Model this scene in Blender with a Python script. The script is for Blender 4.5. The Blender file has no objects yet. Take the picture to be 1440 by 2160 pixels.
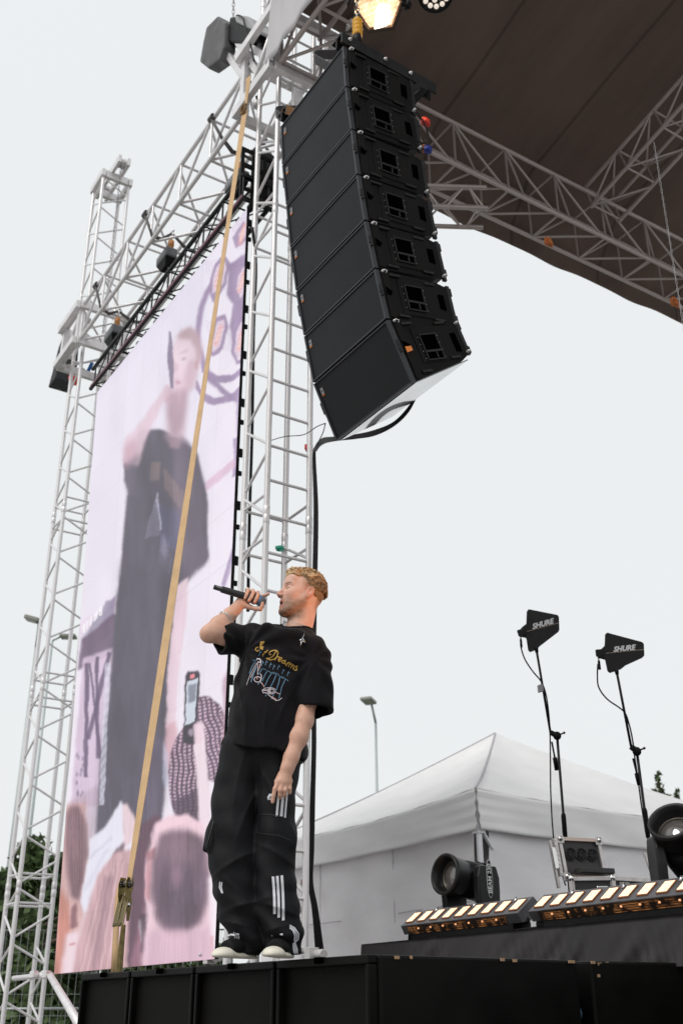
import bpy, bmesh, math, random
import numpy as np
from mathutils import Vector, Matrix, Euler
from mathutils.bvhtree import BVHTree
random.seed(7); RNG = np.random.RandomState(5)
S = bpy.context.scene
COL = S.collection

# ------------------------------------------------------------------ camera
W0, H0 = 1440., 2160.
CF = 2236.82
YAW, PIT, ROLL = .99952, .44246, -.004718
CE = np.array([0, 0, 1.5])
_f = np.array([-math.sin(YAW)*math.cos(PIT), math.cos(YAW)*math.cos(PIT), math.sin(PIT)])
_r = np.cross(_f, [0, 0, 1]); _r /= np.linalg.norm(_r); _u = np.cross(_r, _f)
_c, _s = math.cos(ROLL), math.sin(ROLL)
CR = np.array([_r*_c+_u*_s, -_r*_s+_u*_c, -_f]).T
camd = bpy.data.cameras.new('camera'); cam = bpy.data.objects.new('camera', camd); COL.objects.link(cam)
cam.matrix_world = Matrix([[*CR[0], CE[0]], [*CR[1], CE[1]], [*CR[2], CE[2]], [0, 0, 0, 1]])
camd.sensor_fit = 'VERTICAL'; camd.sensor_height = 36; camd.lens = CF*36/H0
camd.clip_start = .05; camd.clip_end = 2000
camd.dof.use_dof = True; camd.dof.focus_distance = 5.2; camd.dof.aperture_fstop = 4.0
S.camera = cam

def ray(px, py): return CR@np.array([(px-W0/2)/CF, -(py-H0/2)/CF, -1.])
def at(px, py, ax, val):
    v = ray(px, py); return CE+v*((val-CE[ax])/v[ax])
def zc(px, py, z): return CE+ray(px, py)*z

# ------------------------------------------------------------------ world, sun, exposure
S.view_settings.view_transform = 'Standard'; S.view_settings.look = 'None'
S.view_settings.exposure = 0; S.view_settings.gamma = 1
w = bpy.data.worlds.new('World'); S.world = w; w.use_nodes = True
nt = w.node_tree; nt.nodes.clear()
out = nt.nodes.new('ShaderNodeOutputWorld'); bg = nt.nodes.new('ShaderNodeBackground')
sky = nt.nodes.new('ShaderNodeTexSky'); sky.sky_type = 'NISHITA'; sky.sun_disc = False
SUN_EL, SUN_AZ = math.radians(52), math.radians(168)
sky.sun_elevation = SUN_EL; sky.sun_rotation = SUN_AZ; sky.air_density = 1.5; sky.dust_density = 4
mul = nt.nodes.new('ShaderNodeMixRGB'); mul.blend_type = 'MULTIPLY'; mul.inputs[0].default_value = 1
mul.inputs[2].default_value = (.09, .09, .09, 1)
nt.links.new(sky.outputs[0], mul.inputs[1])
tc = nt.nodes.new('ShaderNodeTexCoord'); sep = nt.nodes.new('ShaderNodeSeparateXYZ')
ramp = nt.nodes.new('ShaderNodeValToRGB')           # the cloud deck: slightly brighter towards the zenith
ramp.color_ramp.elements[0].position = .0; ramp.color_ramp.elements[0].color = (.885, .905, .912, 1)
ramp.color_ramp.elements[1].position = .75; ramp.color_ramp.elements[1].color = (.895, .918, .926, 1)
no = nt.nodes.new('ShaderNodeTexNoise'); no.inputs['Scale'].default_value = 1.6; no.inputs['Detail'].default_value = 3
mxn = nt.nodes.new('ShaderNodeMixRGB'); mxn.blend_type = 'OVERLAY'; mxn.inputs[0].default_value = .10
nt.links.new(tc.outputs['Generated'], sep.inputs[0]); nt.links.new(sep.outputs[2], ramp.inputs[0])
nt.links.new(tc.outputs['Generated'], no.inputs['Vector'])
nt.links.new(ramp.outputs[0], mxn.inputs[1]); nt.links.new(no.outputs[0], mxn.inputs[2])
mix = nt.nodes.new('ShaderNodeMixRGB'); mix.inputs[0].default_value = .93    # 93 % cloud, 7 % blue sky light
nt.links.new(mul.outputs[0], mix.inputs[1]); nt.links.new(mxn.outputs[0], mix.inputs[2])
nt.links.new(mix.outputs[0], bg.inputs[0]); bg.inputs[1].default_value = 1.0
nt.links.new(bg.outputs[0], out.inputs[0])
sd = bpy.data.lights.new('sun', 'SUN'); so = bpy.data.objects.new('sun', sd); COL.objects.link(so)
sd.energy = 1.5; sd.angle = math.radians(25); sd.color = (1, .97, .93)
_d = Vector((math.sin(SUN_AZ)*math.cos(SUN_EL), math.cos(SUN_AZ)*math.cos(SUN_EL), math.sin(SUN_EL)))
so.rotation_euler = _d.to_track_quat('Z', 'Y').to_euler(); so.location = (0, 0, 30)

# ------------------------------------------------------------------ materials
MATS = {}
def mat(name, col, rough=.6, metal=0, emit=None, es=0, noise=0, nscale=8, bump=0, bscale=40, coat=0, attr=None, spec=.5, stretch=None, trans=0, sheen=0):
    if name in MATS: return MATS[name]
    m = bpy.data.materials.new(name); m.use_nodes = True; t = m.node_tree; b = t.nodes['Principled BSDF']
    b.inputs['Base Color'].default_value = (*col, 1); b.inputs['Roughness'].default_value = rough
    b.inputs['Metallic'].default_value = metal; b.inputs['Coat Weight'].default_value = coat
    b.inputs['Specular IOR Level'].default_value = spec; b.inputs['Sheen Weight'].default_value = sheen
    co = t.nodes.new('ShaderNodeTexCoord'); src = co.outputs['Object']
    if stretch:
        mp = t.nodes.new('ShaderNodeMapping'); mp.inputs['Scale'].default_value = stretch
        t.links.new(src, mp.inputs[0]); src = mp.outputs[0]
    last = None
    if attr:
        a = t.nodes.new('ShaderNodeVertexColor'); a.layer_name = attr; last = a.outputs[0]
        t.links.new(last, b.inputs['Base Color'])
    if noise:
        n = t.nodes.new('ShaderNodeTexNoise'); n.inputs['Scale'].default_value = nscale; n.inputs['Detail'].default_value = 5
        t.links.new(src, n.inputs['Vector'])
        mr = t.nodes.new('ShaderNodeMapRange'); mr.inputs[3].default_value = 1-noise; mr.inputs[4].default_value = 1+noise
        mr.inputs[1].default_value = .3; mr.inputs[2].default_value = .7
        t.links.new(n.outputs[0], mr.inputs[0])
        mm = t.nodes.new('ShaderNodeVectorMath'); mm.operation = 'SCALE'
        if last: t.links.new(last, mm.inputs[0])
        else: mm.inputs[0].default_value = col
        t.links.new(mr.outputs[0], mm.inputs[3]); t.links.new(mm.outputs[0], b.inputs['Base Color'])
        mr2 = t.nodes.new('ShaderNodeMapRange'); mr2.inputs[3].default_value = max(0, rough-noise*.3); mr2.inputs[4].default_value = min(1, rough+noise*.3)
        t.links.new(n.outputs[0], mr2.inputs[0]); t.links.new(mr2.outputs[0], b.inputs['Roughness'])
    if bump:
        n2 = t.nodes.new('ShaderNodeTexNoise'); n2.inputs['Scale'].default_value = bscale; n2.inputs['Detail'].default_value = 4
        t.links.new(src, n2.inputs['Vector'])
        bp = t.nodes.new('ShaderNodeBump'); bp.inputs['Strength'].default_value = bump; bp.inputs['Distance'].default_value = .01
        t.links.new(n2.outputs[0], bp.inputs['Height']); t.links.new(bp.outputs[0], b.inputs['Normal'])
    if emit:
        b.inputs['Emission Color'].default_value = (*emit, 1); b.inputs['Emission Strength'].default_value = es
    MATS[name] = m; return m
ALU = mat('aluminium', (.74, .72, .725), .40, .45, noise=.12, nscale=9, bump=.12, bscale=30)
ALUD = mat('aluminium_dull', (.6, .58, .58), .5, .5, noise=.15, nscale=6)
BLK = mat('black_paint', (.006, .006, .0065), .5, noise=.3, nscale=12, spec=.15)
BLKM = mat('black_steel', (.012, .012, .013), .42, .1, noise=.3, nscale=14, spec=.3)
CABM = mat('cabinet_coating', (.007, .0065, .0065), .55, bump=.25, bscale=260, noise=.25, nscale=5, spec=.10)
CABG = mat('cabinet_gloss', (.03, .03, .032), .24, coat=1, spec=1, noise=.4, nscale=3, stretch=(1, 1, 4))
RUB = mat('rubber', (.008, .008, .009), .45, spec=.25)
CHR = mat('chrome', (.75, .74, .73), .22, 1)
ORG = mat('orange_label', (.75, .22, .03), .5)
WHT = mat('white_print', (.72, .72, .72), .5)
GREY = mat('grey_print', (.35, .35, .36), .5)
RED = mat('red_tape', (.72, .04, .02), .5)
CASE = mat('case_aluminium', (.56, .53, .52), .38, .7, noise=.15, nscale=12)
STRAP = mat('strap_webbing', (.62, .42, .235), .8, noise=.08, nscale=12, bump=.2, bscale=200, spec=.2)
SLING = mat('sling_grey', (.09, .085, .085), .85, noise=.2)
CONC = mat('asphalt', (.31, .30, .295), .9, noise=.25, nscale=3, bump=.3)

def grille_mat():
    m = bpy.data.materials.new('speaker_grille'); m.use_nodes = True; t = m.node_tree; b = t.nodes['Principled BSDF']
    b.inputs['Roughness'].default_value = .42; b.inputs['Specular IOR Level'].default_value = .17
    co = t.nodes.new('ShaderNodeTexCoord')
    v = t.nodes.new('ShaderNodeTexVoronoi'); v.inputs['Scale'].default_value = 190; v.inputs['Randomness'].default_value = .0
    t.links.new(co.outputs['Object'], v.inputs['Vector'])
    r = t.nodes.new('ShaderNodeValToRGB'); r.color_ramp.elements[0].position = .25; r.color_ramp.elements[1].position = .45
    r.color_ramp.elements[0].color = (.005, .005, .005, 1); r.color_ramp.elements[1].color = (.0135, .0145, .017, 1)
    t.links.new(v.outputs['Distance'], r.inputs[0]); t.links.new(r.outputs[0], b.inputs['Base Color'])
    n = t.nodes.new('ShaderNodeTexNoise'); n.inputs['Scale'].default_value = 3
    mr = t.nodes.new('ShaderNodeMapRange'); mr.inputs[3].default_value = .42; mr.inputs[4].default_value = .60
    t.links.new(co.outputs['Object'], n.inputs[0]); t.links.new(n.outputs[0], mr.inputs[0]); t.links.new(mr.outputs[0], b.inputs['Roughness'])
    return m
GRILL = grille_mat()

# ------------------------------------------------------------------ mesh helpers
class MB:
    def __init__(s): s.v = []; s.f = []; s.c = []
    def add(s, vs, fs, col=None):
        n = len(s.v); s.v += [tuple(map(float, q)) for q in vs]; s.f += [tuple(i+n for i in q) for q in fs]
        if col is not None: s.c += [col]*len(fs)
    def box(s, c, d, rot=None):
        hx, hy, hz = d[0]/2, d[1]/2, d[2]/2
        vs = [Vector((x, y, z)) for x in (-hx, hx) for y in (-hy, hy) for z in (-hz, hz)]
        if rot is not None: vs = [rot@q for q in vs]
        s.add([q+Vector(c) for q in vs], [(0, 1, 3, 2), (4, 6, 7, 5), (0, 4, 5, 1), (2, 3, 7, 6), (0, 2, 6, 4), (1, 5, 7, 3)])
    def beam(s, a, b, w, h, up=(0, 0, 1)):
        a, b = Vector(a), Vector(b); d = (b-a); L = d.length; d.normalize(); x = d.cross(Vector(up))
        if x.length < 1e-4: x = Vector((1, 0, 0))
        x.normalize(); y = x.cross(d)
        s.box((a+b)/2, (L, w, h), Matrix((d, x, y)).transposed())
    def tube(s, pts, r, n=8, cap=True):
        pts = [Vector(p) for p in pts]; rs = r if isinstance(r, (list, tuple)) else [r]*len(pts)
        N = len(pts); base = len(s.v); prev = None
        for i, p in enumerate(pts):
            t = (pts[min(i+1, N-1)]-pts[max(i-1, 0)]).normalized()
            if prev is None: x = t.orthogonal().normalized()
            else:
                x = prev-t*prev.dot(t)
                x = x.normalized() if x.length > 1e-5 else t.orthogonal().normalized()
            prev = x; y = t.cross(x)
            for k in range(n):
                a = 2*math.pi*k/n; s.v.append(tuple(p+(x*math.cos(a)+y*math.sin(a))*rs[i]))
        for i in range(N-1):
            for k in range(n):
                k2 = (k+1) % n; s.f.append((base+i*n+k, base+i*n+k2, base+(i+1)*n+k2, base+(i+1)*n+k))
        if cap: s.f.append(tuple(base+k for k in range(n))[::-1]); s.f.append(tuple(base+(N-1)*n+k for k in range(n)))
    def prism(s, poly, o, ux, uy, un, th):
        o, ux, uy, un = Vector(o), Vector(ux), Vector(uy), Vector(un); n = len(poly)
        a = [o+ux*p[0]+uy*p[1] for p in poly]; b = [q+un*th for q in a]
        s.add(a+b, [tuple(range(n))[::-1], tuple(range(n, 2*n))]+[(i, (i+1) % n, n+(i+1) % n, n+i) for i in range(n)])
    def lathe(s, prof, o, axis, n=24):
        o, ax = Vector(o), Vector(axis).normalized(); x = ax.orthogonal().normalized(); y = ax.cross(x); base = len(s.v)
        for (t, r) in prof:
            for k in range(n):
                a = 2*math.pi*k/n; s.v.append(tuple(o+ax*t+(x*math.cos(a)+y*math.sin(a))*r))
        for i in range(len(prof)-1):
            for k in range(n):
                k2 = (k+1) % n; s.f.append((base+i*n+k, base+i*n+k2, base+(i+1)*n+k2, base+(i+1)*n+k))
    def build(s, name, m, parent=None, smooth=False, bevel=0):
        me = bpy.data.meshes.new(name); me.from_pydata(s.v, [], s.f)
        bm = bmesh.new(); bm.from_mesh(me); bmesh.ops.recalc_face_normals(bm, faces=bm.faces); bm.to_mesh(me); bm.free()
        return mobj(name, me, m, parent, smooth, bevel)
def mobj(name, me, m, parent=None, smooth=False, bevel=0):
    if m: me.materials.append(m)
    if smooth: me.polygons.foreach_set('use_smooth', [True]*len(me.polygons))
    o = bpy.data.objects.new(name, me); COL.objects.link(o)
    if parent: adopt(o, parent)
    if bevel:
        b = o.modifiers.new('bevel', 'BEVEL'); b.width = bevel; b.segments = 2; b.limit_method = 'ANGLE'
    return o
def wm(o):
    M = o.matrix_basis.copy(); p = o.parent
    while p: M = p.matrix_basis@M; p = p.parent
    return M
def adopt(o, parent):           # keep world place
    o.parent = parent; o.matrix_basis = wm(parent).inverted()@o.matrix_basis
def tag(o, label, cat, group=None, kind=None):
    if label: o['label'] = label
    if cat: o['category'] = cat
    if group: o['group'] = group
    if kind: o['kind'] = kind
    return o
def thing(name, label, cat, loc=(0, 0, 0), group=None, rot=None):
    o = bpy.data.objects.new(name, None); COL.objects.link(o); o.empty_display_size = .1
    M = Matrix.Translation(Vector(loc))
    if rot is not None: M = M@rot.to_4x4()
    o.matrix_basis = M
    return tag(o, label, cat, group)
def copy_tree(o, M=None, parent=None):
    c = o.copy(); COL.objects.link(c)
    if parent: c.parent = parent
    if M is not None: c.matrix_basis = M
    for ch in list(o.children):
        copy_tree(ch, None, c)
    return c
_cyl = {}
def cylobj(name, a, b, r, m, parent=None):
    key = m.name
    if key not in _cyl:
        q = MB(); q.tube([(0, 0, 0), (0, 0, 1)], 1, 14); me = bpy.data.meshes.new('tube_'+key); me.from_pydata(q.v, [], q.f)
        for p in me.polygons: p.use_smooth = len(p.vertices) == 4
        me.materials.append(m); _cyl[key] = me
    a, b = Vector(a), Vector(b); d = b-a; L = d.length
    o = bpy.data.objects.new(name, _cyl[key]); COL.objects.link(o)
    o.matrix_basis = Matrix.Translation(a)@d.to_track_quat('Z', 'Y').to_matrix().to_4x4()@Matrix.Diagonal((r, r, L, 1))
    if parent: adopt(o, parent)
    return o
def truss(name, label, cat, p0, p1, wv, hv, panel, R=.025, r=.0125, m=ALU, group=None, ladder=(), seg=None, rungs=True, max_brace=100, skip=()):
    """box truss from p0 to p1 (axis), half-section vectors wv, hv"""
    p0, p1, wv, hv = Vector(p0), Vector(p1), Vector(wv), Vector(hv)
    t = thing(name, label, cat, p0, group)
    cor = [(-1, -1), (1, -1), (1, 1), (-1, 1)]
    off = [wv*a+hv*b for a, b in cor]
    for i, o in enumerate(off):
        if i in skip: continue
        cylobj('main_tube', p0+o, p1+o, R, m, t)
    L = (p1-p0).length; d = (p1-p0)/L; n = max(1, round(L/panel)); cnt = 0; st = L/n
    for fi in range(4):
        a, b = off[fi], off[(fi+1) % 4]
        for k in range(n):
            q0, q1 = p0+d*(st*k+.03), p0+d*(st*(k+1)-.03)
            if fi in ladder:
                for z in (0, .5):
                    c = p0+d*(st*(k+z)+.02); 
                    if cnt < max_brace: cylobj('brace', c+a, c+b, r, m, t); cnt += 1
                continue
            mid = (q0+q1)/2
            if rungs == 'N':
                if cnt < max_brace:
                    cylobj('brace', q0+a, q0+b, r, m, t); cylobj('brace', q0+(b if fi % 2 else a), q1+(a if fi % 2 else b), r, m, t); cnt += 2
            elif cnt < max_brace-1:
                s_, e_ = (a, b) if fi % 2 else (b, a)
                cylobj('brace', q0+s_, mid+e_, r, m, t); cylobj('brace', mid+d*.05+e_, q1+s_, r, m, t); cnt += 2
    return t
def text_mesh(body, size, extrude=.0008, shear=0, bold=0, sx=1):
    cu = bpy.data.curves.new('text', 'FONT'); cu.body = body; cu.size = size; cu.extrude = extrude; cu.shear = shear
    cu.align_x = 'CENTER'; cu.align_y = 'CENTER'; cu.offset = bold; cu.resolution_u = 3
    o = bpy.data.objects.new('tmp', cu); COL.objects.link(o); bpy.context.view_layer.update()
    me = bpy.data.meshes.new_from_object(o); bpy.data.objects.remove(o); me.transform(Matrix.Diagonal((sx, 1, 1, 1))); return me
def text_obj(name, body, size, o, ux, uy, m, parent, **k):
    me = text_mesh(body, size, **k); ux, uy = Vector(ux).normalized(), Vector(uy).normalized(); un = ux.cross(uy)
    M = Matrix((ux, uy, un)).transposed().to_4x4(); M.translation = Vector(o)
    me.materials.clear(); ob = mobj(name, me, m); ob.matrix_basis = M
    if parent: adopt(ob, parent)
    return ob
# ================================================================== SETTING
g = MB(); g.add([(-400, -400, 0), (400, -400, 0), (400, 400, 0), (-400, 400, 0)], [(0, 1, 2, 3)])
tag(g.build('ground', CONC), 'grey asphalt festival ground', None, kind='structure')
GR = mat('grass', (.05, .075, .03), .95, noise=.4, nscale=2)
g = MB(); g.add([(-90, 6, .004), (-14, 6, .004), (-14, 60, .004), (-90, 60, .004)], [(0, 1, 2, 3)])
tag(g.build('grass', GR), 'green grass beyond the stage', None, kind='structure')

# ------------------------------------------------------------------ towers and trusses
ALU_SHADED = mat('aluminium_shaded', (.44, .385, .37), .42, .4, noise=.2, nscale=5)  # aluminium with the shade under the roof put into its colour
TC = (-6.856, 3.776); TL = (-12.23, 3.776); HS = .195
def seams(t, cx, cy, zs, m=ALU):
    for z in zs:
        for a, b in ((-1, -1), (1, -1), (1, 1), (-1, 1)):
            q = MB(); q.lathe([(-.075, .025), (-.07, .0285), (-.012, .0285), (-.008, .0265), (.008, .0265), (.012, .0285), (.07, .0285), (.075, .025)], (cx+a*HS, cy+b*HS, z), (0, 0, 1), 14)
            q.build('tube_joint', m, t, True)
tc_ = truss('truss_tower', 'lattice aluminium tower rising behind the singer, right of the screen', 'truss tower', (*TC, 0), (*TC, 13.2), (HS, 0, 0), (0, HS, 0), .62, ladder=(1,), group='lattice towers of the stage')
seams(tc_, *TC, (5.05, 8.15, 11.2))
for z in (4.86, 5.24, 7.96, 8.34):
    for f0, f1 in (((-1, -1), (1, -1)), ((-1, 1), (1, 1)), ((-1, -1), (-1, 1))):
        cylobj('brace', (TC[0]+f0[0]*HS, TC[1]+f0[1]*HS, z), (TC[0]+f1[0]*HS, TC[1]+f1[1]*HS, z), .0125, ALU, tc_)
tl_ = truss('truss_tower', 'lattice aluminium tower left of the screen with its open top against the sky', 'truss tower', (*TL, 0), (*TL, 12.75), (HS, 0, 0), (0, HS, 0), .56, group='lattice towers of the stage')
seams(tl_, *TL, (2.75, 5.0, 7.3, 10.4))
for z in (2.6, 2.9, 4.85, 5.15, 7.15, 7.45):
    for f0, f1 in (((-1, -1), (1, -1)), ((1, -1), (1, 1)), ((-1, 1), (1, 1)), ((-1, -1), (-1, 1))):
        cylobj('brace', (TL[0]+f0[0]*HS, TL[1]+f0[1]*HS, z), (TL[0]+f1[0]*HS, TL[1]+f1[1]*HS, z), .0125, ALU, tl_)
# head of the towers: chain roller beams
for (cx, cy, t) in ((*TL, tl_), (*TC, tc_)):
    zt = 12.75 if t is tl_ else 13.2
    q = MB()
    for s_ in (-1, 1):
        q.box((cx, cy+s_*.21, zt+.03), (.5, .06, .12)); q.box((cx+s_*.21, cy, zt+.03), (.06, .34, .12))
        q.beam((cx-.45, cy+s_*.07, zt+.16), (cx+.5, cy+s_*.07, zt+.16), .045, .13)
    q.build('roller_beam', ALU, t, bevel=.004)
    for s_ in (-.3, .36):
        q = MB(); q.lathe([(-.03, 0), (-.03, .085), (-.015, .07), (.015, .07), (.03, .085), (.03, 0)], (cx+s_, cy, zt+.2), (0, 1, 0), 18); q.build('chain_wheel', ALUD, t, True)
def chain(q, a, b, r=.012, link=.05):
    a, b = Vector(a), Vector(b); d = b-a; n = max(2, int(d.length/link)); d /= n; x = d.orthogonal().normalized(); y = d.normalized().cross(x)
    for i in range(n):
        c = a+d*(i+.5); u = x if i % 2 else y; h = d*.62
        q.tube([c-h, c-h*.6+u*r, c+h*.6+u*r, c+h, c+h*.6-u*r, c-h*.6-u*r, c-h], r*.28, 5)
q = MB(); chain(q, (TL[0]+.36, TL[1], 12.9), (TL[0]+.36, TL[1], 9.9)); q.build('chain', mat('chain_steel', (.2, .2, .2), .4, .8), tl_)

def sleeve(cx, cy, z0, z1, label):
    t = thing('tower_sleeve', label, 'truss sleeve', (cx, cy, z0), 'sleeve blocks of the towers'); e = .31
    for a in (-1, 1):
        for b in (-1, 1):
            q = MB(); q.box((cx+a*e, cy+b*e, (z0+z1)/2), (.08, .08, z1-z0)); q.build('post', ALU, t, bevel=.004)
    for z in (z0+.05, z1-.05):
        for s_ in (-1, 1):
            q = MB(); q.box((cx, cy+s_*(e+.072), z), (.76, .06, .11)); q.build('beam', ALU, t, bevel=.004)
            q = MB(); q.box((cx+s_*(e+.072), cy, z+(.0 if 1 else 0)), (.06, 2*e+.078, .11)); q.build('beam', ALU, t, bevel=.004)
    for s_ in (-1, 1):
        q = MB(); q.tube([(cx-e, cy+s_*e, z0+.1), (cx+e, cy+s_*e, z1-.1)], .02, 10); q.build('brace', ALU, t, True)
        for z in (z0+.2, z1-.2):
            for p in (-1, 1):
                q = MB(); q.lathe([(-.03, 0), (-.03, .045), (.03, .045), (.03, 0)], (cx+p*(HS+.075), cy+s_*HS, z), (0, 1, 0), 14); q.build('guide_wheel', ALUD, t, True)
    return t
sleeve(*TC, 9.62, 10.5, 'square aluminium sleeve block round the tower at the roof corner')
sl = sleeve(*TL, 9.62, 10.3, 'square aluminium sleeve block round the tower left of the screen')

# main truss carrying the screen
ZB, ZT = 9.70, 10.27
zm, hz = (ZB+ZT)/2, (ZT-ZB)/2
truss('screen_truss', 'large horizontal aluminium truss above the video screen between the two towers', 'truss', (-12.7, 3.776, zm), (-7.2, 3.776, zm), (0, .30, 0), (0, 0, hz), .76, r=.016, rungs='N')
truss('roof_side_truss', 'long aluminium truss along the left edge of the dark roof', 'truss', (-6.825, 4.2, 9.99), (-6.825, 13.8, 9.99), (.225, 0, 0), (0, 0, .30), .76, r=.014, m=ALU_SHADED, rungs='N')
truss('roof_front_truss', 'aluminium truss along the front edge of the roof above the speakers', 'truss', (-6.45, 3.69, 9.99), (-1.5, 3.69, 9.99), (0, .22, 0), (0, 0, .29), .76, r=.016, m=ALU_SHADED, rungs='N')
SLP = .244
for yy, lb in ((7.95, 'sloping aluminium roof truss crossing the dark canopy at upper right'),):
    truss('roof_rafter', lb, 'truss', (-6.62, yy, 10.20), (-.5, yy, 10.20+SLP*6.12), (0, .23, 0), (-.244*.16, 0, .16), .55, r=.012, R=.024, m=ALU_SHADED, rungs='N')
a = np.array([-7.0, 4.1, 8.58])
e_ = at(1023, 460, 2, 8.58); dd = (e_-a); dd /= np.linalg.norm(dd); nn = np.array([dd[1], -dd[0], 0])
bt = truss('outrigger_truss', 'short aluminium truss sticking out behind the hanging speakers', 'truss', a+np.array([0, 0, .13])-dd*.0, e_+np.array([0, 0, .13]), nn*.14, (0, 0, .13), .4, r=.01, R=.024, m=ALU_SHADED)

# ------------------------------------------------------------------ canopy
def ceiling_mat():
    m = bpy.data.materials.new('roof_tarpaulin'); m.use_nodes = True; t = m.node_tree; b = t.nodes['Principled BSDF']
    b.inputs['Roughness'].default_value = .75; b.inputs['Specular IOR Level'].default_value = .25
    co = t.nodes.new('ShaderNodeTexCoord'); mp = t.nodes.new('ShaderNodeMapping'); mp.inputs['Scale'].default_value = (.22, 1.3, 1)
    t.links.new(co.outputs['Object'], mp.inputs[0])
    n = t.nodes.new('ShaderNodeTexNoise'); n.inputs['Scale'].default_value = 1.1; n.inputs['Detail'].default_value = 7; n.inputs['Roughness'].default_value = .62
    t.links.new(mp.outputs[0], n.inputs['Vector'])
    r = t.nodes.new('ShaderNodeValToRGB'); r.color_ramp.elements[0].position = .3; r.color_ramp.elements[1].position = .75
    r.color_ramp.elements[0].color = (.108, .078, .064, 1); r.color_ramp.elements[1].color = (.175, .128, .106, 1)
    t.links.new(n.outputs[0], r.inputs[0])
    w = t.nodes.new('ShaderNodeTexWave'); w.bands_direction = 'Y'; w.inputs['Scale'].default_value = .22; w.inputs['Distortion'].default_value = .25; w.inputs['Detail'].default_value = 1
    t.links.new(co.outputs['Object'], w.inputs['Vector'])
    rr = t.nodes.new('ShaderNodeValToRGB'); rr.color_ramp.elements[0].position = .0; rr.color_ramp.elements[1].position = .0035
    rr.color_ramp.elements[0].color = (.62, .62, .62, 1); rr.color_ramp.elements[1].color = (1, 1, 1, 1)
    t.links.new(w.outputs[1], rr.inputs[0])
    mx = t.nodes.new('ShaderNodeMixRGB'); mx.blend_type = 'MULTIPLY'; mx.inputs[0].default_value = 1
    t.links.new(r.outputs[0], mx.inputs[1]); t.links.new(rr.outputs[0], mx.inputs[2]); t.links.new(mx.outputs[0], b.inputs['Base Color'])
    bp = t.nodes.new('ShaderNodeBump'); bp.inputs['Strength'].default_value = .5; bp.inputs['Distance'].default_value = .05
    t.links.new(n.outputs[0], bp.inputs['Height']); t.links.new(bp.outputs[0], b.inputs['Normal'])
    return m
CEIL = ceiling_mat()
can = thing('roof_canopy', 'dark brown fabric roof canopy over the stage', 'canopy', (-6.9, 3.6, 10.3))
xs = np.linspace(-7.32, .5, 60); ys = np.linspace(3.40, 16.5, 70)
V = []; F = []
for i, x in enumerate(xs):
    for j, y in enumerate(ys):
        z = 10.62+SLP*(x+6.6)+.018*math.sin(y*2.1+x)+.03*math.sin(x*3.1+1.3*math.sin(y*.9))*.4
        if x < -6.9: z -= (-6.9-x)*1.15
        V.append((x, y, z))
for i in range(len(xs)-1):
    for j in range(len(ys)-1):
        k = i*len(ys)+j
        if xs[i] < -6.6 and ys[j] < 4.45: continue
        F.append((k, k+1, k+len(ys)+1, k+len(ys)))
me = bpy.data.meshes.new('roof_fabric'); me.from_pydata(V, [], F); o = mobj('roof_fabric', me, CEIL, can, True)
sm = o.modifiers.new('solid', 'SOLIDIFY'); sm.thickness = .006
# side drape seen outside the side truss
V = []; F = []; ys2 = np.linspace(4.6, 16.5, 240)
for i in range(9):
    for y in ys2:
        u = i/8; z = 10.12-.37*u+(.008*math.sin(y*4.7)+.005*math.sin(y*9.3+1))*u; V.append((-7.30-.05*u+.008*math.sin(y*5+u*3)*u, y, z))
for i in range(8):
    for j in range(len(ys2)-1):
        k = i*len(ys2)+j; F.append((k, k+1, k+len(ys2)+1, k+len(ys2)))
me = bpy.data.meshes.new('side_drape'); me.from_pydata(V, [], F); o = mobj('side_drape', me, CEIL, can, True)
sm = o.modifiers.new('solid', 'SOLIDIFY'); sm.thickness = .006
# grey front valance
FAB = mat('grey_valance', (.50, .49, .50), .75, noise=.08, nscale=2, bump=.2, bscale=12, stretch=(1, 1, .3))
V = []; F = []; xs2 = np.linspace(-6.62, -.5, 150)
for i in range(16):
    for x in xs2:
        u = i/15; e = max(0, 1-(x+6.62)/.3)
        z = 9.70+.01*math.sin(x*6)+u*(1.55+SLP*(x+6.6)-.25*e); V.append((x+.02*math.sin(u*9)+.34*u*math.exp(-(x+6.62)/.5), 3.405-.035*math.sin(x*13+u*2.2+math.sin(x*4)*2)*(.35+.65*u)-.03, z))
for i in range(15):
    for j in range(len(xs2)-1):
        k = i*len(xs2)+j; F.append((k, k+1, k+len(xs2)+1, k+len(xs2)))
me = bpy.data.meshes.new('front_valance'); me.from_pydata(V, [], F); o = mobj('front_valance', me, FAB, can, True)
sm = o.modifiers.new('solid', 'SOLIDIFY'); sm.thickness = .004

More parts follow.
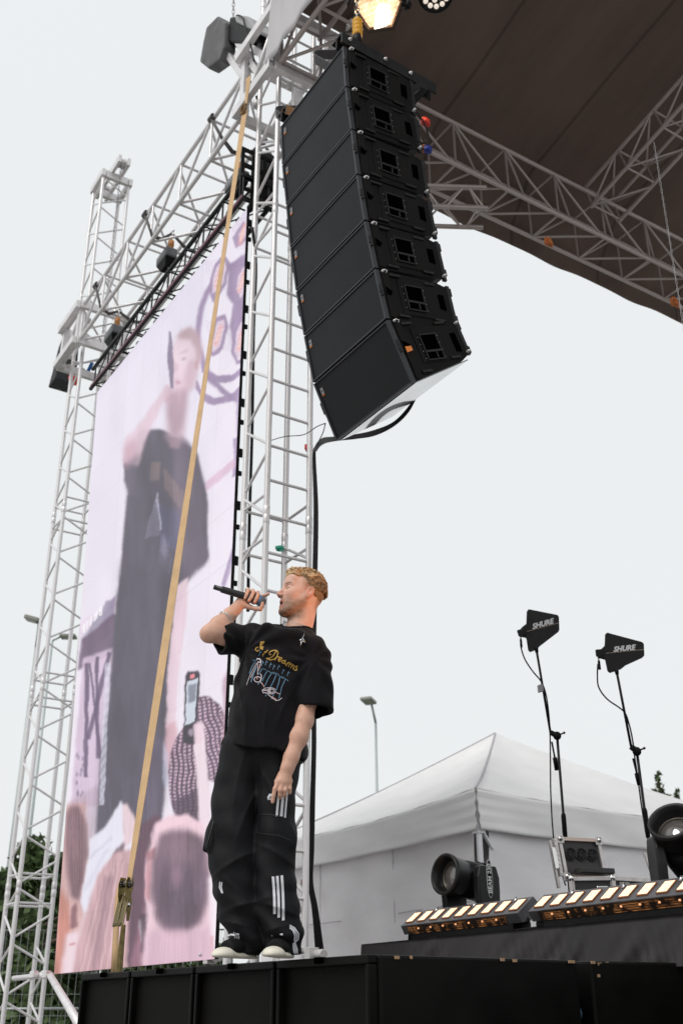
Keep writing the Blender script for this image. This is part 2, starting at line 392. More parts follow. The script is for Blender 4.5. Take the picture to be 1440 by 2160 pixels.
# ------------------------------------------------------------------ line array
X1 = -4.4; BW = .875
prof = [at(px, py, 0, X1) for px, py in ((727, 97), (733, 183), (745, 273), (757, 368), (773, 465), (794, 566), (818, 673), (874, 807))]
def pa_box(P, Q, label, last=False):
    P, Q = Vector(P), Vector(Q); d = (Q-P); h = d.length; d.normalize()      # down the front
    back = Vector((0, -d.z, d.y)).normalized()
    if back.y < 0: back = -back
    R_ = Matrix((Vector((1, 0, 0)), back, -d)).transposed()                  # local x right, y back, z up
    t = thing('line_array_speaker', label, 'speaker', P, 'hanging line array speakers', R_)
    D = .56; rh = h*.925
    W = BW; g_ = .006; db = .112 if last else (h-rh)/2
    M4 = wm(t)
    def mk(q, name, m, **k):
        o = q.build(name, m, None, **k); o.matrix_basis = M4@o.matrix_basis; adopt(o, t); return o
    q = MB(); x0 = -W; dz = (h-rh)/2
    # cabinet (wedge): front z in [-h+g, -g]; tapers to the rear
    sec = [(0.012, -g_), (0.10, -g_), (D*.86, -dz-g_), (D, -dz-.03), (D, -h+db+.03), (D*.86, -h+db*.86+g_), (.10, -h+g_+(db*.18 if last else 0)), (.012, -h+g_)]
    vs = [(x, y, z) for x in (x0, 0) for y, z in sec]; n = len(sec)
    q.add(vs, [tuple(range(n)), tuple(range(n, 2*n))]+[(i, (i+1) % n, n+(i+1) % n, n+i) for i in range(n)])
    c = mk(q, 'cabinet', CABM, bevel=.004)
    if last: q = MB(); q.add([(x0+.01, .02, -h+.010), (-.01, .02, -h+.010), (-.01, D*.97, -h+db*.97+.004), (x0+.01, D*.97, -h+db*.97+.004), (x0+.01, .02, -h+.002), (-.01, .02, -h+.002), (-.01, D*.97, -h+db*.97-.003), (x0+.01, D*.97, -h+db*.97-.003)], [(0, 1, 2, 3), (4, 7, 6, 5), (0, 4, 5, 1), (1, 5, 6, 2), (2, 6, 7, 3), (3, 7, 4, 0)]); mk(q, 'bottom_panel', CABG)
    q = MB(); q.box((-W/2, .004, -h/2), (W-.036, .02, h-.03)); mk(q, 'grille', GRILL, bevel=.003)
    q = MB()
    for x in (-.009, -W+.009): q.box((x, .001, -h/2), (.018, .03, h-.012))
    q.box((-W/2, -.002, -.011), (W-.04, .022, .011)); q.box((-W/2, -.002, -h+.011), (W-.04, .022, .011))
    mk(q, 'grille_frame', mat('grille_frame', (.028, .029, .034), .4, .1, spec=.4), bevel=.002)
    s = 0
    # side plate on +x
    q = MB(); q.box((.0045, .035+.02, -h/2), (.009, .055, h*.9)); q.box((.003, D*.56, -h*(.5 if not last else .45)), (.006, D*.62, h*(.70 if not last else .56))); 
    mk(q, 'side_plate', mat('side_plate', (.0065, .0055, .0052), .55, .0, spec=.12, bump=.3, bscale=200, noise=.3), bevel=.003)
    # handle recess
    hz_ = -h*.5; hy = D*.46
    q = MB(); q.box((.0065, hy, hz_), (.004, .125, .165)); mk(q, 'handle_well', mat('well_black', (.001, .001, .001), 1, spec=0))
    q = MB()
    q.box((.0105, hy, hz_+.088), (.01, .15, .010)); q.box((.0105, hy, hz_-.088), (.01, .15, .010))
    q.box((.0105, hy-.07, hz_), (.01, .010, .166)); q.box((.0105, hy+.07, hz_), (.01, .010, .166))
    q.box((.012, hy, hz_-.030), (.012, .13, .016)); q.box((.0105, hy+.02, hz_-.055), (.006, .012, .045))
    mk(q, 'handle_frame', mat('handle_frame', (.014, .013, .013), .4, .1, spec=.25), bevel=.002)
    q = MB()
    for yy in (hy-.085, hy+.085):
        for k in range(4): q.lathe([(0, .0022), (.002, .002), (.0025, 0)], (.006, yy, hz_+.075-k*.05), (1, 0, 0), 8)
    mk(q, 'screws', ALUD)
    for yy, zz in ((D*.22, -h*.10), (D*.72, -h*.14), (D*.24, -h*(.90 if not last else .86)), (D*.76, -h*(.86 if not last else .70))):
        q = MB(); q.box((.008, yy, zz), (.014, .085, .018)); q.box((.0135, yy, zz), (.004, .06, .008))
        mk(q, 'rigging_slot', mat('slot_steel', (.012, .011, .010), .4, .1, spec=.25), bevel=.002)
    q = MB(); q.box((.006, D*.86, -h*.47), (.006, .05, h*.30)); mk(q, 'side_recess', mat('well_black', (0, 0, 0)))
    q = MB(); q.box((.010, -.006, -h*.43), (.014, .018, .085)); q.box((.010, -.02, -h*.43), (.01, .014, .05)); mk(q, 'latch', BLKM, bevel=.002)
    q = MB(); q.prism([(0, 0), (.05, -.03), (.03, -.06), (0, -.055)], (.0095, .03, -h*.36), (0, 1, 0), (0, 0, 1), (1, 0, 0), .003); mk(q, 'latch_plate', mat('well_black', (0, 0, 0)))
    q = MB(); q.lathe([(0, .009), (.010, .009), (.012, .006), (.022, .006), (.023, 0)], (.006, .035, -.02), (1, 0, 0), 12); q.tube([(.03, .035, -.02), (.036, .05, -.03), (.032, .04, -.045)], .003, 6)
    mk(q, 'rigging_pin', ALUD, smooth=True)
    # rear rigging frame
    q = MB()
    q.box((-.012, D+.012, -h*(.5 if not last else .38)), (.02, .03, h*(.86 if not last else .6))); q.box((-.02, D+.022, -h*.2), (.04, .03, .06)); q.box((-.02, D+.022, -h*(.75 if not last else .6)), (.04, .03, .05)); mk(q, 'rear_rigging', BLKM, bevel=.003)
    q = MB(); q.lathe([(0, .010), (.01, .010), (.03, .006), (.031, 0)], (.0, D-.005, -h*(.86 if not last else .64)), (1, 0, 0), 12); mk(q, 'rigging_pin', ALUD, smooth=True)
    # latch on the left edge, logo plate
    q = MB(); q.box((-W-.006, -.004, -h*.43), (.014, .02, .085)); mk(q, 'latch', BLKM, bevel=.002)
    q = MB(); q.box((-W+.055, -.0085, -.085), (.026, .004, .042)); lo = mk(q, 'logo_plate', GREY)
    q = MB(); q.box((-W+.055, -.0085, -.115), (.03, .004, .006)); mk(q, 'logo_bar', ORG)
    q = MB()
    for a_, b_ in (((-.008, .014), (.008, -.012)), ((.008, .014), (-.008, -.012)), ((-.009, .0), (.009, .0))):
        q.beam((-W+.055+a_[0], -.0108, -.085+a_[1]), (-W+.055+b_[0], -.0108, -.085+b_[1]), .0012, .003, (0, 1, 0))
    o = q.build('logo_mark', BLK, None); o.matrix_basis = M4; adopt(o, lo)
    if last:
        q = MB(); q.prism([(0, 0), (.05, 0), (.05, -.03), (0, -.04)], (.012, .03, -h*.46), (0, 1, 0), (0, 0, 1), (1, 0, 0), .004); mk(q, 'orange_tag', ORG)
    return t
ordn = ['topmost', 'second from the top', 'third from the top', 'fourth from the top', 'fifth from the top', 'second from the bottom', 'bottommost, larger and tilted furthest down']
for i in range(7):
    pa_box(prof[i], prof[i+1], 'black line array speaker, '+ordn[i]+' in the hanging stack', i == 6)
# bumper frame
P = Vector(prof[0])
b = thing('flying_frame', 'black steel flying frame on top of the hanging speaker stack', 'rigging frame', P)
for xx in (X1+.0, X1-.07, X1-BW+.03, X1-BW+.1):
    q = MB(); q.beam((xx-.01, P.y-.02, P.z+.085), (xx-.01, P.y+.80, P.z+.06), .012, .10); q.beam((xx-.01-.03, P.y-.02, P.z+.13), (xx-.04, P.y+.80, P.z+.105), .06, .012)
    q.build('side_rail', BLKM, b)
q = MB(); q.beam((X1-BW, P.y+.68, P.z+.03), (X1+.0, P.y+.68, P.z+.03), .07, .08, (0, 0, 1)); q.beam((X1-BW, P.y+.2, P.z+.09), (X1-.08, P.y+.2, P.z+.09), .06, .06); q.build('cross_bar', BLKM, b)
q = MB(); q.beam((X1-.03, P.y+.66, P.z+.03), (X1-.03, P.y+.44, P.z-.26), .05, .05); q.build('rear_strut', BLKM, b)
for yy in (.04, .34, .56):
    q = MB(); q.lathe([(0, .013), (.008, .013), (.010, .008), (.018, .008), (.019, 0)], (X1+.002, P.y+yy, P.z+.085-yy*.03), (1, 0, 0), 12); q.build('bolt', ALUD, b, True)
# curved grey lifting brackets at the left of the top box
for (px, py, lab) in ((660, 115, 'upper'), (580, 232, 'lower')):
    c = Vector(at(px, py, 1, P.y+.1 if lab == 'upper' else P.y+.05))
    q = MB(); pts = [(0.40, .0), (.02, .0), (0, -.02), (.01, -.05), (.24, -.18)]
    poly = [(0.46, .02), (.01, .03), (-.03, -.02), (.0, -.075), (.26, -.22), (.30, -.19), (.05, -.055), (.03, -.03), (.05, -.015), (.46, -.025)]
    rgt = Vector((math.cos(YAW), math.sin(YAW), 0)); up = Vector((0, 0, 1)); nrm = rgt.cross(up)
    band = [(.50, .0), (.06, .0), (.02, -.02), (.01, -.05), (.03, -.085), (.26, -.26)]
    for i in range(len(band)-1):
        a0, a1 = c+rgt*band[i][0]*.62+up*band[i][1]*.62, c+rgt*band[i+1][0]*.62+up*band[i+1][1]*.62
        q.beam(a0, a1, .09, .007, up if i not in (2, 3) else rgt)
    o = q.build('lifting_handle', mat('grey_steel', (.13, .13, .14), .45, .4) if lab == 'upper' else mat('grey_steel2', (.13, .13, .14), .45, .4), b, bevel=.002)
# chain motor hook above bumper
q = MB(); q.tube([(X1-BW*.36, P.y+.3, P.z+.14), (X1-BW*.36, P.y+.32, P.z+.5)], .012, 8); q.build('shackle', CHR, b)
hk = Vector((X1-BW*.36, P.y+.32, P.z+.5))
h_ = thing('hoist_hook', 'yellow hoist hook block above the flying frame', 'hook', hk)
q = MB(); q.lathe([(0, .012), (.02, .034), (.10, .038), (.12, .025)], hk, (0, 0, 1), 16); q.build('hook_collar', BLK, h_, True)
q = MB()
for k in range(4): q.lathe([(0, .028), (.02, .040), (.04, .028)], hk+Vector((0, 0, .12+.042*k)), (0, 0, 1), 16)
q.build('spring_cover', mat('yellow_plastic', (.75, .38, .02), .45), h_, True)
q = MB(); chain(q, hk+Vector((0, 0, .28)), (hk.x, hk.y, 9.6), r=.016, link=.06); q.build('chain', mat('chain_steel', (.2, .2, .2), .4, .8), h_)

# signal and power cables hanging under the array
cb = thing('cable_loom', 'thick black cable loom drooping from the lowest speaker to the tower', 'cables', at(690, 920, 1, 3.4))
def px_path(pts): return [Vector(zc(x, y, z)) for x, y, z in pts]
def smooth_path(P, n=6):
    out = []
    for i in range(len(P)-1):
        p0, p1, p2, p3 = P[max(i-1, 0)], P[i], P[i+1], P[min(i+2, len(P)-1)]
        for k in range(n):
            t = k/n; out.append(.5*((2*p1)+(-p0+p2)*t+(2*p0-5*p1+4*p2-p3)*t*t+(-p0+3*p1-3*p2+p3)*t**3))
    out.append(P[-1]); return out
for k in range(4):
    o_ = k*3.2
    pts = [(880, 830, 7.30), (860, 862+o_*.6, 7.38), (830, 892+o_*.5, 7.45), (790, 909+o_*.8, 7.55), (750, 918+o_*.6, 7.7), (705, 923+o_*.6, 7.9), (680, 926+o_, 8.25), (667, 940+o_, 8.5), (661+k, 965, 8.62), (663+k*2.1, 1080, 8.45), (660+k*2.2, 1250, 8.2), (657+k*2.3, 1420, 7.95), (659+k*2.0, 1560, 7.8), (656+k*2.2, 1680, 7.66), (653+k*2.5, 1790, 7.53), (651+k*2.4, 1860, 7.46), (660+k*3, 1920, 7.4), (668+k*5, 2020, 7.3)]
    q = MB(); q.tube(smooth_path(px_path(pts)), .0085, 8); q.build('cable', RUB, cb, True)
q = MB(); q.tube(smooth_path(px_path([(523, 1290, 8.55), (526, 1100, 8.8), (532, 900, 9.1), (535, 700, 9.5), (540, 560, 9.8), (532, 480, 9.9)])), .014, 8)
tag(q.build('cable', RUB, None, True), 'black cable running up behind the left leg of the tower', 'cable')
q = MB(); q.tube(smooth_path(px_path([(566, 931, 8.78), (600, 921, 8.8), (640, 917, 8.6), (668, 900, 7.9), (686, 893, 7.5)])), .004, 6); q.tube(smooth_path(px_path([(686, 893, 7.5), (680, 915, 7.9), (664, 945, 8.55)])), .004, 6)
q.tube(smooth_path(px_path([(690, 880, 7.4), (684, 868, 7.4), (680, 862, 7.45)])), .006, 6)
tag(q.build('guy_cord', RUB, None, True), 'thin black cord tying the lowest speaker to the tower', 'cord')
def tape(px, py, z, m, lab, nm='tape', h=.05):
    c = Vector(zc(px, py, z)); q = MB(); q.lathe([(-h/2, .029), (-h/2, .032), (h/2, .032), (h/2, .029)], c, (0, 0, 1), 14)
    q.prism([(-.01, -h/2), (.05, -h/2+.008), (.045, h/2-.004), (-.01, h/2)], c+Vector((.0, -.033, 0)), (.54, .84, 0), (0, 0, 1), (.84, -.54, 0), .004)
    tag(q.build(nm, m, None, True), lab, 'tape')
tape(652, 945, 8.88, RED, 'bright red tape round the tower leg where the cables turn down')
tape(646, 1862, 7.55, mat('maroon_tape', (.22, .03, .04), .5), 'dark red tape round the tower leg beside the singer trousers', h=.04)
tape(547, 208, 10.9, BLK, 'black tape on the left leg of the tower under the sleeve', h=.04)
tape(543, 332, 10.5, BLK, 'black tape on the left leg of the tower beside the top hoist', h=.03)
tape(590.5, 1157, 8.75, mat('green_tape', (.02, .35, .22), .5), 'small green tape on a cross tube of the tower', h=.03)
tape(482, 1982, 7.65, mat('lime_label', (.45, .55, .05), .5), 'lime label on the tower foot left of the shoes', h=.03)
# ================================================================== VIDEO SCREEN
SY = 3.55
c00 = at(205, 828, 1, SY); c10 = at(515, 465, 1, SY); c01 = at(114.6, 2054.8, 1, SY); c11 = at(451, 2022.8, 1, SY)
sx0 = -11.12; sx1 = (c10[0]+c11[0])/2+.03; sz1 = 8.50; sz0 = 1.85
def to_px(P):
    q = (P-CE)@CR; return W0/2+CF*q[:, 0]/-q[:, 2], H0/2-CF*q[:, 1]/-q[:, 2]
X0p, Y0p, SCW, SCH = 90, 440, 450, 1640
img = np.zeros((SCH, SCW, 3)); yy, xx = np.mgrid[0:SCH, 0:SCW]; xx = xx+X0p+.5; yy = yy+Y0p+.5
def lin(c): c = np.array(c)/255.; return np.where(c <= .04045, c/12.92, ((c+.055)/1.055)**2.4)
def blur(a, r):
    r = int(r)
    if r < 1: return a
    for _ in range(2):
        for ax in (0, 1):
            p = np.concatenate([np.repeat(a.take([0], ax), r+1, ax), a, np.repeat(a.take([-1], ax), r, ax)], ax)
            cs = np.cumsum(p, ax); n = a.shape[ax]
            a = (cs.take(range(2*r+1, 2*r+1+n), ax)-cs.take(range(0, n), ax))/(2*r+1)
    return a
def polymask(pts):
    m = np.zeros((SCH, SCW), bool); n = len(pts)
    for i in range(n):
        x1, y1 = pts[i]; x2, y2 = pts[(i+1) % n]
        if y1 == y2: continue
        c = ((yy > min(y1, y2)) & (yy <= max(y1, y2))); xi = x1+(yy-y1)*(x2-x1)/(y2-y1); m ^= (c & (xx < xi))
    return m.astype(float)
def paint(mk, col, a=1., b=1):
    global img
    mk = (blur(mk, b)*a)[..., None]; img = img*(1-mk)+lin(col)*mk
def poly(pts, col, a=1., b=1): paint(polymask(pts), col, a, b)
def ell(cx, cy, rx, ry, ang, col, a=1., b=1, inner=None):
    c, s = math.cos(ang), math.sin(ang); u = ((xx-cx)*c+(yy-cy)*s)/rx; v = (-(xx-cx)*s+(yy-cy)*c)/ry; d = u*u+v*v
    m = (d < 1).astype(float)
    if inner: m *= (d > inner*inner)
    paint(m, col, a, b)
def line(p, q, w, col, a=1., b=1):
    d = np.array(q)-np.array(p, float); L = np.hypot(*d); n = np.array([-d[1], d[0]])/L*w/2
    poly([tuple(p+n), tuple(q+n), tuple(q-n), tuple(p-n)], col, a, b)
g_ = (yy-460)/1600.
img[:] = lin((226, 220, 236)); img += (lin((236, 228, 240))-lin((226, 220, 236)))*(np.clip(g_*1.6, 0, 1)[..., None])
poly([(440, 460), (520, 460), (520, 1330), (430, 1330)], (238, 230, 242), .8, 12)
# stage rig seen in the picture: curved frame and lamps (upper right)
PUR = (166, 142, 180)
ell(520, 700, 107, 152, .0, PUR, .95, 2, inner=.90)
poly([(540, 640), (540, 830), (490, 870), (430, 800), (470, 760)], (236, 228, 240), .0, 2)
poly([(483, 560), (540, 520), (540, 740), (500, 735), (490, 720), (484, 690), (492, 640), (478, 625)], PUR, .95, 2)
poly([(515, 465), (490, 500), (497, 525), (520, 505)], PUR, .9, 1)
poly([(454, 553), (472, 538), (486, 555), (476, 600), (463, 622), (448, 640), (440, 600)], PUR, .95, 1)
poly([(452, 672), (474, 660), (482, 690), (470, 735), (450, 752), (440, 740), (444, 700)], PUR, .95, 1)
poly([(506, 665), (520, 655), (520, 765), (498, 770), (487, 740), (495, 690)], PUR, .95, 1)
for P_ in ([(458, 562), (472, 550), (478, 565), (470, 598), (458, 612), (448, 618), (450, 585)], [(458, 680), (472, 673), (474, 695), (464, 730), (450, 744), (447, 720)],
           [(510, 570), (519, 560), (519, 615), (508, 630), (499, 612), (502, 585)], [(508, 680), (519, 672), (519, 750), (501, 762), (493, 738), (499, 700)], [(503, 495), (517, 472), (518, 498), (508, 505)]):
    poly(P_, (232, 214, 228), .95, 1); cx = sum(p[0] for p in P_)/len(P_); cy = sum(p[1] for p in P_)/len(P_)
    line((cx-6, cy+22), (cx+6, cy-22), 7, (255, 168, 150), .75, 2); line((cx-5, cy+14), (cx+5, cy-14), 2, (255, 240, 220), .9, 1)
    for k in range(-4, 5): line((cx-12, cy+k*9), (cx+12, cy+k*9-8), 1.2, (190, 165, 195), .5, 0); line((cx+k*5-8, cy-34), (cx+k*5+8, cy+34), 1.2, (190, 165, 195), .5, 0)
ell(476, 728, 64, 98, .0, PUR, .0, 2)
# two hanging curved bands
def band(pts, w, col, a=.95, b=1):
    for i in range(len(pts)-1): line(pts[i], pts[i+1], w, col, a, b)
arc = [(420+0, 740), (430, 768), (446, 786), (464, 793), (484, 790), (500, 780), (520, 766)]
poly([(427, 770), (440, 782), (462, 792), (488, 790), (520, 768), (520, 782), (490, 804), (462, 808), (440, 800), (425, 782)], (170, 146, 184), .95, 1)
poly([(414, 800), (430, 828), (450, 838), (480, 836), (520, 802), (520, 824), (486, 848), (452, 854), (428, 846), (410, 815)], (170, 146, 184), .95, 1)
poly([(498, 835), (512, 825), (510, 1320), (492, 1320), (500, 1000)], (186, 164, 198), .95, 2)
poly([(490, 925), (511, 915), (511, 1000), (490, 1008), (494, 960)], (180, 158, 194), .95, 1)
poly([(434, 1018), (496, 965), (498, 985), (434, 1036)], (224, 186, 210), .8, 2)
line((515, 1085), (469, 1235), 7, (176, 156, 192), .9, 1); line((502, 1140), (470, 1236), 9, (176, 156, 192), .7, 1)
# left: stage scenery in the picture
poly([(110, 1400), (300, 1240), (300, 1220), (110, 1360)], (228, 205, 224), .6, 3)
poly([(175, 1340), (245, 1258), (240, 1330), (172, 1395)], (204, 198, 214), .95, 2)
poly([(225, 1268), (246, 1255), (240, 1305), (212, 1330)], (168, 140, 178), .9, 2)
poly([(174, 1350), (225, 1268), (240, 1262), (236, 1300), (174, 1356)], (160, 150, 176), .8, 1)
poly([(172, 1350), (240, 1295), (262, 1300), (250, 1370), (165, 1415)], (118, 92, 122), .92, 2)
for i, ch in enumerate(('DTIF', 'XF8')):   # lettering on the banner in the picture
    pass
def stroke(P_, w=1.9, col=(250, 250, 255)):
    for s_ in P_:
        for i in range(len(s_)-1): line(s_[i], s_[i+1], w, col, .95, 0)
def L(x, y): return (177+x*.98, 1334-y*1.0-x*1.0)
def glyph(x0, gl, w=3.4, h=16):
    stroke([[L(x0+a*w, b*h) for a, b in s_] for s_ in gl])
GL = {'O': [[(0, 0), (0, 1), (1, 1), (1, 0), (0, 0)]], 'T': [[(0, 1), (1, 1)], [(.5, 1), (.5, 0)]], 'I': [[(.5, 0), (.5, 1)]], 'F': [[(0, 0), (0, 1), (1, 1)], [(0, .5), (.8, .5)]],
      'X': [[(0, 0), (1, 1)], [(0, 1), (1, 0)]], '8': [[(0, 0), (0, 1), (1, 1), (1, 0), (0, 0)], [(0, .5), (1, .5)]]}
poly([(176, 1390), (240, 1365), (232, 1700), (150, 1700), (160, 1560)], (214, 190, 214), .9, 2)
for a_, b_, w_ in (((184, 1400), (181, 1640), 9), ((205, 1385), (207, 1600), 8), ((232, 1375), (186, 1560), 9), ((190, 1400), (212, 1600), 5)): line(a_, b_, w_, (112, 92, 126), .9, 1)
for k in range(26): ell(162+RNG.rand()*14, 1570+RNG.rand()*110, 2.5, 5, 0, (120, 100, 128) if k % 2 else (206, 190, 214), .6, 1)
poly([(150, 1690), (215, 1650), (215, 1760), (150, 1790)], (190, 165, 186), .6, 3)
# the singer in the picture, motion-blurred
BODY = (106, 99, 116)
poly([(300, 905), (345, 905), (385, 925), (415, 955), (436, 1040), (440, 1180), (402, 1215), (385, 1260), (372, 1330), (360, 1480), (352, 1620), (340, 1750), (203, 1765), (212, 1600), (232, 1470), (240, 1350), (258, 1150), (268, 1040), (260, 985), (268, 940)], BODY, 1, 2)
poly([(362, 900), (395, 925), (418, 960), (436, 1040), (440, 1185), (395, 1230), (370, 1120)], (122, 110, 128), .8, 3)
poly([(258, 1180), (380, 1230), (360, 1480), (345, 1700), (205, 1750), (215, 1600), (240, 1350)], (98, 92, 110), .8, 8)
poly([(300, 1560), (345, 1560), (340, 1750), (300, 1755)], (116, 104, 128), .7, 6)
poly([(350, 820), (398, 800), (392, 900), (388, 930), (352, 925)], (210, 180, 196), .85, 6)
poly([(352, 925), (385, 925), (378, 945), (360, 948)], (176, 148, 164), .8, 3)
ell(392, 756, 31, 62, .10, (230, 206, 218), .95, 3); ell(384, 800, 21, 34, .2, (226, 198, 212), .9, 4); ell(404, 790, 13, 34, .1, (206, 174, 188), .6, 5); ell(416, 770, 5, 11, 0, (206, 160, 174), .7, 2)
poly([(372, 712), (384, 696), (402, 688), (420, 700), (428, 730), (424, 765), (416, 768), (413, 735), (400, 716), (384, 716)], (194, 162, 170), .8, 4)
ell(380, 764, 14, 34, .1, (238, 218, 228), .6, 6); ell(388, 757, 5, 2.6, -.3, (150, 116, 134), .6, 2); line((380, 746), (396, 738), 2.6, (170, 136, 150), .5, 2); poly([(370, 762), (376, 770), (372, 786), (366, 784)], (214, 180, 194), .7, 2)
ell(376, 806, 6, 5, 0, (176, 116, 136), .55, 2); poly([(352, 838), (374, 822), (398, 818), (394, 860), (384, 905), (366, 915), (354, 880)], (186, 150, 166), .6, 5); line((345, 846), (352, 812), 7, (222, 188, 202), .8, 2); line((352, 850), (358, 816), 6, (216, 180, 196), .8, 2); line((350, 838), (362, 850), 8, (214, 176, 194), .7, 3)
poly([(352, 815), (345, 850), (305, 930), (290, 985), (262, 975), (262, 930), (300, 885), (335, 835)], (224, 198, 212), .92, 3)
poly([(262, 940), (290, 930), (286, 980), (264, 990)], (206, 166, 182), .75, 6)
poly([(268, 975), (292, 955), (290, 1050), (268, 1040)], (120, 112, 130), .6, 5)
poly([(356, 698), (362, 700), (367, 760), (366, 820), (359, 818), (355, 760)], (142, 126, 156), .95, 1)
# shirt print smears
for k in range(16):
    x = 345+k*2.9; line((x, 985+k*3.6), (x+3, 1030+k*3.9), 2.4, (186, 156, 146) if k % 3 else (140, 120, 122), .42, 2)
for k in range(5): line((322+k*4, 975), (318+k*4, 1012), 3, (190, 164, 150), .4, 2)
for k in range(9):
    x = 338+k*5.2; line((x, 1060+k*3), (x+3-k*.6, 1150+k*2), 2, (112, 116, 168), .6, 1)
for k in range(7): line((331+k*.8, 1048+k*3), (306+k*5, 1136-k*1.5), 1.8, (190, 184, 214), .45, 1)
line((332, 1040), (340, 1118), 2.4, (220, 220, 240), .7, 1); poly([(344, 1122), (356, 1150), (350, 1190), (341, 1160)], (172, 162, 192), .5, 3)
for k in range(6): line((340+k*4.5, 1140+k*7), (336+k*4, 1186+k*5), 1.6, (150, 150, 186), .4, 1)
for k in range(3): line((228-k*4+4, 1400), (216-k*3.6+2, 1700), 2.4, (226, 226, 242), .85, 1)
# arm at the right side of the body and hand with phone
poly([(372, 1235), (398, 1215), (392, 1320), (376, 1420), (370, 1530), (350, 1540), (352, 1440), (362, 1330)], (232, 206, 218), .95, 2)
poly([(350, 1530), (372, 1520), (374, 1590), (356, 1640), (346, 1600)], (222, 180, 192), .95, 3)
poly([(345, 1560), (355, 1590), (352, 1670), (344, 1640)], (196, 196, 220), .7, 2)
# leaves / patterned fan
def leaf(c, rx, ry, an, seed):
    cc, s = math.cos(an), math.sin(an); u = ((xx-c[0])*cc+(yy-c[1])*s)/rx; v = (-(xx-c[0])*s+(yy-c[1])*cc)/ry; d = u*u+v*v
    m = (d < 1); pat = (np.sin(u*rx*.62+np.sin(v*9)*1.2) > -.15) & (np.sin(v*ry*.85+np.sin(u*5+seed)*1.4) > -.35)
    paint(m.astype(float), (96, 66, 92), .95, 1); paint((m & pat).astype(float), (218, 186, 208), .85, 0)
leaf((398, 1640), 42, 108, .0, 0); leaf((446, 1560), 46, 95, -.25, 2)
poly([(365, 1690), (420, 1660), (425, 1750), (370, 1740)], (92, 70, 96), .8, 3)
poly([(470, 1430), (500, 1380), (503, 1500), (470, 1560)], (196, 160, 178), .9, 3); poly([(476, 1480), (492, 1440), (485, 1640), (466, 1660)], (206, 164, 180), .9, 3)
# raised hand and phone
poly([(404, 1545), (430, 1520), (434, 1580), (446, 1700), (440, 1780), (420, 1740), (416, 1640)], (240, 220, 230), .98, 2)
poly([(391, 1428), (396, 1418), (419, 1413), (423, 1420), (415, 1560), (409, 1572), (386, 1568)], (72, 60, 80), 1, 1)
poly([(395, 1440), (418, 1430), (412, 1522), (390, 1530)], (206, 214, 226), 1, 0)
poly([(398, 1446), (416, 1440), (413, 1478), (396, 1484)], (146, 150, 166), 1, 1); poly([(402, 1424), (411, 1421), (411, 1430), (402, 1433)], (236, 140, 150), 1, 0)
ell(402, 1545, 5, 7, 0, (176, 160, 180), .9, 1); poly([(408, 1530), (426, 1520), (430, 1560), (410, 1575)], (236, 210, 222), .95, 2)
# crowd
poly([(110, 1700), (182, 1690), (185, 1900), (150, 2060), (110, 2060)], (214, 168, 166), .9, 5)
poly([(140, 1715), (152, 1695), (170, 1700), (182, 1740), (185, 1800), (178, 1860), (165, 1900), (150, 1890), (141, 1840), (137, 1775)], (140, 104, 116), .95, 4); ell(156, 1760, 9, 50, .02, (164, 126, 138), .6, 6)
for k in range(10): line((150+k*3, 1700+k*2), (154+k*2.4, 1880-k*3), 1.2, (168, 128, 140) if k % 2 else (112, 80, 94), .55, 0)
poly([(112, 2060), (128, 1870), (145, 1900), (150, 1960), (140, 2060)], (206, 134, 118), .9, 4)
poly([(150, 1920), (162, 1900), (164, 1955), (148, 1960)], (150, 100, 110), .9, 2); poly([(140, 1970), (168, 1965), (172, 2060), (128, 2060)], (236, 214, 224), .9, 4)
line((146, 1993), (160, 1990), 4, (198, 120, 110), .8, 1)
poly([(196, 1770), (225, 1740), (255, 1688), (262, 1700), (262, 1765), (238, 1830), (180, 1930), (170, 1900)], (230, 228, 242), .98, 2)
line((238, 1765), (190, 1810), 5, (206, 202, 222), .7, 2); line((228, 1790), (180, 1880), 6, (208, 204, 224), .7, 3)
poly([(258, 1698), (268, 1694), (285, 1730), (285, 1765), (262, 1790)], (232, 206, 214), .97, 2)
poly([(262, 1772), (240, 1800), (222, 1842), (232, 1846), (262, 1800)], (128, 92, 108), .85, 2)
poly([(180, 1930), (205, 1850), (240, 1800), (282, 1790), (275, 2060), (150, 2060), (165, 1980)], (214, 174, 180), 1, 3)
for k in range(24):
    x = 166+k*4.6; line((x+48-k*.9, 1812+abs(k-12)*4), (x-2, 2060), 2.4, [(178, 136, 146), (232, 204, 210), (196, 150, 158)][k % 3], .5, 1)
poly([(222, 1850), (240, 1845), (205, 2060), (190, 2060)], (160, 120, 136), .6, 4)
poly([(275, 1830), (296, 1740), (330, 1715), (345, 1735), (318, 1800), (318, 1830), (300, 2060), (268, 2060)], (116, 82, 102), 1, 3)
poly([(285, 1990), (310, 1900), (312, 2060), (270, 2060)], (170, 120, 138), .8, 4); line((297, 1940), (300, 1990), 5, (224, 214, 226), .8, 2)
poly([(296, 1930), (314, 1925), (314, 2000), (298, 2010)], (76, 58, 76), .8, 2)
poly([(308, 1830), (326, 1740), (352, 1720), (395, 1718), (425, 1735), (440, 1790), (445, 1870), (452, 1900), (460, 2060), (300, 2060), (310, 1930)], (242, 208, 220), 1, 3)
poly([(311, 1800), (330, 1785), (326, 1812), (312, 1820)], (188, 120, 130), .8, 2); poly([(310, 1822), (322, 1815), (318, 1905), (308, 1890)], (226, 160, 170), .8, 2)
poly([(338, 1758), (360, 1752), (395, 1750), (425, 1765), (436, 1800), (443, 1850), (440, 1900), (428, 1940), (405, 1965), (375, 1975), (345, 1965), (326, 1930), (318, 1880), (320, 1820)], (134, 106, 126), 1, 6)
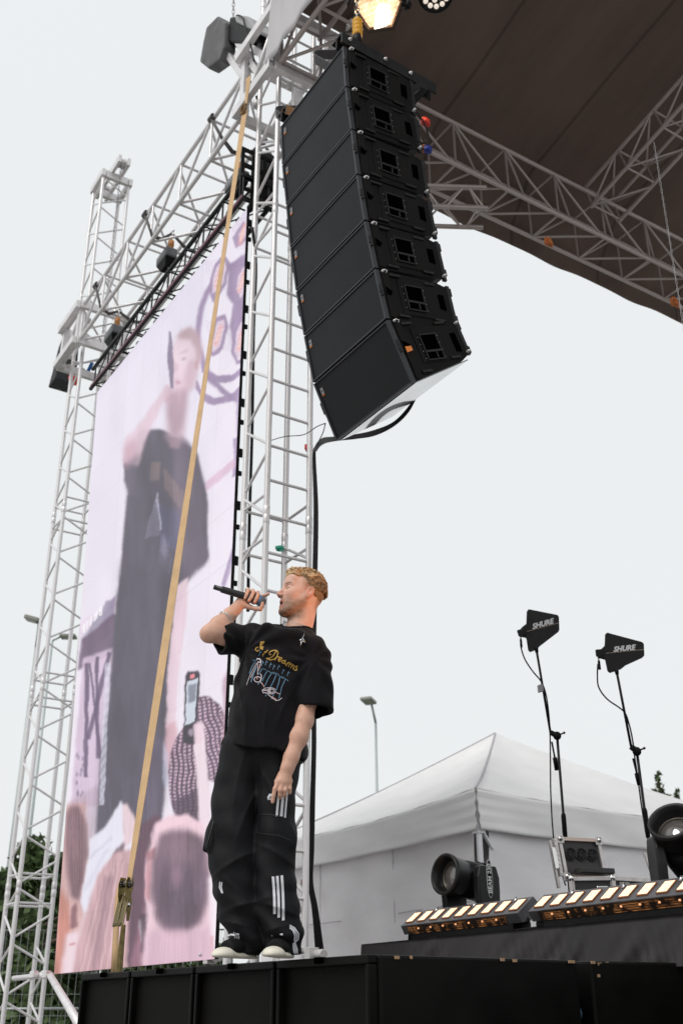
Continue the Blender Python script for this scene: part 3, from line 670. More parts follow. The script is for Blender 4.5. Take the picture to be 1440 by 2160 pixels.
ell(380, 1890, 46, 74, 0, (106, 88, 108), .75, 16); ell(384, 1790, 44, 30, 0, (150, 120, 136), .6, 12); ell(372, 1850, 9, 26, .1, (172, 134, 154), .7, 8); ell(420, 1840, 12, 60, .05, (150, 122, 144), .5, 10)
for k in range(60):
    a_ = RNG.rand()*6.28; r0_ = RNG.rand()**.5; line((380+52*r0_*math.cos(a_), 1868+95*r0_*math.sin(a_)), (380+52*r0_*math.cos(a_)+3*(RNG.rand()-.5), 1868+95*r0_*math.sin(a_)+16), 1.3, (90, 72, 92) if k % 2 else (150, 124, 142), .35, 1)
poly([(312, 1965), (330, 1960), (430, 1960), (445, 1940), (456, 2060), (300, 2060)], (222, 184, 202), .85, 8)
poly([(440, 1850), (462, 1850), (475, 2060), (450, 2060)], (244, 232, 242), 1, 4); line((446, 1975), (450, 2030), 5, (220, 140, 150), .6, 2)
def vnoise(sx, sy, seed):
    r = np.random.RandomState(seed); gh, gw = int(SCH/sy)+3, int(SCW/sx)+3; G = r.rand(gh, gw); y = np.arange(SCH)/sy; x = np.arange(SCW)/sx
    yi, xi = y.astype(int), x.astype(int); fy = (y-yi)[:, None]; fx = (x-xi)[None]; fy = fy*fy*(3-2*fy); fx = fx*fx*(3-2*fx)
    a, b, c, d = G[yi][:, xi], G[yi][:, xi+1], G[yi+1][:, xi], G[yi+1][:, xi+1]; return (a*(1-fx)+b*fx)*(1-fy)+(c*(1-fx)+d*fx)*fy-.5
low = (yy > 1640)[..., None]*1.
lum = img.mean(-1, keepdims=True); dk = np.clip((.72-lum)/.5, 0, 1)
img = img*(1+.30*vnoise(26, 90, 1)[..., None]*(.25+dk))                       # broad light and shade
img = img*(1+.22*vnoise(3.0, 60, 2)[..., None]*low*np.clip(dk*2+.15, 0, 1))   # strands of hair in the crowd
img = img*(1+.16*vnoise(9, 40, 3)[..., None]*dk)
wx = (vnoise(12, 22, 5)*5).astype(int); wy = (vnoise(16, 18, 6)*7).astype(int)  # edges lose their ruled look
img = img[np.clip(np.arange(SCH)[:, None]+wy, 0, SCH-1), np.clip(np.arange(SCW)[None]+wx, 0, SCW-1)]
img = img*np.clip(img.mean(-1, keepdims=True)/.74, 0, 1.04)**.22
for ch, x0 in zip('OTIFXF8', (-1, 5, 10, 15, 23, 29, 35)): glyph(x0, GL[ch])
img = np.clip(img*(1+(RNG.rand(SCH, SCW, 1)-.5)*.035)*(1-.035*((np.arange(SCH) % 4) < 1)[:, None, None]), 0, 1)

scr = thing('video_screen', 'tall video screen showing the singer above a crowd with a raised phone', 'video screen', (sx0, SY, sz0))
NU, NV = 250, 800
us = np.linspace(sx0, sx1, NU); vs_ = np.linspace(sz0, sz1, NV)
BLc = at(114.6, 2054.8, 0, sx0)          # the lower left corner hangs a little further back
def scr_pt(x, z, dy=0):
    u = (x-sx0)/(sx1-sx0); v = (sz1-z)/(sz1-sz0); return np.stack([x, SY+dy+(BLc[1]-SY)*(1-u)*v, z+(BLc[2]-sz0)*(1-u)*v], -1)
XX, ZZ = np.meshgrid(us, vs_, indexing='ij'); P = scr_pt(XX, ZZ)
px, py = to_px(P.reshape(-1, 3))
fx = np.clip(px-X0p-.5, 0, SCW-1.001); fy = np.clip(py-Y0p-.5, 0, SCH-1.001); ix, iy = fx.astype(int), fy.astype(int); tx, ty = (fx-ix)[:, None], (fy-iy)[:, None]
colr = (img[iy, ix]*(1-tx)+img[iy, ix+1]*tx)*(1-ty)+(img[iy+1, ix]*(1-tx)+img[iy+1, ix+1]*tx)*ty
PWm = .5; ui = np.floor((XX-sx0)/PWm).astype(int); vi = np.floor((ZZ-sz0)/PWm).astype(int); pr_ = np.random.RandomState(3).rand(40, 40)
gain = 1+.028*(pr_[ui % 40, vi % 40]-.5); fr1 = np.abs(((XX-sx0)/PWm) % 1-.5); fr2 = np.abs(((ZZ-sz0)/PWm) % 1-.5); gain = gain*np.where((fr1 > .4885) | (fr2 > .4905), .93, 1.)
colr = colr*gain.reshape(-1, 1)
idx = np.arange(NU*NV).reshape(NU, NV)
F = np.stack([idx[:-1, :-1], idx[1:, :-1], idx[1:, 1:], idx[:-1, 1:]], -1).reshape(-1, 4)
me = bpy.data.meshes.new('screen_picture'); me.vertices.add(NU*NV); me.vertices.foreach_set('co', P.reshape(-1))
me.loops.add(F.size); me.loops.foreach_set('vertex_index', F.reshape(-1)); me.polygons.add(len(F)); me.polygons.foreach_set('loop_start', np.arange(0, F.size, 4)); me.update()
ca = me.color_attributes.new('picture', 'FLOAT_COLOR', 'POINT'); ca.data.foreach_set('color', np.concatenate([colr, np.ones((len(colr), 1))], 1).reshape(-1))
SM = bpy.data.materials.new('screen_pixels'); SM.use_nodes = True; t = SM.node_tree; t.nodes.clear()
o_ = t.nodes.new('ShaderNodeOutputMaterial'); em = t.nodes.new('ShaderNodeEmission'); vc = t.nodes.new('ShaderNodeVertexColor'); vc.layer_name = 'picture'
b_ = t.nodes.new('ShaderNodeBsdfPrincipled'); b_.inputs['Base Color'].default_value = (.02, .02, .02, 1); b_.inputs['Roughness'].default_value = .6; ad = t.nodes.new('ShaderNodeAddShader')
em.inputs[1].default_value = .95; t.links.new(vc.outputs[0], em.inputs[0]); t.links.new(em.outputs[0], ad.inputs[0]); t.links.new(b_.outputs[0], ad.inputs[1]); t.links.new(ad.outputs[0], o_.inputs[0])
mobj('screen_picture', me, SM, scr)
q = MB(); c8 = [tuple(scr_pt(np.array(x), np.array(z), d)) for d in (.003, .030) for x, z in ((sx0, sz0), (sx1, sz0), (sx1, sz1), (sx0, sz1))]
q.add(c8, [(0, 1, 2, 3), (4, 7, 6, 5), (0, 4, 5, 1), (1, 5, 6, 2), (2, 6, 7, 3), (3, 7, 4, 0)]); q.build('cabinet_body', BLK, scr)
for k in range(13):
    z = sz0+.3+k*.5; q = MB(); q.box((sx1-.01, SY+.045, z), (.02, .03, .04)); q.build('cable_clip', BLK, scr)
    q = MB(); q.box((sx1-.015, SY+.05, z+.2), (.014, .03, .08)); q.build('cable_clip', BLK, scr)
q = MB()
for k in range(8):
    for dx in (.12, .38): q.box((sx0+.1+k*.5+dx*.9, SY+.04, sz1+.03), (.06, .05, .055))
q.box(((sx0+sx1)/2, SY+.05, sz1+.055), (sx1-sx0, .03, .02)); q.build('hanging_clamps', BLK, scr)

HZ = sz1+.10
hd = thing('header_truss', 'black ladder truss carrying the top edge of the video screen', 'truss', (sx0, SY, HZ))
for (dy, dz) in ((-.05, .0), (.23, .0), (-.05, .29), (.23, .29)):
    cylobj('main_tube', (sx0-.12, SY+dy, HZ+dz), (sx1+.02, SY+dy, HZ+dz), .024, BLKM, hd)
n = 9; st = (sx1-sx0)/n
for k in range(n+1):
    x = sx0+k*st
    for a_, b_ in (((-.05, 0), (-.05, .29)), ((-.05, 0), (.23, 0)), ((.23, 0), (.23, .29)), ((-.05, .29), (.23, .29))): cylobj('brace', (x, SY+a_[0], HZ+a_[1]), (x, SY+b_[0], HZ+b_[1]), .010, BLKM, hd)
    if k < n:
        cylobj('brace', (x, SY-.05, HZ), (x+st, SY-.05, HZ+.29), .008, BLKM, hd); cylobj('brace', (x+st, SY-.05, HZ), (x, SY-.05, HZ+.29), .008, BLKM, hd)
        cylobj('brace', (x, SY-.05, HZ), (x+st, SY+.23, HZ), .008, BLKM, hd)
q = MB(); q.box(((sx0+sx1)/2, SY-.078, HZ-.012), (sx1-sx0+.1, .012, .028)); q.build('pink_rail', mat('pink_rail', (.16, .07, .085), .4, .3), hd)
# black end plate with holes at the right end
q = MB()
for z0_, z1_ in ((0, .05), (.13, .17), (.27, .34), (.42, .47), (.62, .66)): q.box((sx1-.02, SY+.12, HZ+(z0_+z1_)/2), (.02, .36, z1_-z0_))
for y_ in (-.06, .06, .18, .30): q.box((sx1-.02, SY+y_, HZ+.33), (.022, .035, .66))
q.beam((sx1-.01, SY-.05, HZ), (sx1-.01, SY+.3, HZ+.62), .02, .05, (1, 0, 0)); q.build('end_plate', BLK, hd)
q = MB(); q.box((sx1-.14, SY+.24, HZ+.52), (.05, .26, .62)); q.build('chain_bag', mat('bag_black', (.03, .032, .036), .8), hd)

# chain hoists
def hoist(px, py, label, first=None):
    c = Vector(at(px, py, 1, 3.70))
    t = thing('chain_hoist', label, 'chain hoist', c, 'chain hoists carrying the screen')
    q = MB(); q.box(c, (.30, .15, .13)); q.build('motor_housing', mat('hoist_grey', (.13, .135, .14), .45, .1, noise=.2), t, bevel=.02)
    q = MB(); vs = [(-.14, -.07, -.066), (.14, -.07, -.066), (.14, .07, -.066), (-.14, .07, -.066), (-.07, -.04, -.17), (.08, -.04, -.17), (.08, .04, -.17), (-.07, .04, -.17)]
    q.add([Vector(v)+c for v in vs], [(0, 3, 2, 1), (4, 5, 6, 7), (0, 1, 5, 4), (1, 2, 6, 5), (2, 3, 7, 6), (3, 0, 4, 7)]); q.build('gear_housing', BLK, t, bevel=.01)
    text_obj('maker_text', 'ECO', .06, c+Vector((-.02, -.0765, .008)), (1, 0, 0), (0, 0, 1), mat('hoist_print', (.5, .51, .52), .5), t, sx=1.25, bold=.001)
    q = MB(); q.tube([c+Vector(v) for v in ((-.10, 0, .06), (-.09, 0, .10), (.02, 0, .10), (.03, 0, .06))], .010, 8); q.build('carry_handle', BLK, t, True)
    q = MB(); q.lathe([(0, .032), (.05, .032), (.055, .036), (.12, .036), (.125, .025), (.14, .02)], c+Vector((.10, 0, .06)), (0, 0, 1), 16); q.build('swivel', mat('swivel_orange', (.48, .20, .05), .5), t, True)
    q = MB(); hk = c+Vector((.10, 0, .20)); q.tube([hk, hk+Vector((0, 0, .04)), hk+Vector((.03, 0, .06)), hk+Vector((.03, 0, .10)), hk+Vector((0, 0, .12)), hk+Vector((-.03, 0, .10))], .010, 8); q.tube([hk+Vector((-.05, 0, .115)), hk+Vector((.05, 0, .115))], .014, 8); q.build('hook', CHR, t, True)
    q = MB(); chain(q, c+Vector((.09, 0, -.2)), c+Vector((.09, 0, -.42)), r=.014, link=.05); q.build('chain', mat('chain_steel', (.2, .2, .2), .4, .8), t)
    s_ = thing('round_sling', 'grey round sling hanging from the truss above the hoist '+{0: 'nearest the tower by the speakers', 1: 'in the middle of the screen', 2: 'at the far left'}[first], 'sling', hk+Vector((0, 0, .12)), 'slings holding the hoists')
    for yy_ in (3.46, 4.09):
        q = MB(); top = Vector((hk.x, yy_, ZB+.03)); q.tube([hk+Vector((0, 0, .10)), hk.lerp(top, .5)+Vector((0, 0, -.02)), top, top+Vector((0, 0, -.005))], [.014, .024, .02, .02], 8); q.build('sling_leg', SLING, s_, True)
        q = MB(); q.tube([top+Vector((0, 0, -.0)), (hk.x-.3, yy_, ZT-.02)], .017, 8); q.build('sling_leg', SLING, s_, True)
        q = MB(); q.lathe([(-.05, .030), (-.045, .036), (.045, .036), (.05, .030)], (hk.x-.3, yy_, ZT), (1, 0, 0), 12); q.build('sling_wrap', SLING, s_, True)
hoist(500, 385, 'dark grey chain hoist nearest the tower, at the right end of the screen top', 0)
hoist(352, 545, 'dark grey chain hoist over the middle of the screen top', 1)
hoist(240, 705, 'dark grey chain hoist over the left end of the screen top', 2)

# tower lifting hoist with its chain bag, upper left of the speakers
c = Vector(at(510, 66, 1, 3.6))
t = thing('tower_hoist', 'black chain hoist with a drooping grey chain bag, held on arms high beside the tower', 'chain hoist', c)
def pxprism(pts, y0, th, name, m, bev=.01):
    q = MB(); A_ = [Vector(at(x, y, 1, y0)) for x, y in pts]; n = len(A_); q.add(A_+[p+Vector((0, th, 0)) for p in A_], [tuple(range(n)), tuple(range(n, 2*n))]+[(i, (i+1) % n, n+(i+1) % n, n+i) for i in range(n)])
    return q.build(name, m, t, bevel=bev)
pxprism([(484, 34), (516, 32), (540, 60), (540, 84), (522, 92), (476, 90)], 3.45, .34, 'motor_housing', BLK, .03)
pxprism([(494, 30), (520, 33), (541, 60), (540, 68), (497, 46)], 3.42, .30, 'motor_cover', mat('cover_grey', (.34, .34, .35), .5), .015)
BG = mat('bag_grey', (.115, .115, .12), .85, noise=.3, nscale=6, bump=.6, bscale=9)
bgo = pxprism([(459, 33), (474, 46), (472, 98), (462, 126), (438, 144), (421, 130), (428, 90), (435, 57)], 3.40, .15, 'chain_bag', BG, .02)
q = MB(); chain(q, at(492, 36, 1, 3.6), at(494, -60, 1, 3.6), r=.015, link=.06); q.build('chain', mat('chain_steel', (.2, .2, .2), .4, .8), t)
q = MB(); q.tube(smooth_path([Vector(at(x, y, 1, 3.40)) for x, y in ((500, 32), (512, 38), (520, 70), (530, 100), (536, 128))]), .009, 6); q.build('motor_cable', BLK, t, True)
for (a_, b_) in (((497, 80), (548, 158)), ((477, 108), (524, 178)), ((508, 84), (556, 118)), ((500, 116), (530, 142))):
    q = MB(); q.beam(at(*a_, 1, 3.5), at(*b_, 1, 3.5), .06, .07); q.build('support_arm', ALU, t, bevel=.004)
# same kind of hoist seen behind the left tower
c = Vector(at(146, 745, 1, 3.9))
t = thing('tower_hoist', 'black hoist bag with a red tip hanging behind the left tower', 'chain hoist', c)
q = MB(); vs = []
for k, (z_, s_) in enumerate(((.35, .10), (.15, .125), (-.3, .15), (-.5, .16))):
    for a_, b_ in ((-1, -1), (1, -1), (1, 1), (-1, 1)): vs.append(c+Vector((a_*s_-.06*k, b_*s_, z_)))
q.add(vs, [(0, 1, 2, 3), (12, 15, 14, 13)]+[(k*4+i, k*4+(i+1) % 4, k*4+4+(i+1) % 4, k*4+4+i) for k in range(3) for i in range(4)]); q.build('chain_bag', mat('bag_black', (.03, .032, .036), .8), t, bevel=.02)
q = MB(); q.lathe([(-.1, 0), (-.08, .07), (0, .09), (.08, .07), (.1, 0)], at(158, 798, 1, 3.8), (0, 0, 1), 12); q.build('red_cap', RED, t, True)
q = MB(); q.tube(smooth_path([Vector(at(x, y, 1, 3.9)) for x, y in ((146, 700), (139, 710), (138, 725), (143, 735))]), .03, 8); q.build('hose', BLK, t, True)
q = MB(); q.beam(at(195, 765, 1, 3.97), at(182, 792, 1, 3.97), .05, .012); tag(q.build('strap', mat('blue_strap', (.02, .13, .4), .6)), 'short blue strap tied to the left tower below its sleeve', 'strap')

# long orange ratchet strap
st_ = thing('ratchet_strap', 'long orange brown ratchet strap running from the tower top down to the stage edge', 'strap', at(250, 2045, 1, 2.45))
A = Vector(at(517, 232, 1, 3.36)); Bm = Vector(at(272, 1866, 1, 2.54))
q = MB(); n = 60; V = []
d = (Bm-A); dn = d.normalized(); side0 = Vector((.54, .84, 0)); side1 = Vector((.3, -.5, .2))
for i in range(n+1):
    u = i/n; p = A.lerp(Bm, u)+Vector((0, 0, -.05*math.sin(math.pi*u))); an = .55*math.sin(u*3.0+.2)+.5*(1-u)+1.0*max(0, (u-.72)/.28)**1.5
    s1 = (side0-dn*side0.dot(dn)).normalized(); s2 = dn.cross(s1); s = s1*math.cos(an)+s2*math.sin(an)
    V += [p-s*.034, p+s*.034]
q.v = [tuple(v) for v in V]; q.f = [(2*i, 2*i+1, 2*i+3, 2*i+2) for i in range(n)]
o = q.build('strap_webbing', STRAP, st_); m_ = o.modifiers.new('s', 'SOLIDIFY'); m_.thickness = .003
q = MB(); T = Vector(at(524, 166, 1, 3.36)); q.add([A+Vector((-.02, 0, 0)), A+Vector((.02, 0, 0)), T+Vector((.055, 0, 0)), T+Vector((-.05, 0, .05))], [(0, 1, 2, 3)]); o = q.build('strap_end', STRAP, st_); m_ = o.modifiers.new('s', 'SOLIDIFY'); m_.thickness = .004
q = MB(); q.tube([A+Vector((.05*math.cos(a_), -.02, .05*math.sin(a_)-.0)) for a_ in np.linspace(0, 6.2, 12)], .014, 8); q.build('strap_knot', mat('knot', (.22, .13, .06), .8), st_, True)
# ratchet: two side plates, drum, handle, hook end
rc = Vector(at(266, 1868, 1, 2.53)); axd = Vector((.85, .40, 0)).normalized(); rb = Vector(at(252, 1962, 1, 2.5)); vd = (rb-rc).normalized()
GOLD = mat('ratchet_zinc', (.20, .155, .06), .42, .8, noise=.4, nscale=25)
q = MB()
for s_ in (-.028, .028):
    o_ = rc+axd*s_
    q.prism([(-.036, .01), (-.024, .046), (.024, .046), (.036, .01), (.020, -.05), (.030, -.10), (.016, -.20), (-.006, -.20), (-.012, -.12), (-.034, -.06)], o_, Vector((-.40, .85, 0)).normalized(), Vector((0, 0, 1)), axd, .004)
q.build('ratchet_frame', GOLD, st_, bevel=.002)
q = MB(); q.lathe([(-.04, .0), (-.04, .012), (.04, .012), (.04, 0)], rc+Vector((0, 0, -.11)), axd, 12); q.build('lower_axle', CHR, st_, True)
q = MB(); q.lathe([(-.04, .0), (-.04, .02), (.04, .02), (.04, 0)], rc+Vector((0, 0, .01)), axd, 16)
for k in range(10):
    a_ = k*.628
    for s_ in (-.034, .034): q.box(rc+axd*s_+Vector((.024*math.cos(a_)*.84, -.024*math.cos(a_)*.54, .01+.024*math.sin(a_))), (.009, .009, .009))
q.build('ratchet_drum', mat('drum_steel', (.12, .11, .10), .35, .9), st_, True)
q = MB()
for s_ in (-.022, .022): q.beam(rc+axd*s_+Vector((-.01, 0, -.05)), rb+axd*s_+Vector((.02, -.02, .02)), .010, .034, axd)
q.beam(rb+axd*-.03+Vector((.02, -.02, .03)), rb+axd*.03+Vector((.02, -.02, .03)), .016, .016); q.build('ratchet_handle', mat('handle_steel', (.16, .13, .07), .4, .85), st_, bevel=.002)
q = MB(); V = []
pl = [(-.018, .0, .03), (-.05, 0, -.0), (-.062, 0, -.06), (-.058, 0, -.2), (-.05, 0, -.34), (-.045, 0, -.50)]
for (a_, b_, z_) in pl: V += [rc+Vector((a_, a_*.3, z_))-axd*.022, rc+Vector((a_, a_*.3, z_))+axd*.022]
q.v = [tuple(v) for v in V]; q.f = [(2*i, 2*i+1, 2*i+3, 2*i+2) for i in range(len(pl)-1)]; o = q.build('strap_loop', STRAP, st_, True); m_ = o.modifiers.new('s', 'SOLIDIFY'); m_.thickness = .004
q = MB(); e1 = Vector(at(262, 1950, 1, 2.5)); e2 = Vector(at(250, 2060, 1, 2.5))
for k in range(4): q.beam(e1+axd*(.008*k-.012)+Vector((-.012*k+.01, 0, 0)), e2+axd*(.014*k-.02)+Vector((-.01*k+.015, 0, 0)), .03, .006, axd)
q.build('strap_tail', mat('strap_olive', (.26, .20, .08), .8, noise=.3, nscale=30), st_, bevel=.002)

# ================================================================== STAGE FRONT: subwoofers, deck, riser
ZS = 1.72
base = [at(px, 2012+(780-px)*.0705, 2, ZS)[:2] for px in (170, 275, 410, 580, 780)]
lab = ['leftmost', 'second from the left', 'third from the left, under one shoe', 'rightmost of the front row']
SUBM = mat('sub_coating', (.0032, .0030, .0026), .5, bump=.06, bscale=160, noise=.5, nscale=3, spec=.12)
CHIP = mat('chipped_wood', (.33, .21, .12), .8)
def quadbox(q, p, z0, z1):
    q.add([(x, y, z0) for x, y in p]+[(x, y, z1) for x, y in p], [(0, 3, 2, 1), (4, 5, 6, 7)]+[(i, (i+1) % 4, 4+(i+1) % 4, 4+i) for i in range(4)])
for i in range(4):
    a, b = Vector(base[i]), Vector(base[i+1]); d = (b-a).normalized(); nrm = Vector((-d.y, d.x)); g = .012
    L_ = (b-a).length; bk = Vector((0, 1))*1.10; bk2 = Vector((-.012, 1.146)) if i == 3 else bk
    t = thing('subwoofer', 'black grille-fronted subwoofer along the stage edge, '+lab[i], 'subwoofer', (*a, ZS-1.1), 'subwoofers along the stage edge')
    p = [a+d*g+nrm*.05, b-(d*g if i < 3 else d*0)+nrm*.05, b-(d*g if i < 3 else d*0)+bk2, a+d*g+bk]
    q = MB(); quadbox(q, p, ZS-1.1, ZS); q.build('cabinet', SUBM, t, bevel=.012)
    q = MB()       # frame round the grille
    for z_ in (ZS-.018, ZS-1.082): q.beam((*(a+d*g+nrm*.025), z_), (*(b-d*g+nrm*.025), z_), .05, .034)
    for e in (a+d*(g+.012)+nrm*.025, b-d*(g+.012)+nrm*.025): q.beam((*e, ZS-1.06), (*e, ZS-.036), .05, .022, (d.x, d.y, 0))
    q.build('front_frame', SUBM, t, bevel=.006)
    q = MB(); m0, m1 = a+d*.03+nrm*.035, b-d*.03+nrm*.035
    q.add([(*m0, ZS-1.06), (*m1, ZS-1.06), (*m1, ZS-.034), (*m0, ZS-.034)], [(0, 1, 2, 3)]); q.build('grille', mat('sub_grille', (.0030, .0028, .0023), .6, bump=.2, bscale=300, stretch=(.1, .1, 1), spec=.09), t)
    q = MB(); mc = a.lerp(b, .5)+nrm*.0; q.box((*mc, ZS-.012), (.05, .03, .025)); q.build('top_notch', mat('well_black', (0, 0, 0)), t)
    if i == 3:
        q = MB()
        for (px_, w_) in ((838, .022), (868, .01), (1060, .02), (1086, .02), (1205, .035)):
            c_ = at(px_, 2016, 0, b.x+.002); q.box((b.x-.003, c_[1], ZS-.006-.006*RNG.rand()), (.008, w_, .012))
        q.build('chipped_edge', CHIP, t)
        q = MB(); q.box((b.x+.002, b.y+.58, ZS-.42), (.008, .2, .12)); q.build('side_handle', mat('well_black', (0, 0, 0)), t)
y0, y1 = at(1243, 2026, 2, ZS)[1], 4.34; xb = at(1243, 2026, 2, ZS)[0]
t = thing('subwoofer', 'black subwoofer side with chipped corner at the lower right, behind the gap', 'subwoofer', (xb, y0, ZS-1.1), 'subwoofers along the stage edge')
q = MB(); quadbox(q, [(xb-.7, y0), (xb, y0), (xb+.04, y0+1.1), (xb-.7, y0+1.1)], ZS-1.1, ZS+.0); q.build('cabinet', SUBM, t, bevel=.012)
q = MB()
for dy, dz in ((.02, -.004), (.06, -.01), (.11, -.006), (.05, -.06)): q.box((xb-.002, y0+dy, ZS+dz-.004), (.008, .02+.02*RNG.rand(), .012))
q.build('chipped_edge', CHIP, t)
q = MB(); gy = (base[4][1]+1.146+y0)/2; q.box((xb-.12, gy, ZS-.18), (.05, .05, .04)); q.tube(smooth_path([Vector(v) for v in ((xb-.10, gy, ZS-.17), (xb-.06, gy+.01, ZS-.22), (xb-.10, gy, ZS-.30), (xb-.08, gy+.01, ZS-.40), (xb-.12, gy, ZS-.5))]), .012, 8)
tag(q.build('speaker_cable', mat('cable_blue', (.03, .08, .12), .4)), 'bluish cable and plug in the gap between the two subwoofers', 'cable')
q = MB(); q.box((-5.65, 4.1, ZS-.055), (2.4, 1.05, .10)); o = q.build('stage_deck', mat('deck_black', (.02, .019, .018), .6, noise=.3)); tag(o, 'black stage deck behind the subwoofers', None, kind='structure')
q = MB(); q.box((-4.3, 4.0, .31), (4.3, 2.8, .60)); o = q.build('stage_base', mat('deck_black', (.02, .019, .018), .6)); tag(o, 'black stage base below the subwoofers', None, kind='structure')
q = MB(); q.box((-3.4, 7.2, .85), (6.4, 5.0, 1.6)); o = q.build('stage_floor', mat('deck_black', (.02, .019, .018), .6)); tag(o, 'black main stage floor under the canopy', None, kind='structure')
# riser with cloth
RY = 4.42; RZ = at(1100, 1965, 1, RY)[2]; rx0 = at(765, 1995, 1, RY)[0]
t = thing('stage_riser', 'low riser wrapped in wrinkled black cloth, carrying the lights', 'riser', (rx0, RY, ZS))
q = MB(); q.box(((rx0-1.4)/2, RY+.75, (ZS+RZ)/2-.01), (-rx0-1.4-.02, 1.46, RZ-ZS-.02)); q.build('riser_deck', BLK, t)
CLO = mat('black_cloth', (.022, .019, .020), .5, noise=.25, nscale=4, bump=.5, bscale=7, stretch=(1, 1, .6), spec=.4)
V = []; F = []; NX = 420; NZ = 12; xs = np.linspace(rx0, -1.4, NX)
for k in range(NZ):
    u = k/(NZ-1)
    for x in xs:
        wv_ = (.010*math.sin(x*23+3.5*math.sin(x*3.1)+u*6)+.007*math.sin(x*41+u*9+math.sin(x*7)*3)+.004*math.sin(x*97-u*7+math.sin(x*13)*2))*(.5+.5*math.sin(x*1.9+math.sin(x*4.3)*2))
        V.append((x, RY-.012-wv_*u*1.5-.03*u, RZ+.012-(RZ-ZS+.03)*u))
for k in range(NZ-1):
    for j in range(NX-1): i0 = k*NX+j; F.append((i0, i0+1, i0+NX+1, i0+NX))
b0 = len(V)
for x in xs: V.append((x, RY+1.5, RZ+.012))
for j in range(NX-1): F.append((j, j+1, b0+j+1, b0+j))
me = bpy.data.meshes.new('riser_cloth'); me.from_pydata(V, [], F); mobj('riser_cloth', me, CLO, t, True)
V = []; F = []
for k in range(8):
    for j in range(40):
        u = k/7; y = RY+j/39*1.5; V.append((rx0-.005-.012*u*math.sin(y*40), y, RZ+.012-(RZ-ZS+.02)*u))
for k in range(7):
    for j in range(39): i0 = k*40+j; F.append((i0, i0+1, i0+41, i0+40))
me = bpy.data.meshes.new('side_cloth'); me.from_pydata(V, [], F); mobj('side_cloth', me, CLO, t, True)

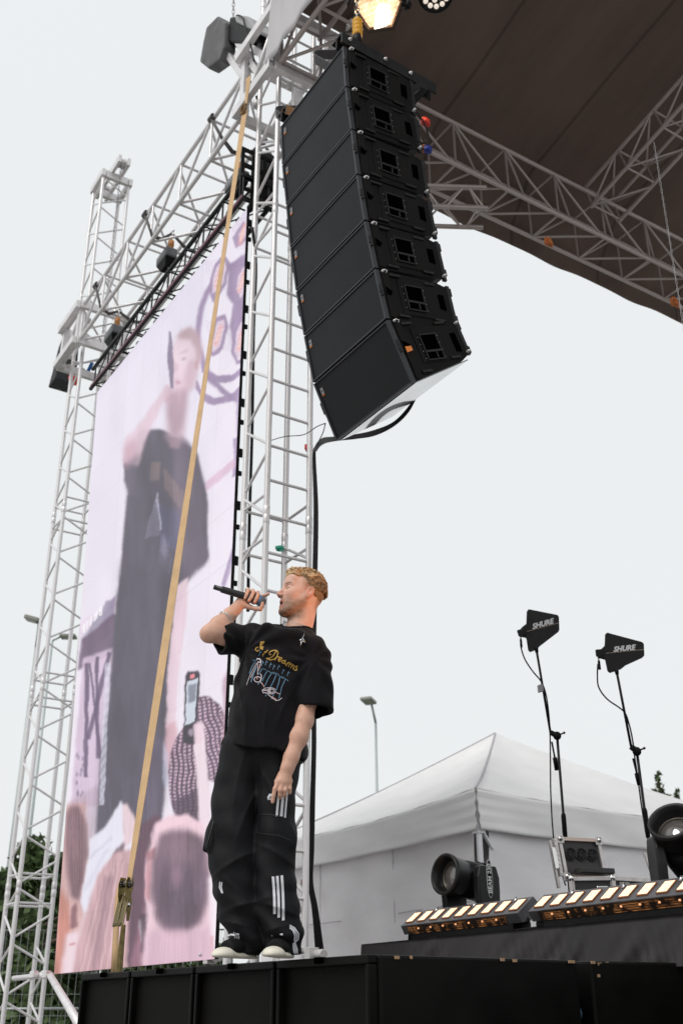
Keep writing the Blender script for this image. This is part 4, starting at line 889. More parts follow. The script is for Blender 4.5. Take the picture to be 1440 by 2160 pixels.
# LED light bars
LED = mat('led_warm', (.9, .6, .4), .3, emit=(1, .66, .40), es=1.15)
LEDD = mat('led_glow_dim', (.12, .05, .02), .4, emit=(1, .36, .10), es=.22)
HOUS = mat('bar_housing', (.085, .083, .09), .42, .3, noise=.2, nscale=20)
def light_bar(x0, x1, label, n):
    yb = RY+.16; zb = RZ+.012; Lx = x1-x0
    t = thing('light_bar', label, 'light bar', (x0, yb, zb), 'glowing light bars on the riser')
    # body: sloping face towards the camera (-y and up)
    zf = zb+.105; y_f, y_b = yb-.05, yb+.085; z_top = zf+.100
    face = Vector((0, y_b-y_f, z_top-zf)).normalized(); nrm = Vector((1, 0, 0)).cross(face)
    if nrm.y > 0: nrm = -nrm
    q = MB(); sec = [(y_f, zf), (y_b, z_top), (y_b+.035, z_top-.03), (y_b-.03, zf-.04), (y_f+.03, zf-.055)]
    k = len(sec); q.add([(x0, y, z) for y, z in sec]+[(x1, y, z) for y, z in sec], [tuple(range(k)), tuple(range(k, 2*k))]+[(i, (i+1) % k, k+(i+1) % k, k+i) for i in range(k)])
    q.build('housing', HOUS, t, bevel=.003)
    st = Lx/n; M = Vector((0, y_f, zf)); fl = math.hypot(y_b-y_f, z_top-zf)
    for i in range(n):
        cx = x0+st*(i+.5); c = Vector((cx, 0, 0))+M+face*(fl*.5)+nrm*.0015
        q = MB(); q.prism([(-st*.29, -fl*.34), (st*.29, -fl*.34), (st*.29, fl*.34), (-st*.29, fl*.34)], c, (1, 0, 0), face, nrm, .004)
        bz = q.build('lamp_bezel', mat('bezel_dark', (.06, .02, .008), .5, emit=(1, .3, .06), es=.10), t)
        q = MB()
        for u in range(4):
            for v in range(4):
                q.prism([(-st*.055, -fl*.062), (st*.055, -fl*.062), (st*.055, fl*.062), (-st*.055, fl*.062)], c+nrm*.0045+Vector((1, 0, 0))*(st*.128*(u-1.5))+face*(fl*.148*(v-1.5)), (1, 0, 0), face, nrm, .002)
        o = q.build('led_cluster', LED, None); adopt(o, bz)
    for i in range(2, n, 3):
        q = MB(); c = Vector((x0+st*i, 0, 0))+M+face*(fl*.75); q.tube([c, c+nrm*.012+face*.03], .008, 8); q.build('face_knob', CHR, t, True)
    q = MB(); q.box(((x0+x1)/2, y_f+.055, zf-.075), (Lx*.86, .05, .05)); q.build('heat_sink', BLK, t)
    # perforated tray below where the glow leaks
    q = MB(); q.add([(x0+Lx*.06, y_f-.002, zf-.006), (x1-Lx*.10, y_f-.002, zf-.006), (x1-Lx*.10, y_f+.024, zf-.055), (x0+Lx*.06, y_f+.024, zf-.055)], [(0, 1, 2, 3)])
    gm = MATS.get('glow_tray')
    if not gm:
        gm = mat('glow_tray', (.02, .01, .006), .5, emit=(1, .40, .12), es=.3); tt = gm.node_tree; bb = tt.nodes['Principled BSDF']
        co = tt.nodes.new('ShaderNodeTexCoord'); vo = tt.nodes.new('ShaderNodeTexVoronoi'); vo.inputs['Scale'].default_value = 150; vo.inputs['Randomness'].default_value = 0
        nn_ = tt.nodes.new('ShaderNodeTexNoise'); nn_.inputs['Scale'].default_value = 16; cr = tt.nodes.new('ShaderNodeMapRange'); cr.inputs[1].default_value = .47; cr.inputs[2].default_value = .62
        c2 = tt.nodes.new('ShaderNodeMapRange'); c2.inputs[1].default_value = .40; c2.inputs[2].default_value = .25; mm = tt.nodes.new('ShaderNodeMath'); mm.operation = 'MULTIPLY'; m3 = tt.nodes.new('ShaderNodeMath'); m3.operation = 'MULTIPLY'; m3.inputs[1].default_value = .7
        tt.links.new(co.outputs['Object'], vo.inputs[0]); tt.links.new(co.outputs['Object'], nn_.inputs[0]); tt.links.new(nn_.outputs[0], cr.inputs[0]); tt.links.new(vo.outputs['Distance'], c2.inputs[0])
        tt.links.new(cr.outputs[0], mm.inputs[0]); tt.links.new(c2.outputs[0], mm.inputs[1]); tt.links.new(mm.outputs[0], m3.inputs[0]); tt.links.new(m3.outputs[0], bb.inputs['Emission Strength'])
    q.build('perforated_tray', gm, t)
    for i in range(1, n-1):
        q = MB(); q.lathe([(-.008, 0), (-.005, .006), (.005, .006), (.008, 0)], (x0+st*(i+.45), y_f+.008, zf-.026), (1, 0, 0), 8); q.build('indicator_light', mat('indicator', (.6, .3, .15), .3, emit=(1, .45, .20), es=.75), t, True)
    for x in (x0+.05, x1-.05):
        q = MB(); q.prism([(-.03, .05), (.03, .05), (.03, -.0), (.06, -.03), (.07, -.06), (.07, -.105), (-.07, -.105), (-.07, -.06), (-.06, -.03), (-.03, 0)], (x, y_f+.075, zf), (.75, -.66, 0) if 0 else (1, 0, 0), (0, 0, 1), (0, 1, 0), .006); q.build('foot_bracket', BLK, t)
    q = MB(); q.box(((x0+x1)/2+Lx*.0, yb+.06, zb+.035), (Lx*.62, .10, .07)); q.build('driver_box', BLK, t, bevel=.006)
    q = MB(); q.lathe([(0, 0), (0, .018), (.05, .018), (.055, .012), (.09, .012), (.09, 0)], (x1-Lx*.21, y_f+.05, zb+.055), (1, 0, 0), 14); q.build('plug', CHR, t, True)
    q = MB(); q.lathe([(0, .013), (.02, .013)], (x1-Lx*.21+.09, y_f+.05, zb+.055), (1, 0, 0), 12); q.build('plug_ring', RED, t, True)
    q = MB(); q.lathe([(0, 0), (0, .02), (.09, .017), (.09, 0)], (x0+Lx*.19, y_f+.09, zb+.04), (1, 0, 0), 12); q.build('blue_plug', mat('plug_blue', (.01, .03, .28), .4), t, True)
    q = MB(); q.tube(smooth_path([Vector(v) for v in ((x0+.1, yb, zb+.01), (x0+.35, yb-.02, zb+.012), (x0+Lx*.5, yb+.1, zb+.01), (x1-Lx*.1, yb-.01, zb+.012), (x1+.1, yb+.02, zb+.02))]), .007, 6); q.build('cable', RUB, t, True)
    return t
bx = [at(842, 1960, 1, RY+.1)[0], at(1088, 1925, 1, RY+.1)[0]]
light_bar(bx[0], bx[1], 'black light bar with nine glowing warm LED panels, left one on the riser', 9)
bx2 = at(1110, 1925, 1, RY+.1)[0]
light_bar(bx2, bx2+(bx[1]-bx[0])*1.12, 'black light bar with glowing warm LED panels running out of the picture at right', 10)
# ================================================================== LIGHTS AND GEAR ON THE RISER
GLASS = mat('lens_glass', (.10, .09, .085), .06, .0, coat=1, spec=1)
PLA = mat('head_plastic', (.010, .010, .0105), .38, noise=.25, nscale=6, spec=.28)
def moving_head(px, py, depth, aim, yoke_dir, label, txt, tsize, scale=1., tilt_up=0):
    """px,py: picture place of the yoke foot; aim: lens direction"""
    B = Vector(at(px, py, 1, depth)); B.z = RZ+.012
    t = thing('moving_head_light', label, 'stage light', B, 'moving head lights on the riser'); k = scale
    yd = Vector(yoke_dir).normalized(); fd = Vector((yd.y, -yd.x, 0)); up = Vector((0, 0, 1))     # yd: axis of the head pivot
    if fd.dot(Vector((.76, -.65, 0))) < 0: fd = -fd
    q = MB(); R3 = Matrix((yd, fd, up)).transposed()
    q.box(B+up*.06*k, (.30*k, .26*k, .12*k), R3); base = q.build('base', PLA, t, bevel=.012)
    P_ = B+up*(.40*k)
    for s in (-1, 1):
        q = MB(); poly = [(-.085, .13), (.085, .13), (.10, .31), (.10, .40), (.075, .475), (-.075, .475), (-.10, .40), (-.10, .31)]
        q.prism([(a*k, b*k) for a, b in poly], B+yd*(s*.165*k-(.0 if s > 0 else .0))+yd*(-.03*k), fd, up, yd, .06*k); arm = q.build('yoke_arm', PLA, t, bevel=.012)
        if s == 1 and txt:
            pass
        for kk in range(4):
            pass
    q = MB(); q.prism([(-.19*k, .125*k), (.19*k, .125*k), (.15*k, .19*k), (.11*k, .27*k), (-.11*k, .27*k), (-.15*k, .19*k)][:2]+[(.19*k, .17*k), (.10*k, .165*k), (-.10*k, .165*k), (-.19*k, .17*k)], B-fd*.07*k, yd, up, fd, .14*k); q.build('yoke_bridge', PLA, t, bevel=.006)
    ax = Vector(aim).normalized()
    q = MB(); q.lathe([(-.19*k, 0), (-.19*k, .07*k), (-.16*k, .105*k), (-.06*k, .125*k), (.05*k, .122*k), (.055*k, .112*k), (.10*k, .112*k), (.11*k, .122*k), (.20*k, .130*k), (.205*k, .138*k), (.235*k, .138*k), (.24*k, .125*k), (.235*k, .115*k), (.17*k, .108*k), (.13*k, .09*k), (.13*k, 0)], P_, ax, 40)
    h = q.build('lamp_head', PLA, t, True)
    q = MB(); q.lathe([(.14*k, .0999*k), (.155*k, .085*k), (.175*k, .05*k), (.18*k, 0)], P_+ax*.0, ax, 32); le = q.build('lens', GLASS, t, True)
    q = MB(); q.lathe([(.150*k, .108*k), (.158*k, .106*k), (.158*k, .088*k), (.150*k, .09*k)], P_, ax, 32); q.build('lens_ring', mat('lens_ring', (.10, .085, .07), .3, .7), t, True)
    sd_ = ax.cross(yd).normalized()
    for s in (-1, 1):
        q = MB()
        for i in range(6): q.box(P_+ax*(-.03-.02*i)*k+sd_*s*.118*k, (.10*k, .008*k, .01*k), Matrix((yd, ax, sd_)).transposed())
        q.build('cooling_fins', PLA, t)
    return t, B, P_, yd, fd, up
cdir = Vector((_f[0], _f[1], 0)).normalized(); rdir = Vector((-cdir.y*-1, cdir.x*-1*-1, 0))
rdir = Vector((math.cos(YAW), math.sin(YAW), 0))
hd1, B1, P1, yd1, fd1, up1 = moving_head(994, 1935, RY+.50, -rdir*.80-cdir*.60+Vector((0, 0, .10)), rdir*.60-cdir*.80, 'black moving head light lettered BEAM 230 on its side, left one of two', 'BEAM 230', .04, 1.0)
# lettering plate on the outside of the near yoke arm
on = yd1; pc = P1+yd1*.1965+up1*-.01
oval = [(.027*math.cos(a)*1.0, .125*math.copysign(abs(math.sin(a))**.75, math.sin(a))) for a in np.linspace(0, 2*math.pi, 28, endpoint=False)]
rx_ = fd1 if True else fd1
ux_ = up1.cross(on).normalized()
q = MB(); q.prism(oval, pc, ux_, up1, on, .002); pl_ = q.build('name_plate', mat('plate_line', (.55, .55, .55), .5), hd1)
q = MB(); q.prism([(a*.82, b*.955) for a, b in oval], pc+on*.002, ux_, up1, on, .001); o = q.build('plate_field', BLK, None); adopt(o, pl_)
text_obj('name_text', 'BEAM 230', .046, pc+on*.0042, up1, -ux_, WHT, pl_, bold=.0006, sx=.98)
hd2, B2, P2, yd2, fd2, up2 = moving_head(1450, 1850, RY+.52, -rdir*.40-cdir*.62+Vector((0, 0, .55)), rdir, 'large black moving head light tilted up at the right edge of the picture', None, .04, .96)
vu = (P2-Vector(CE)).normalized()
axh = (-rdir*.40-cdir*.62+Vector((0, 0, .55))).normalized(); sdn = (-vu-axh*(-vu).dot(axh)).normalized(); ux2 = axh.cross(sdn)
text_obj('name_text', 'VELLO', .032, P2+sdn*.128-axh*.02, -ux2 if ux2.dot(rdir) < 0 else ux2, axh, mat('grey_print', (0, 0, 0)), hd2)

# flight case with fog machine
def case_():
    O = Vector(at(1205, 1862, 1, RY+.62)); O.z = RZ+.20
    vx = Vector((.93, .37, 0)).normalized(); ang = math.atan2(rdir.y, rdir.x)
    t = thing('flight_case', 'open aluminium-edged flight case with three round fans and a fog machine', 'flight case', O)
    fx = (rdir*.93+cdir*.36).normalized()          # front face runs to the right and away
    fy = Vector((-fx.y, fx.x, 0)); up = Vector((0, 0, 1))
    sx = (rdir*.9-cdir*.43).normalized()
    def bar(a, b, w=.035): q = MB(); q.beam(a, b, w, w); return q.build('edge_profile', CASE, t, bevel=.003)
    # body: lower box; front-left side faces camera
    Lw, Dp, Hb = .62, .40, .20
    A0 = O; A1 = O+rdir*.36-cdir*.02; A2 = A1+(rdir*.52+cdir*.25); A3 = A0+(rdir*.52+cdir*.25)
    q = MB(); c = [A0, A1, A2, A3]; q.add([Vector((p.x, p.y, O.z)) for p in c]+[Vector((p.x, p.y, O.z+Hb)) for p in c], [(0, 3, 2, 1), (4, 5, 6, 7)]+[(i, (i+1) % 4, 4+(i+1) % 4, 4+i) for i in range(4)]); q.build('case_body', mat('case_panel', (.02, .018, .018), .5), t)
    for z in (.02, .085, Hb):
        for i in (0, 1, 3): bar(c[i]+up*z, c[(i+1) % 4]+up*z, .036)
    for p in c[:3]: bar(p, p+up*Hb, .038)
    for p in (A1+up*Hb, A2+up*Hb, A0+up*Hb):
        q = MB(); q.lathe([(-.03, 0), (-.025, .022), (0, .031), (.025, .022), (.03, 0)], p+up*.005, (0, 0, 1), 14); q.build('ball_corner', CHR, t, True)
    q = MB(); m = A0.lerp(A1, .72)+up*.09-cdir*.02; q.box(m, (.10, .02, .09), Matrix((rdir, -cdir, up)).transposed()); q.build('butterfly_latch', CHR, t, bevel=.008)
    q = MB(); q.box(m-cdir*.012, (.05, .012, .045), Matrix((rdir, -cdir, up)).transposed()); q.build('latch_dish', mat('dish_dark', (.1, .1, .1), .3, .8), t, bevel=.006)
    q = MB(); m = A1.lerp(A2, .22)+up*.145+(rdir*.25-cdir*.52).normalized()*.004; q.box(m, (.11, .006, .06), Matrix(((rdir*.9+cdir*.43).normalized(), (rdir*.43-cdir*.9).normalized(), up)).transposed()); q.build('sticker', mat('sticker', (.42, .40, .36), .6), t)
    q = MB(); q.add([Vector((p.x, p.y, RZ+.012)) for p in c]+[Vector((p.x, p.y, O.z-.003)) for p in c], [(0, 3, 2, 1), (4, 5, 6, 7)]+[(i, (i+1) % 4, 4+(i+1) % 4, 4+i) for i in range(4)]); q.build('case_base', BLK, t)
    # raised fan panel at the left
    lean = up*.98-rdir*.10*1.0; lean.normalize(); e = rdir*.93+cdir*.30; e.normalize()
    F0 = A0+up*(Hb+.03)-rdir*.03+cdir*.1; Wp, Hp = .40, .33
    nrm = e.cross(lean).normalized(); 
    if nrm.dot(cdir) > 0: nrm = -nrm
    q = MB(); q.prism([(0, 0), (Wp, 0), (Wp, Hp), (0, Hp)], F0, e, lean, nrm, -.03); q.build('fan_panel', mat('fan_panel', (.035, .03, .03), .5), t)
    for a, b in (((0, 0), (0, Hp)), ((0, Hp), (Wp, Hp)), ((Wp, Hp), (Wp, 0)), ((0, 0), (Wp, 0))): 
        q = MB(); q.beam(F0+e*a[0]+lean*a[1]+nrm*.01, F0+e*b[0]+lean*b[1]+nrm*.01, .032, .035, nrm); q.build('edge_profile', CASE if a[0] == b[0] else mat('case_warm', (.55, .44, .38), .4, .6), t, bevel=.003)
    q = MB(); q.beam(F0-rdir*.055+lean*.0+nrm*.03, F0-rdir*.055+lean*(Hp)+nrm*.03, .03, .05, nrm); q.beam(F0-rdir*.085-up*.1+nrm*.03, F0-rdir*.10+lean*Hp*.95+nrm*.03, .02, .04, nrm); q.build('side_frame', CASE, t, bevel=.003)
    q = MB()
    for k in range(8): q.lathe([(0, .007), (.004, .006), (.005, 0)], F0-rdir*.06+lean*(Hp*(k+.5)/8)+nrm*.06, nrm, 8)
    q.build('rivets', CHR, t)
    q = MB(); q.prism([(0, .06), (.03, .06), (.05, .10), (.05, .20), (.03, .25), (0, .25)], F0-rdir*.11+nrm*.05, e, lean, nrm, .02); q.build('latch', CHR, t, bevel=.004)
    for u, v in ((0, Hp), (Wp, Hp), (0, 0)):
        p = F0+e*u+lean*v; q = MB(); q.prism([(-.035, -.045), (.03, -.045), (.045, -.01), (.035, .03), (-.02, .035), (-.04, .01)], p+nrm*.012, e, lean, nrm, .02)
        q.build('corner_plate', CASE, t, bevel=.006); q = MB(); q.lathe([(-.02, .01), (.0, .024), (.015, .018), (.022, 0)], p+nrm*.035, nrm, 14); q.build('ball_corner', CHR, t, True)
    for k in range(3):
        cpt = F0+e*(Wp*(.23+.275*k))+lean*(Hp*.60)+nrm*.002
        q = MB(); q.lathe([(.0, .058), (.012, .058), (.013, .052), (.004, .050), (.002, .0)], cpt, nrm, 24); fr = q.build('fan_ring', mat('fan_black', (.012, .012, .013), .25), t, True)
        q = MB()
        for w_ in range(7):
            a = w_*2*math.pi/7; d1 = e*math.cos(a)+lean*math.sin(a); q.beam(cpt+nrm*.008+d1*.012, cpt+nrm*.006+(e*math.cos(a+.5)+lean*math.sin(a+.5))*.047, .020, .002, nrm)
        for r_ in (.02, .034, .047):
            q.tube([cpt+nrm*.014+(e*math.cos(a)+lean*math.sin(a))*r_ for a in np.linspace(0, 2*math.pi, 25)], .0012, 5)
        o = q.build('fan_blades', BLKM, None); adopt(o, fr)
    # folded lid end at the right
    G0 = A2+up*(Hb-.05)-rdir*.02; q = MB(); q.beam(G0, G0+up*.33-rdir*.06, .045, .03, cdir); q.beam(G0-rdir*.045, G0+up*.30-rdir*.115, .03, .03, cdir); q.build('lid_frame', CASE, t, bevel=.005)
    for p in (G0+up*.33-rdir*.06, G0): 
        q = MB(); q.lathe([(-.025, 0), (-.02, .025), (0, .033), (.02, .025), (.025, 0)], p-cdir*.02, cdir, 14); q.build('ball_corner', CHR, t, True)
    q = MB(); q.prism([(-.09, .26), (.01, .33), (.04, .28), (.0, .22), (-.03, .16)], G0-cdir*.02, rdir, up, cdir, .01); q.build('corner_plate', CASE, t, bevel=.004)
    # fog machine lying inside
    q = MB(); q.box(F0+e*.23+up*.035+nrm*.12, (.34, .14, .05), Matrix((e, -nrm, up)).transposed()); q.build('fog_machine', mat('fog_black', (.02, .02, .018), .4), t, bevel=.01)
    t.scale = (.71, .71, .71); return t
case_()

# antennas on stands
def antenna(pts, label, zd):
    """pts: picture points on one distance zd"""
    V_ = lambda x, y, dz=0: Vector(zc(x, y, zd+dz))
    foot = V_(*pts['foot']); foot.z = RZ
    t = thing('antenna_paddle', label, 'antenna', V_(*pts['c']), 'black antenna paddles')
    poly = [V_(*p) for p in pts['paddle']]; n = (V_(0, 0)-Vector(CE)).normalized(); vd = (poly[0]-Vector(CE)).normalized()
    q = MB(); k = len(poly); q.add([p-vd*.006 for p in poly]+[p+vd*.006 for p in poly], [tuple(range(k)), tuple(range(k, 2*k))]+[(i, (i+1) % k, k+(i+1) % k, k+i) for i in range(k)])
    q.build('paddle', mat('paddle_black', (.017, .017, .018), .55, noise=.2, nscale=20), t, bevel=.004)
    a, b = V_(*pts['t0']), V_(*pts['t1']); ux = (b-a).normalized(); uy = -vd.cross(ux).normalized()
    if uy.z < 0: uy = -uy
    text_obj('maker_text', 'SHURE', .052*zd/7.9, (a+b)/2-vd*.0085, ux, uy, WHT, t, shear=.35, bold=.0022, sx=1.02)
    q = MB(); q.beam(V_(*pts['l0'])-vd*.007, V_(*pts['l1'])-vd*.007, .004, .003, tuple(vd)); q.build('seam', mat('seam_tan', (.33, .27, .22), .6), t)
    q = MB(); c = V_(*pts['box']); q.box(c-vd*.02, (.058, .05, .05), Matrix((ux, -vd, uy)).transposed()); q.build('amplifier_box', BLKM, t, bevel=.006)
    q = MB(); c2 = V_(*pts['plug']); q.tube([c2, c2+Vector((0, 0, -.03))], .007, 8); q.build('connector', CHR, t, True)
    q = MB(); q.tube([c2+Vector((0, 0, -.03)), c2+Vector((0, 0, -.09))], .009, 8); q.build('connector_sleeve', BLK, t, True)
    q = MB(); q.tube(smooth_path([V_(x, y) for x, y in pts['cable']]), .0055, 7); q.build('antenna_cable', RUB, t, True)
    s = thing('microphone_stand', pts['slabel'], 'stand', foot, 'stands holding the antennas')
    P0, P1_, P2_ = [V_(x, y) for x, y in pts['pole']]
    q = MB(); q.tube([P0, P1_], .009, 10); q.build('upper_tube', BLKM, s, True)
    q = MB(); q.tube([P0, P0.lerp(P1_, .02), P0.lerp(P1_, .07)], [.016, .016, .012], 10); q.build('thread_adapter', BLKM, s, True)
    q = MB(); q.tube([P2_, Vector((foot.x, foot.y, RZ)).lerp(P2_, .0)], .010, 10) if 0 else q.tube([P2_, foot], .010, 10); q.build('lower_tube', BLKM, s, True)
    cl = P2_.lerp(foot, pts.get('clu', .62)); dn = (foot-P2_).normalized()
    q = MB(); q.tube([cl, cl+dn*.02, cl+dn*.15, cl+dn*.20], [.013, .018, .018, .015], 12); q.build('height_clutch', BLK, s, True)
    q = MB(); q.lathe([(-.02, 0), (-.02, .012), (.0, .016), (.02, .012), (.02, 0)], cl+dn*.22-vd*.02, vd, 12); q.build('clutch_screw', CHR, s, True)
    j = P1_.lerp(P2_, .5); q = MB(); q.lathe([(-.022, 0), (-.022, .03), (.022, .03), (.022, 0)], P2_+Vector((0, 0, .0)), vd, 18); q.beam(P1_, P2_, .03, .03); q.tube([P2_, P2_+rdir*.05+Vector((0, 0, .02))], .006, 8); q.lathe([(-.012, 0), (0, .012), (.012, 0)], P2_+rdir*.055+Vector((0, 0, .022)), (0, 0, 1), 10)
    q.build('boom_joint', BLK, s, True)
    w0, w1 = V_(*pts['w0']), V_(*pts['w1']); q = MB(); q.tube([w0, w1], .007, 8); q.tube([w0.lerp(w1, .55), w0.lerp(w1, .57), w1], [.008, .017, .018], 10); q.build('counterweight', BLK, s, True)
    return t, s
a1 = dict(c=(1135, 1330), foot=(1198, 1868), paddle=[(1110, 1290), (1114, 1285), (1120, 1286), (1175, 1297), (1178, 1301), (1179, 1328), (1177, 1333), (1138, 1363), (1130, 1371), (1117, 1376), (1113, 1372), (1109, 1346), (1098, 1344), (1094, 1330), (1101, 1322), (1109, 1316)],
          t0=(1127, 1321), t1=(1159, 1312), l0=(1110, 1332), l1=(1178, 1314), box=(1099, 1334), plug=(1097, 1341),
          cable=[(1097, 1352), (1098, 1365), (1106, 1390), (1122, 1415), (1140, 1437), (1150, 1462), (1156, 1500), (1159, 1540), (1160, 1600), (1161, 1680), (1167, 1770), (1178, 1820), (1192, 1868)],
          pole=[(1129.5, 1364), (1160, 1545), (1174, 1552)], w0=(1163, 1565), w1=(1174, 1624), clu=.37, slabel='black microphone stand holding the left antenna')
antenna(a1, 'black triangular antenna paddle lettered SHURE, left of the pair', 7.9)
a2 = dict(c=(1308, 1375), foot=(1378, 1850), paddle=[(1275, 1338), (1280, 1334), (1286, 1336), (1353, 1354), (1357, 1358), (1358, 1383), (1353, 1388), (1318, 1404), (1308, 1412), (1285, 1420), (1280, 1416), (1275, 1392), (1260, 1388), (1258, 1374), (1268, 1368), (1274, 1362)],
          t0=(1296, 1370), t1=(1333, 1366), l0=(1276, 1378), l1=(1357, 1370), box=(1264, 1377), plug=(1261, 1386),
          cable=[(1260, 1400), (1259, 1425), (1262, 1450), (1280, 1475), (1314, 1500), (1325, 1525), (1333, 1560), (1338, 1600), (1344, 1640), (1352, 1700), (1362, 1760)],
          pole=[(1298.5, 1411), (1330, 1575), (1342, 1585)], w0=(1334, 1600), w1=(1348, 1655), clu=.30, slabel='black microphone stand holding the right antenna')
antenna(a2, 'black triangular antenna paddle lettered SHURE, right of the pair', 7.4)
q = MB(); c = Vector(zc(1139, 1452, 7.9)); q.box(c, (.05, .012, .055)); tag(q.build('cable_tie', mat('tag_grey', (.25, .25, .26), .6)), 'small grey tag tied on the left antenna stand', 'tag')

# smoke from the fog machine
q = MB(); SC = Vector(zc(1330, 1815, 7.4)); 
bm = bmesh.new(); bmesh.ops.create_icosphere(bm, subdivisions=3, radius=1)
me = bpy.data.meshes.new('smoke'); bm.to_mesh(me); bm.free(); me.transform(Matrix.Diagonal((.42, .2, .17, 1)))
SMK = bpy.data.materials.new('smoke'); SMK.use_nodes = True; t = SMK.node_tree; t.nodes.clear()
o_ = t.nodes.new('ShaderNodeOutputMaterial'); v_ = t.nodes.new('ShaderNodeVolumePrincipled'); v_.inputs['Color'].default_value = (.95, .95, .97, 1)
co = t.nodes.new('ShaderNodeTexCoord'); n_ = t.nodes.new('ShaderNodeTexNoise'); n_.inputs['Scale'].default_value = 6; n_.inputs['Detail'].default_value = 3
mr = t.nodes.new('ShaderNodeMapRange'); mr.inputs[1].default_value = .48; mr.inputs[2].default_value = .75; mr.inputs[4].default_value = 3.2
gr = t.nodes.new('ShaderNodeTexGradient'); gr.gradient_type = 'SPHERICAL'; mp = t.nodes.new('ShaderNodeMapping'); mp.inputs['Scale'].default_value = (2.4, 5, 6)
ml = t.nodes.new('ShaderNodeMath'); ml.operation = 'MULTIPLY'
t.links.new(co.outputs['Object'], n_.inputs[0]); t.links.new(n_.outputs[0], mr.inputs[0]); t.links.new(co.outputs['Object'], mp.inputs[0]); t.links.new(mp.outputs[0], gr.inputs[0])
t.links.new(mr.outputs[0], ml.inputs[0]); t.links.new(gr.outputs[1], ml.inputs[1]); t.links.new(ml.outputs[0], v_.inputs['Density']); t.links.new(v_.outputs[0], o_.inputs['Volume'])
o = mobj('smoke', me, SMK); o.matrix_basis = Matrix.Translation(SC)@Matrix.Rotation(YAW, 4, 'Z'); tag(o, 'thin white smoke drifting from the fog machine', None, kind='stuff')

# ================================================================== CANOPY LAMPS
LK = thing('blinder_light', 'hexagonal glowing warm lamp at the top of the picture above the speakers', 'stage light', zc(793, 5, 8.6))
Cc = Vector(zc(796, 11, 8.6)); vd = (Cc-Vector(CE)).normalized(); ld = (-vd+rdir*-.25+Vector((0, 0, -.1))).normalized()
ux = rdir-ld*rdir.dot(ld); ux.normalize(); uy = ld.cross(ux); 
if uy.z < 0: uy = -uy
rh = .20; hexp = [(rh*math.cos(a), rh*math.sin(a)) for a in (math.radians(60*i+8) for i in range(6))]
def hexring(q, r0, r1, z0, z1):
    A_ = [Cc+ux*(x*r0)+uy*(y*r0)+ld*z0 for x, y in hexp]; B_ = [Cc+ux*(x*r1)+uy*(y*r1)+ld*z1 for x, y in hexp]
    q.add(A_+B_, [(i, (i+1) % 6, 6+(i+1) % 6, 6+i) for i in range(6)])
BRZ = mat('lamp_housing', (.05, .035, .025), .35, .4)
q = MB(); hexring(q, 1.0, 1.16, .0, .0); hexring(q, 1.16, 1.05, 0, -.13); hexring(q, .9, 1.0, -.02, .0); q.add([Cc+ux*x*1.05+uy*y*1.05-ld*.13 for x, y in hexp], [tuple(range(6))]); q.build('housing', BRZ, LK)
q = MB(); q.add([Cc+ux*x*.9+uy*y*.9-ld*.02 for x, y in hexp], [tuple(range(6))])
gm = mat('lamp_reflector', (.9, .6, .4), .4, emit=(1, .56, .30), es=1.35); tt = gm.node_tree; bb = tt.nodes['Principled BSDF']
co = tt.nodes.new('ShaderNodeTexCoord'); vo = tt.nodes.new('ShaderNodeTexVoronoi'); vo.inputs['Scale'].default_value = 42; vo.inputs['Randomness'].default_value = .3
nn_ = tt.nodes.new('ShaderNodeTexNoise'); nn_.inputs['Scale'].default_value = 7; c1 = tt.nodes.new('ShaderNodeMapRange'); c1.inputs[1].default_value = .35; c1.inputs[2].default_value = .65; c1.inputs[3].default_value = .8; c1.inputs[4].default_value = 3.2
c2 = tt.nodes.new('ShaderNodeMapRange'); c2.inputs[1].default_value = .1; c2.inputs[2].default_value = .6; c2.inputs[3].default_value = 1.2; c2.inputs[4].default_value = .45; mm = tt.nodes.new('ShaderNodeMath'); mm.operation = 'MULTIPLY'
tt.links.new(co.outputs['Object'], vo.inputs[0]); tt.links.new(co.outputs['Object'], nn_.inputs[0]); tt.links.new(nn_.outputs[0], c1.inputs[0]); tt.links.new(vo.outputs['Distance'], c2.inputs[0]); tt.links.new(c1.outputs[0], mm.inputs[0]); tt.links.new(c2.outputs[0], mm.inputs[1]); tt.links.new(mm.outputs[0], bb.inputs['Emission Strength'])
q.build('reflector', gm, LK)
q = MB(); q.prism([(-.055, -.15), (.05, -.12), (.055, .03), (-.03, .02)], Cc+ux*.03-uy*.03-ld*.012, ux, uy, ld, .01); q.build('halogen_tube', mat('lamp_hot', (1, .9, .8), .4, emit=(1, .80, .62), es=7), LK)
ldt = bpy.data.lights.new('blinder_glow', 'SPOT'); lo_ = bpy.data.objects.new('blinder_glow', ldt); COL.objects.link(lo_); ldt.energy = 60; ldt.color = (1, .5, .2); ldt.spot_size = math.radians(150); ldt.spot_blend = .6; ldt.shadow_soft_size = .15
lo_.matrix_basis = Matrix.Translation(Cc+ld*.06)@ld.to_track_quat('-Z', 'Y').to_matrix().to_4x4(); adopt(lo_, LK)
q = MB(); q.beam(Cc-ux*.25+uy*.0, Cc-ux*.20-ld*.3+uy*.2, .03, .008); q.beam(Cc+ux*.25, Cc+ux*.2-ld*.3+uy*.2, .03, .008); q.beam(Cc-ux*.2-ld*.3+uy*.2, Cc+ux*.2-ld*.3+uy*.2, .03, .008, tuple(ld)); q.build('yoke', BLK, LK)
PC = Vector(zc(918, -14, 8.5)); pd = (-(PC-Vector(CE)).normalized()+Vector((.1, 0, -.35))).normalized()
PR = thing('par_light', 'round black lamp with white lenses, cut by the top edge right of the glowing lamp', 'stage light', PC)
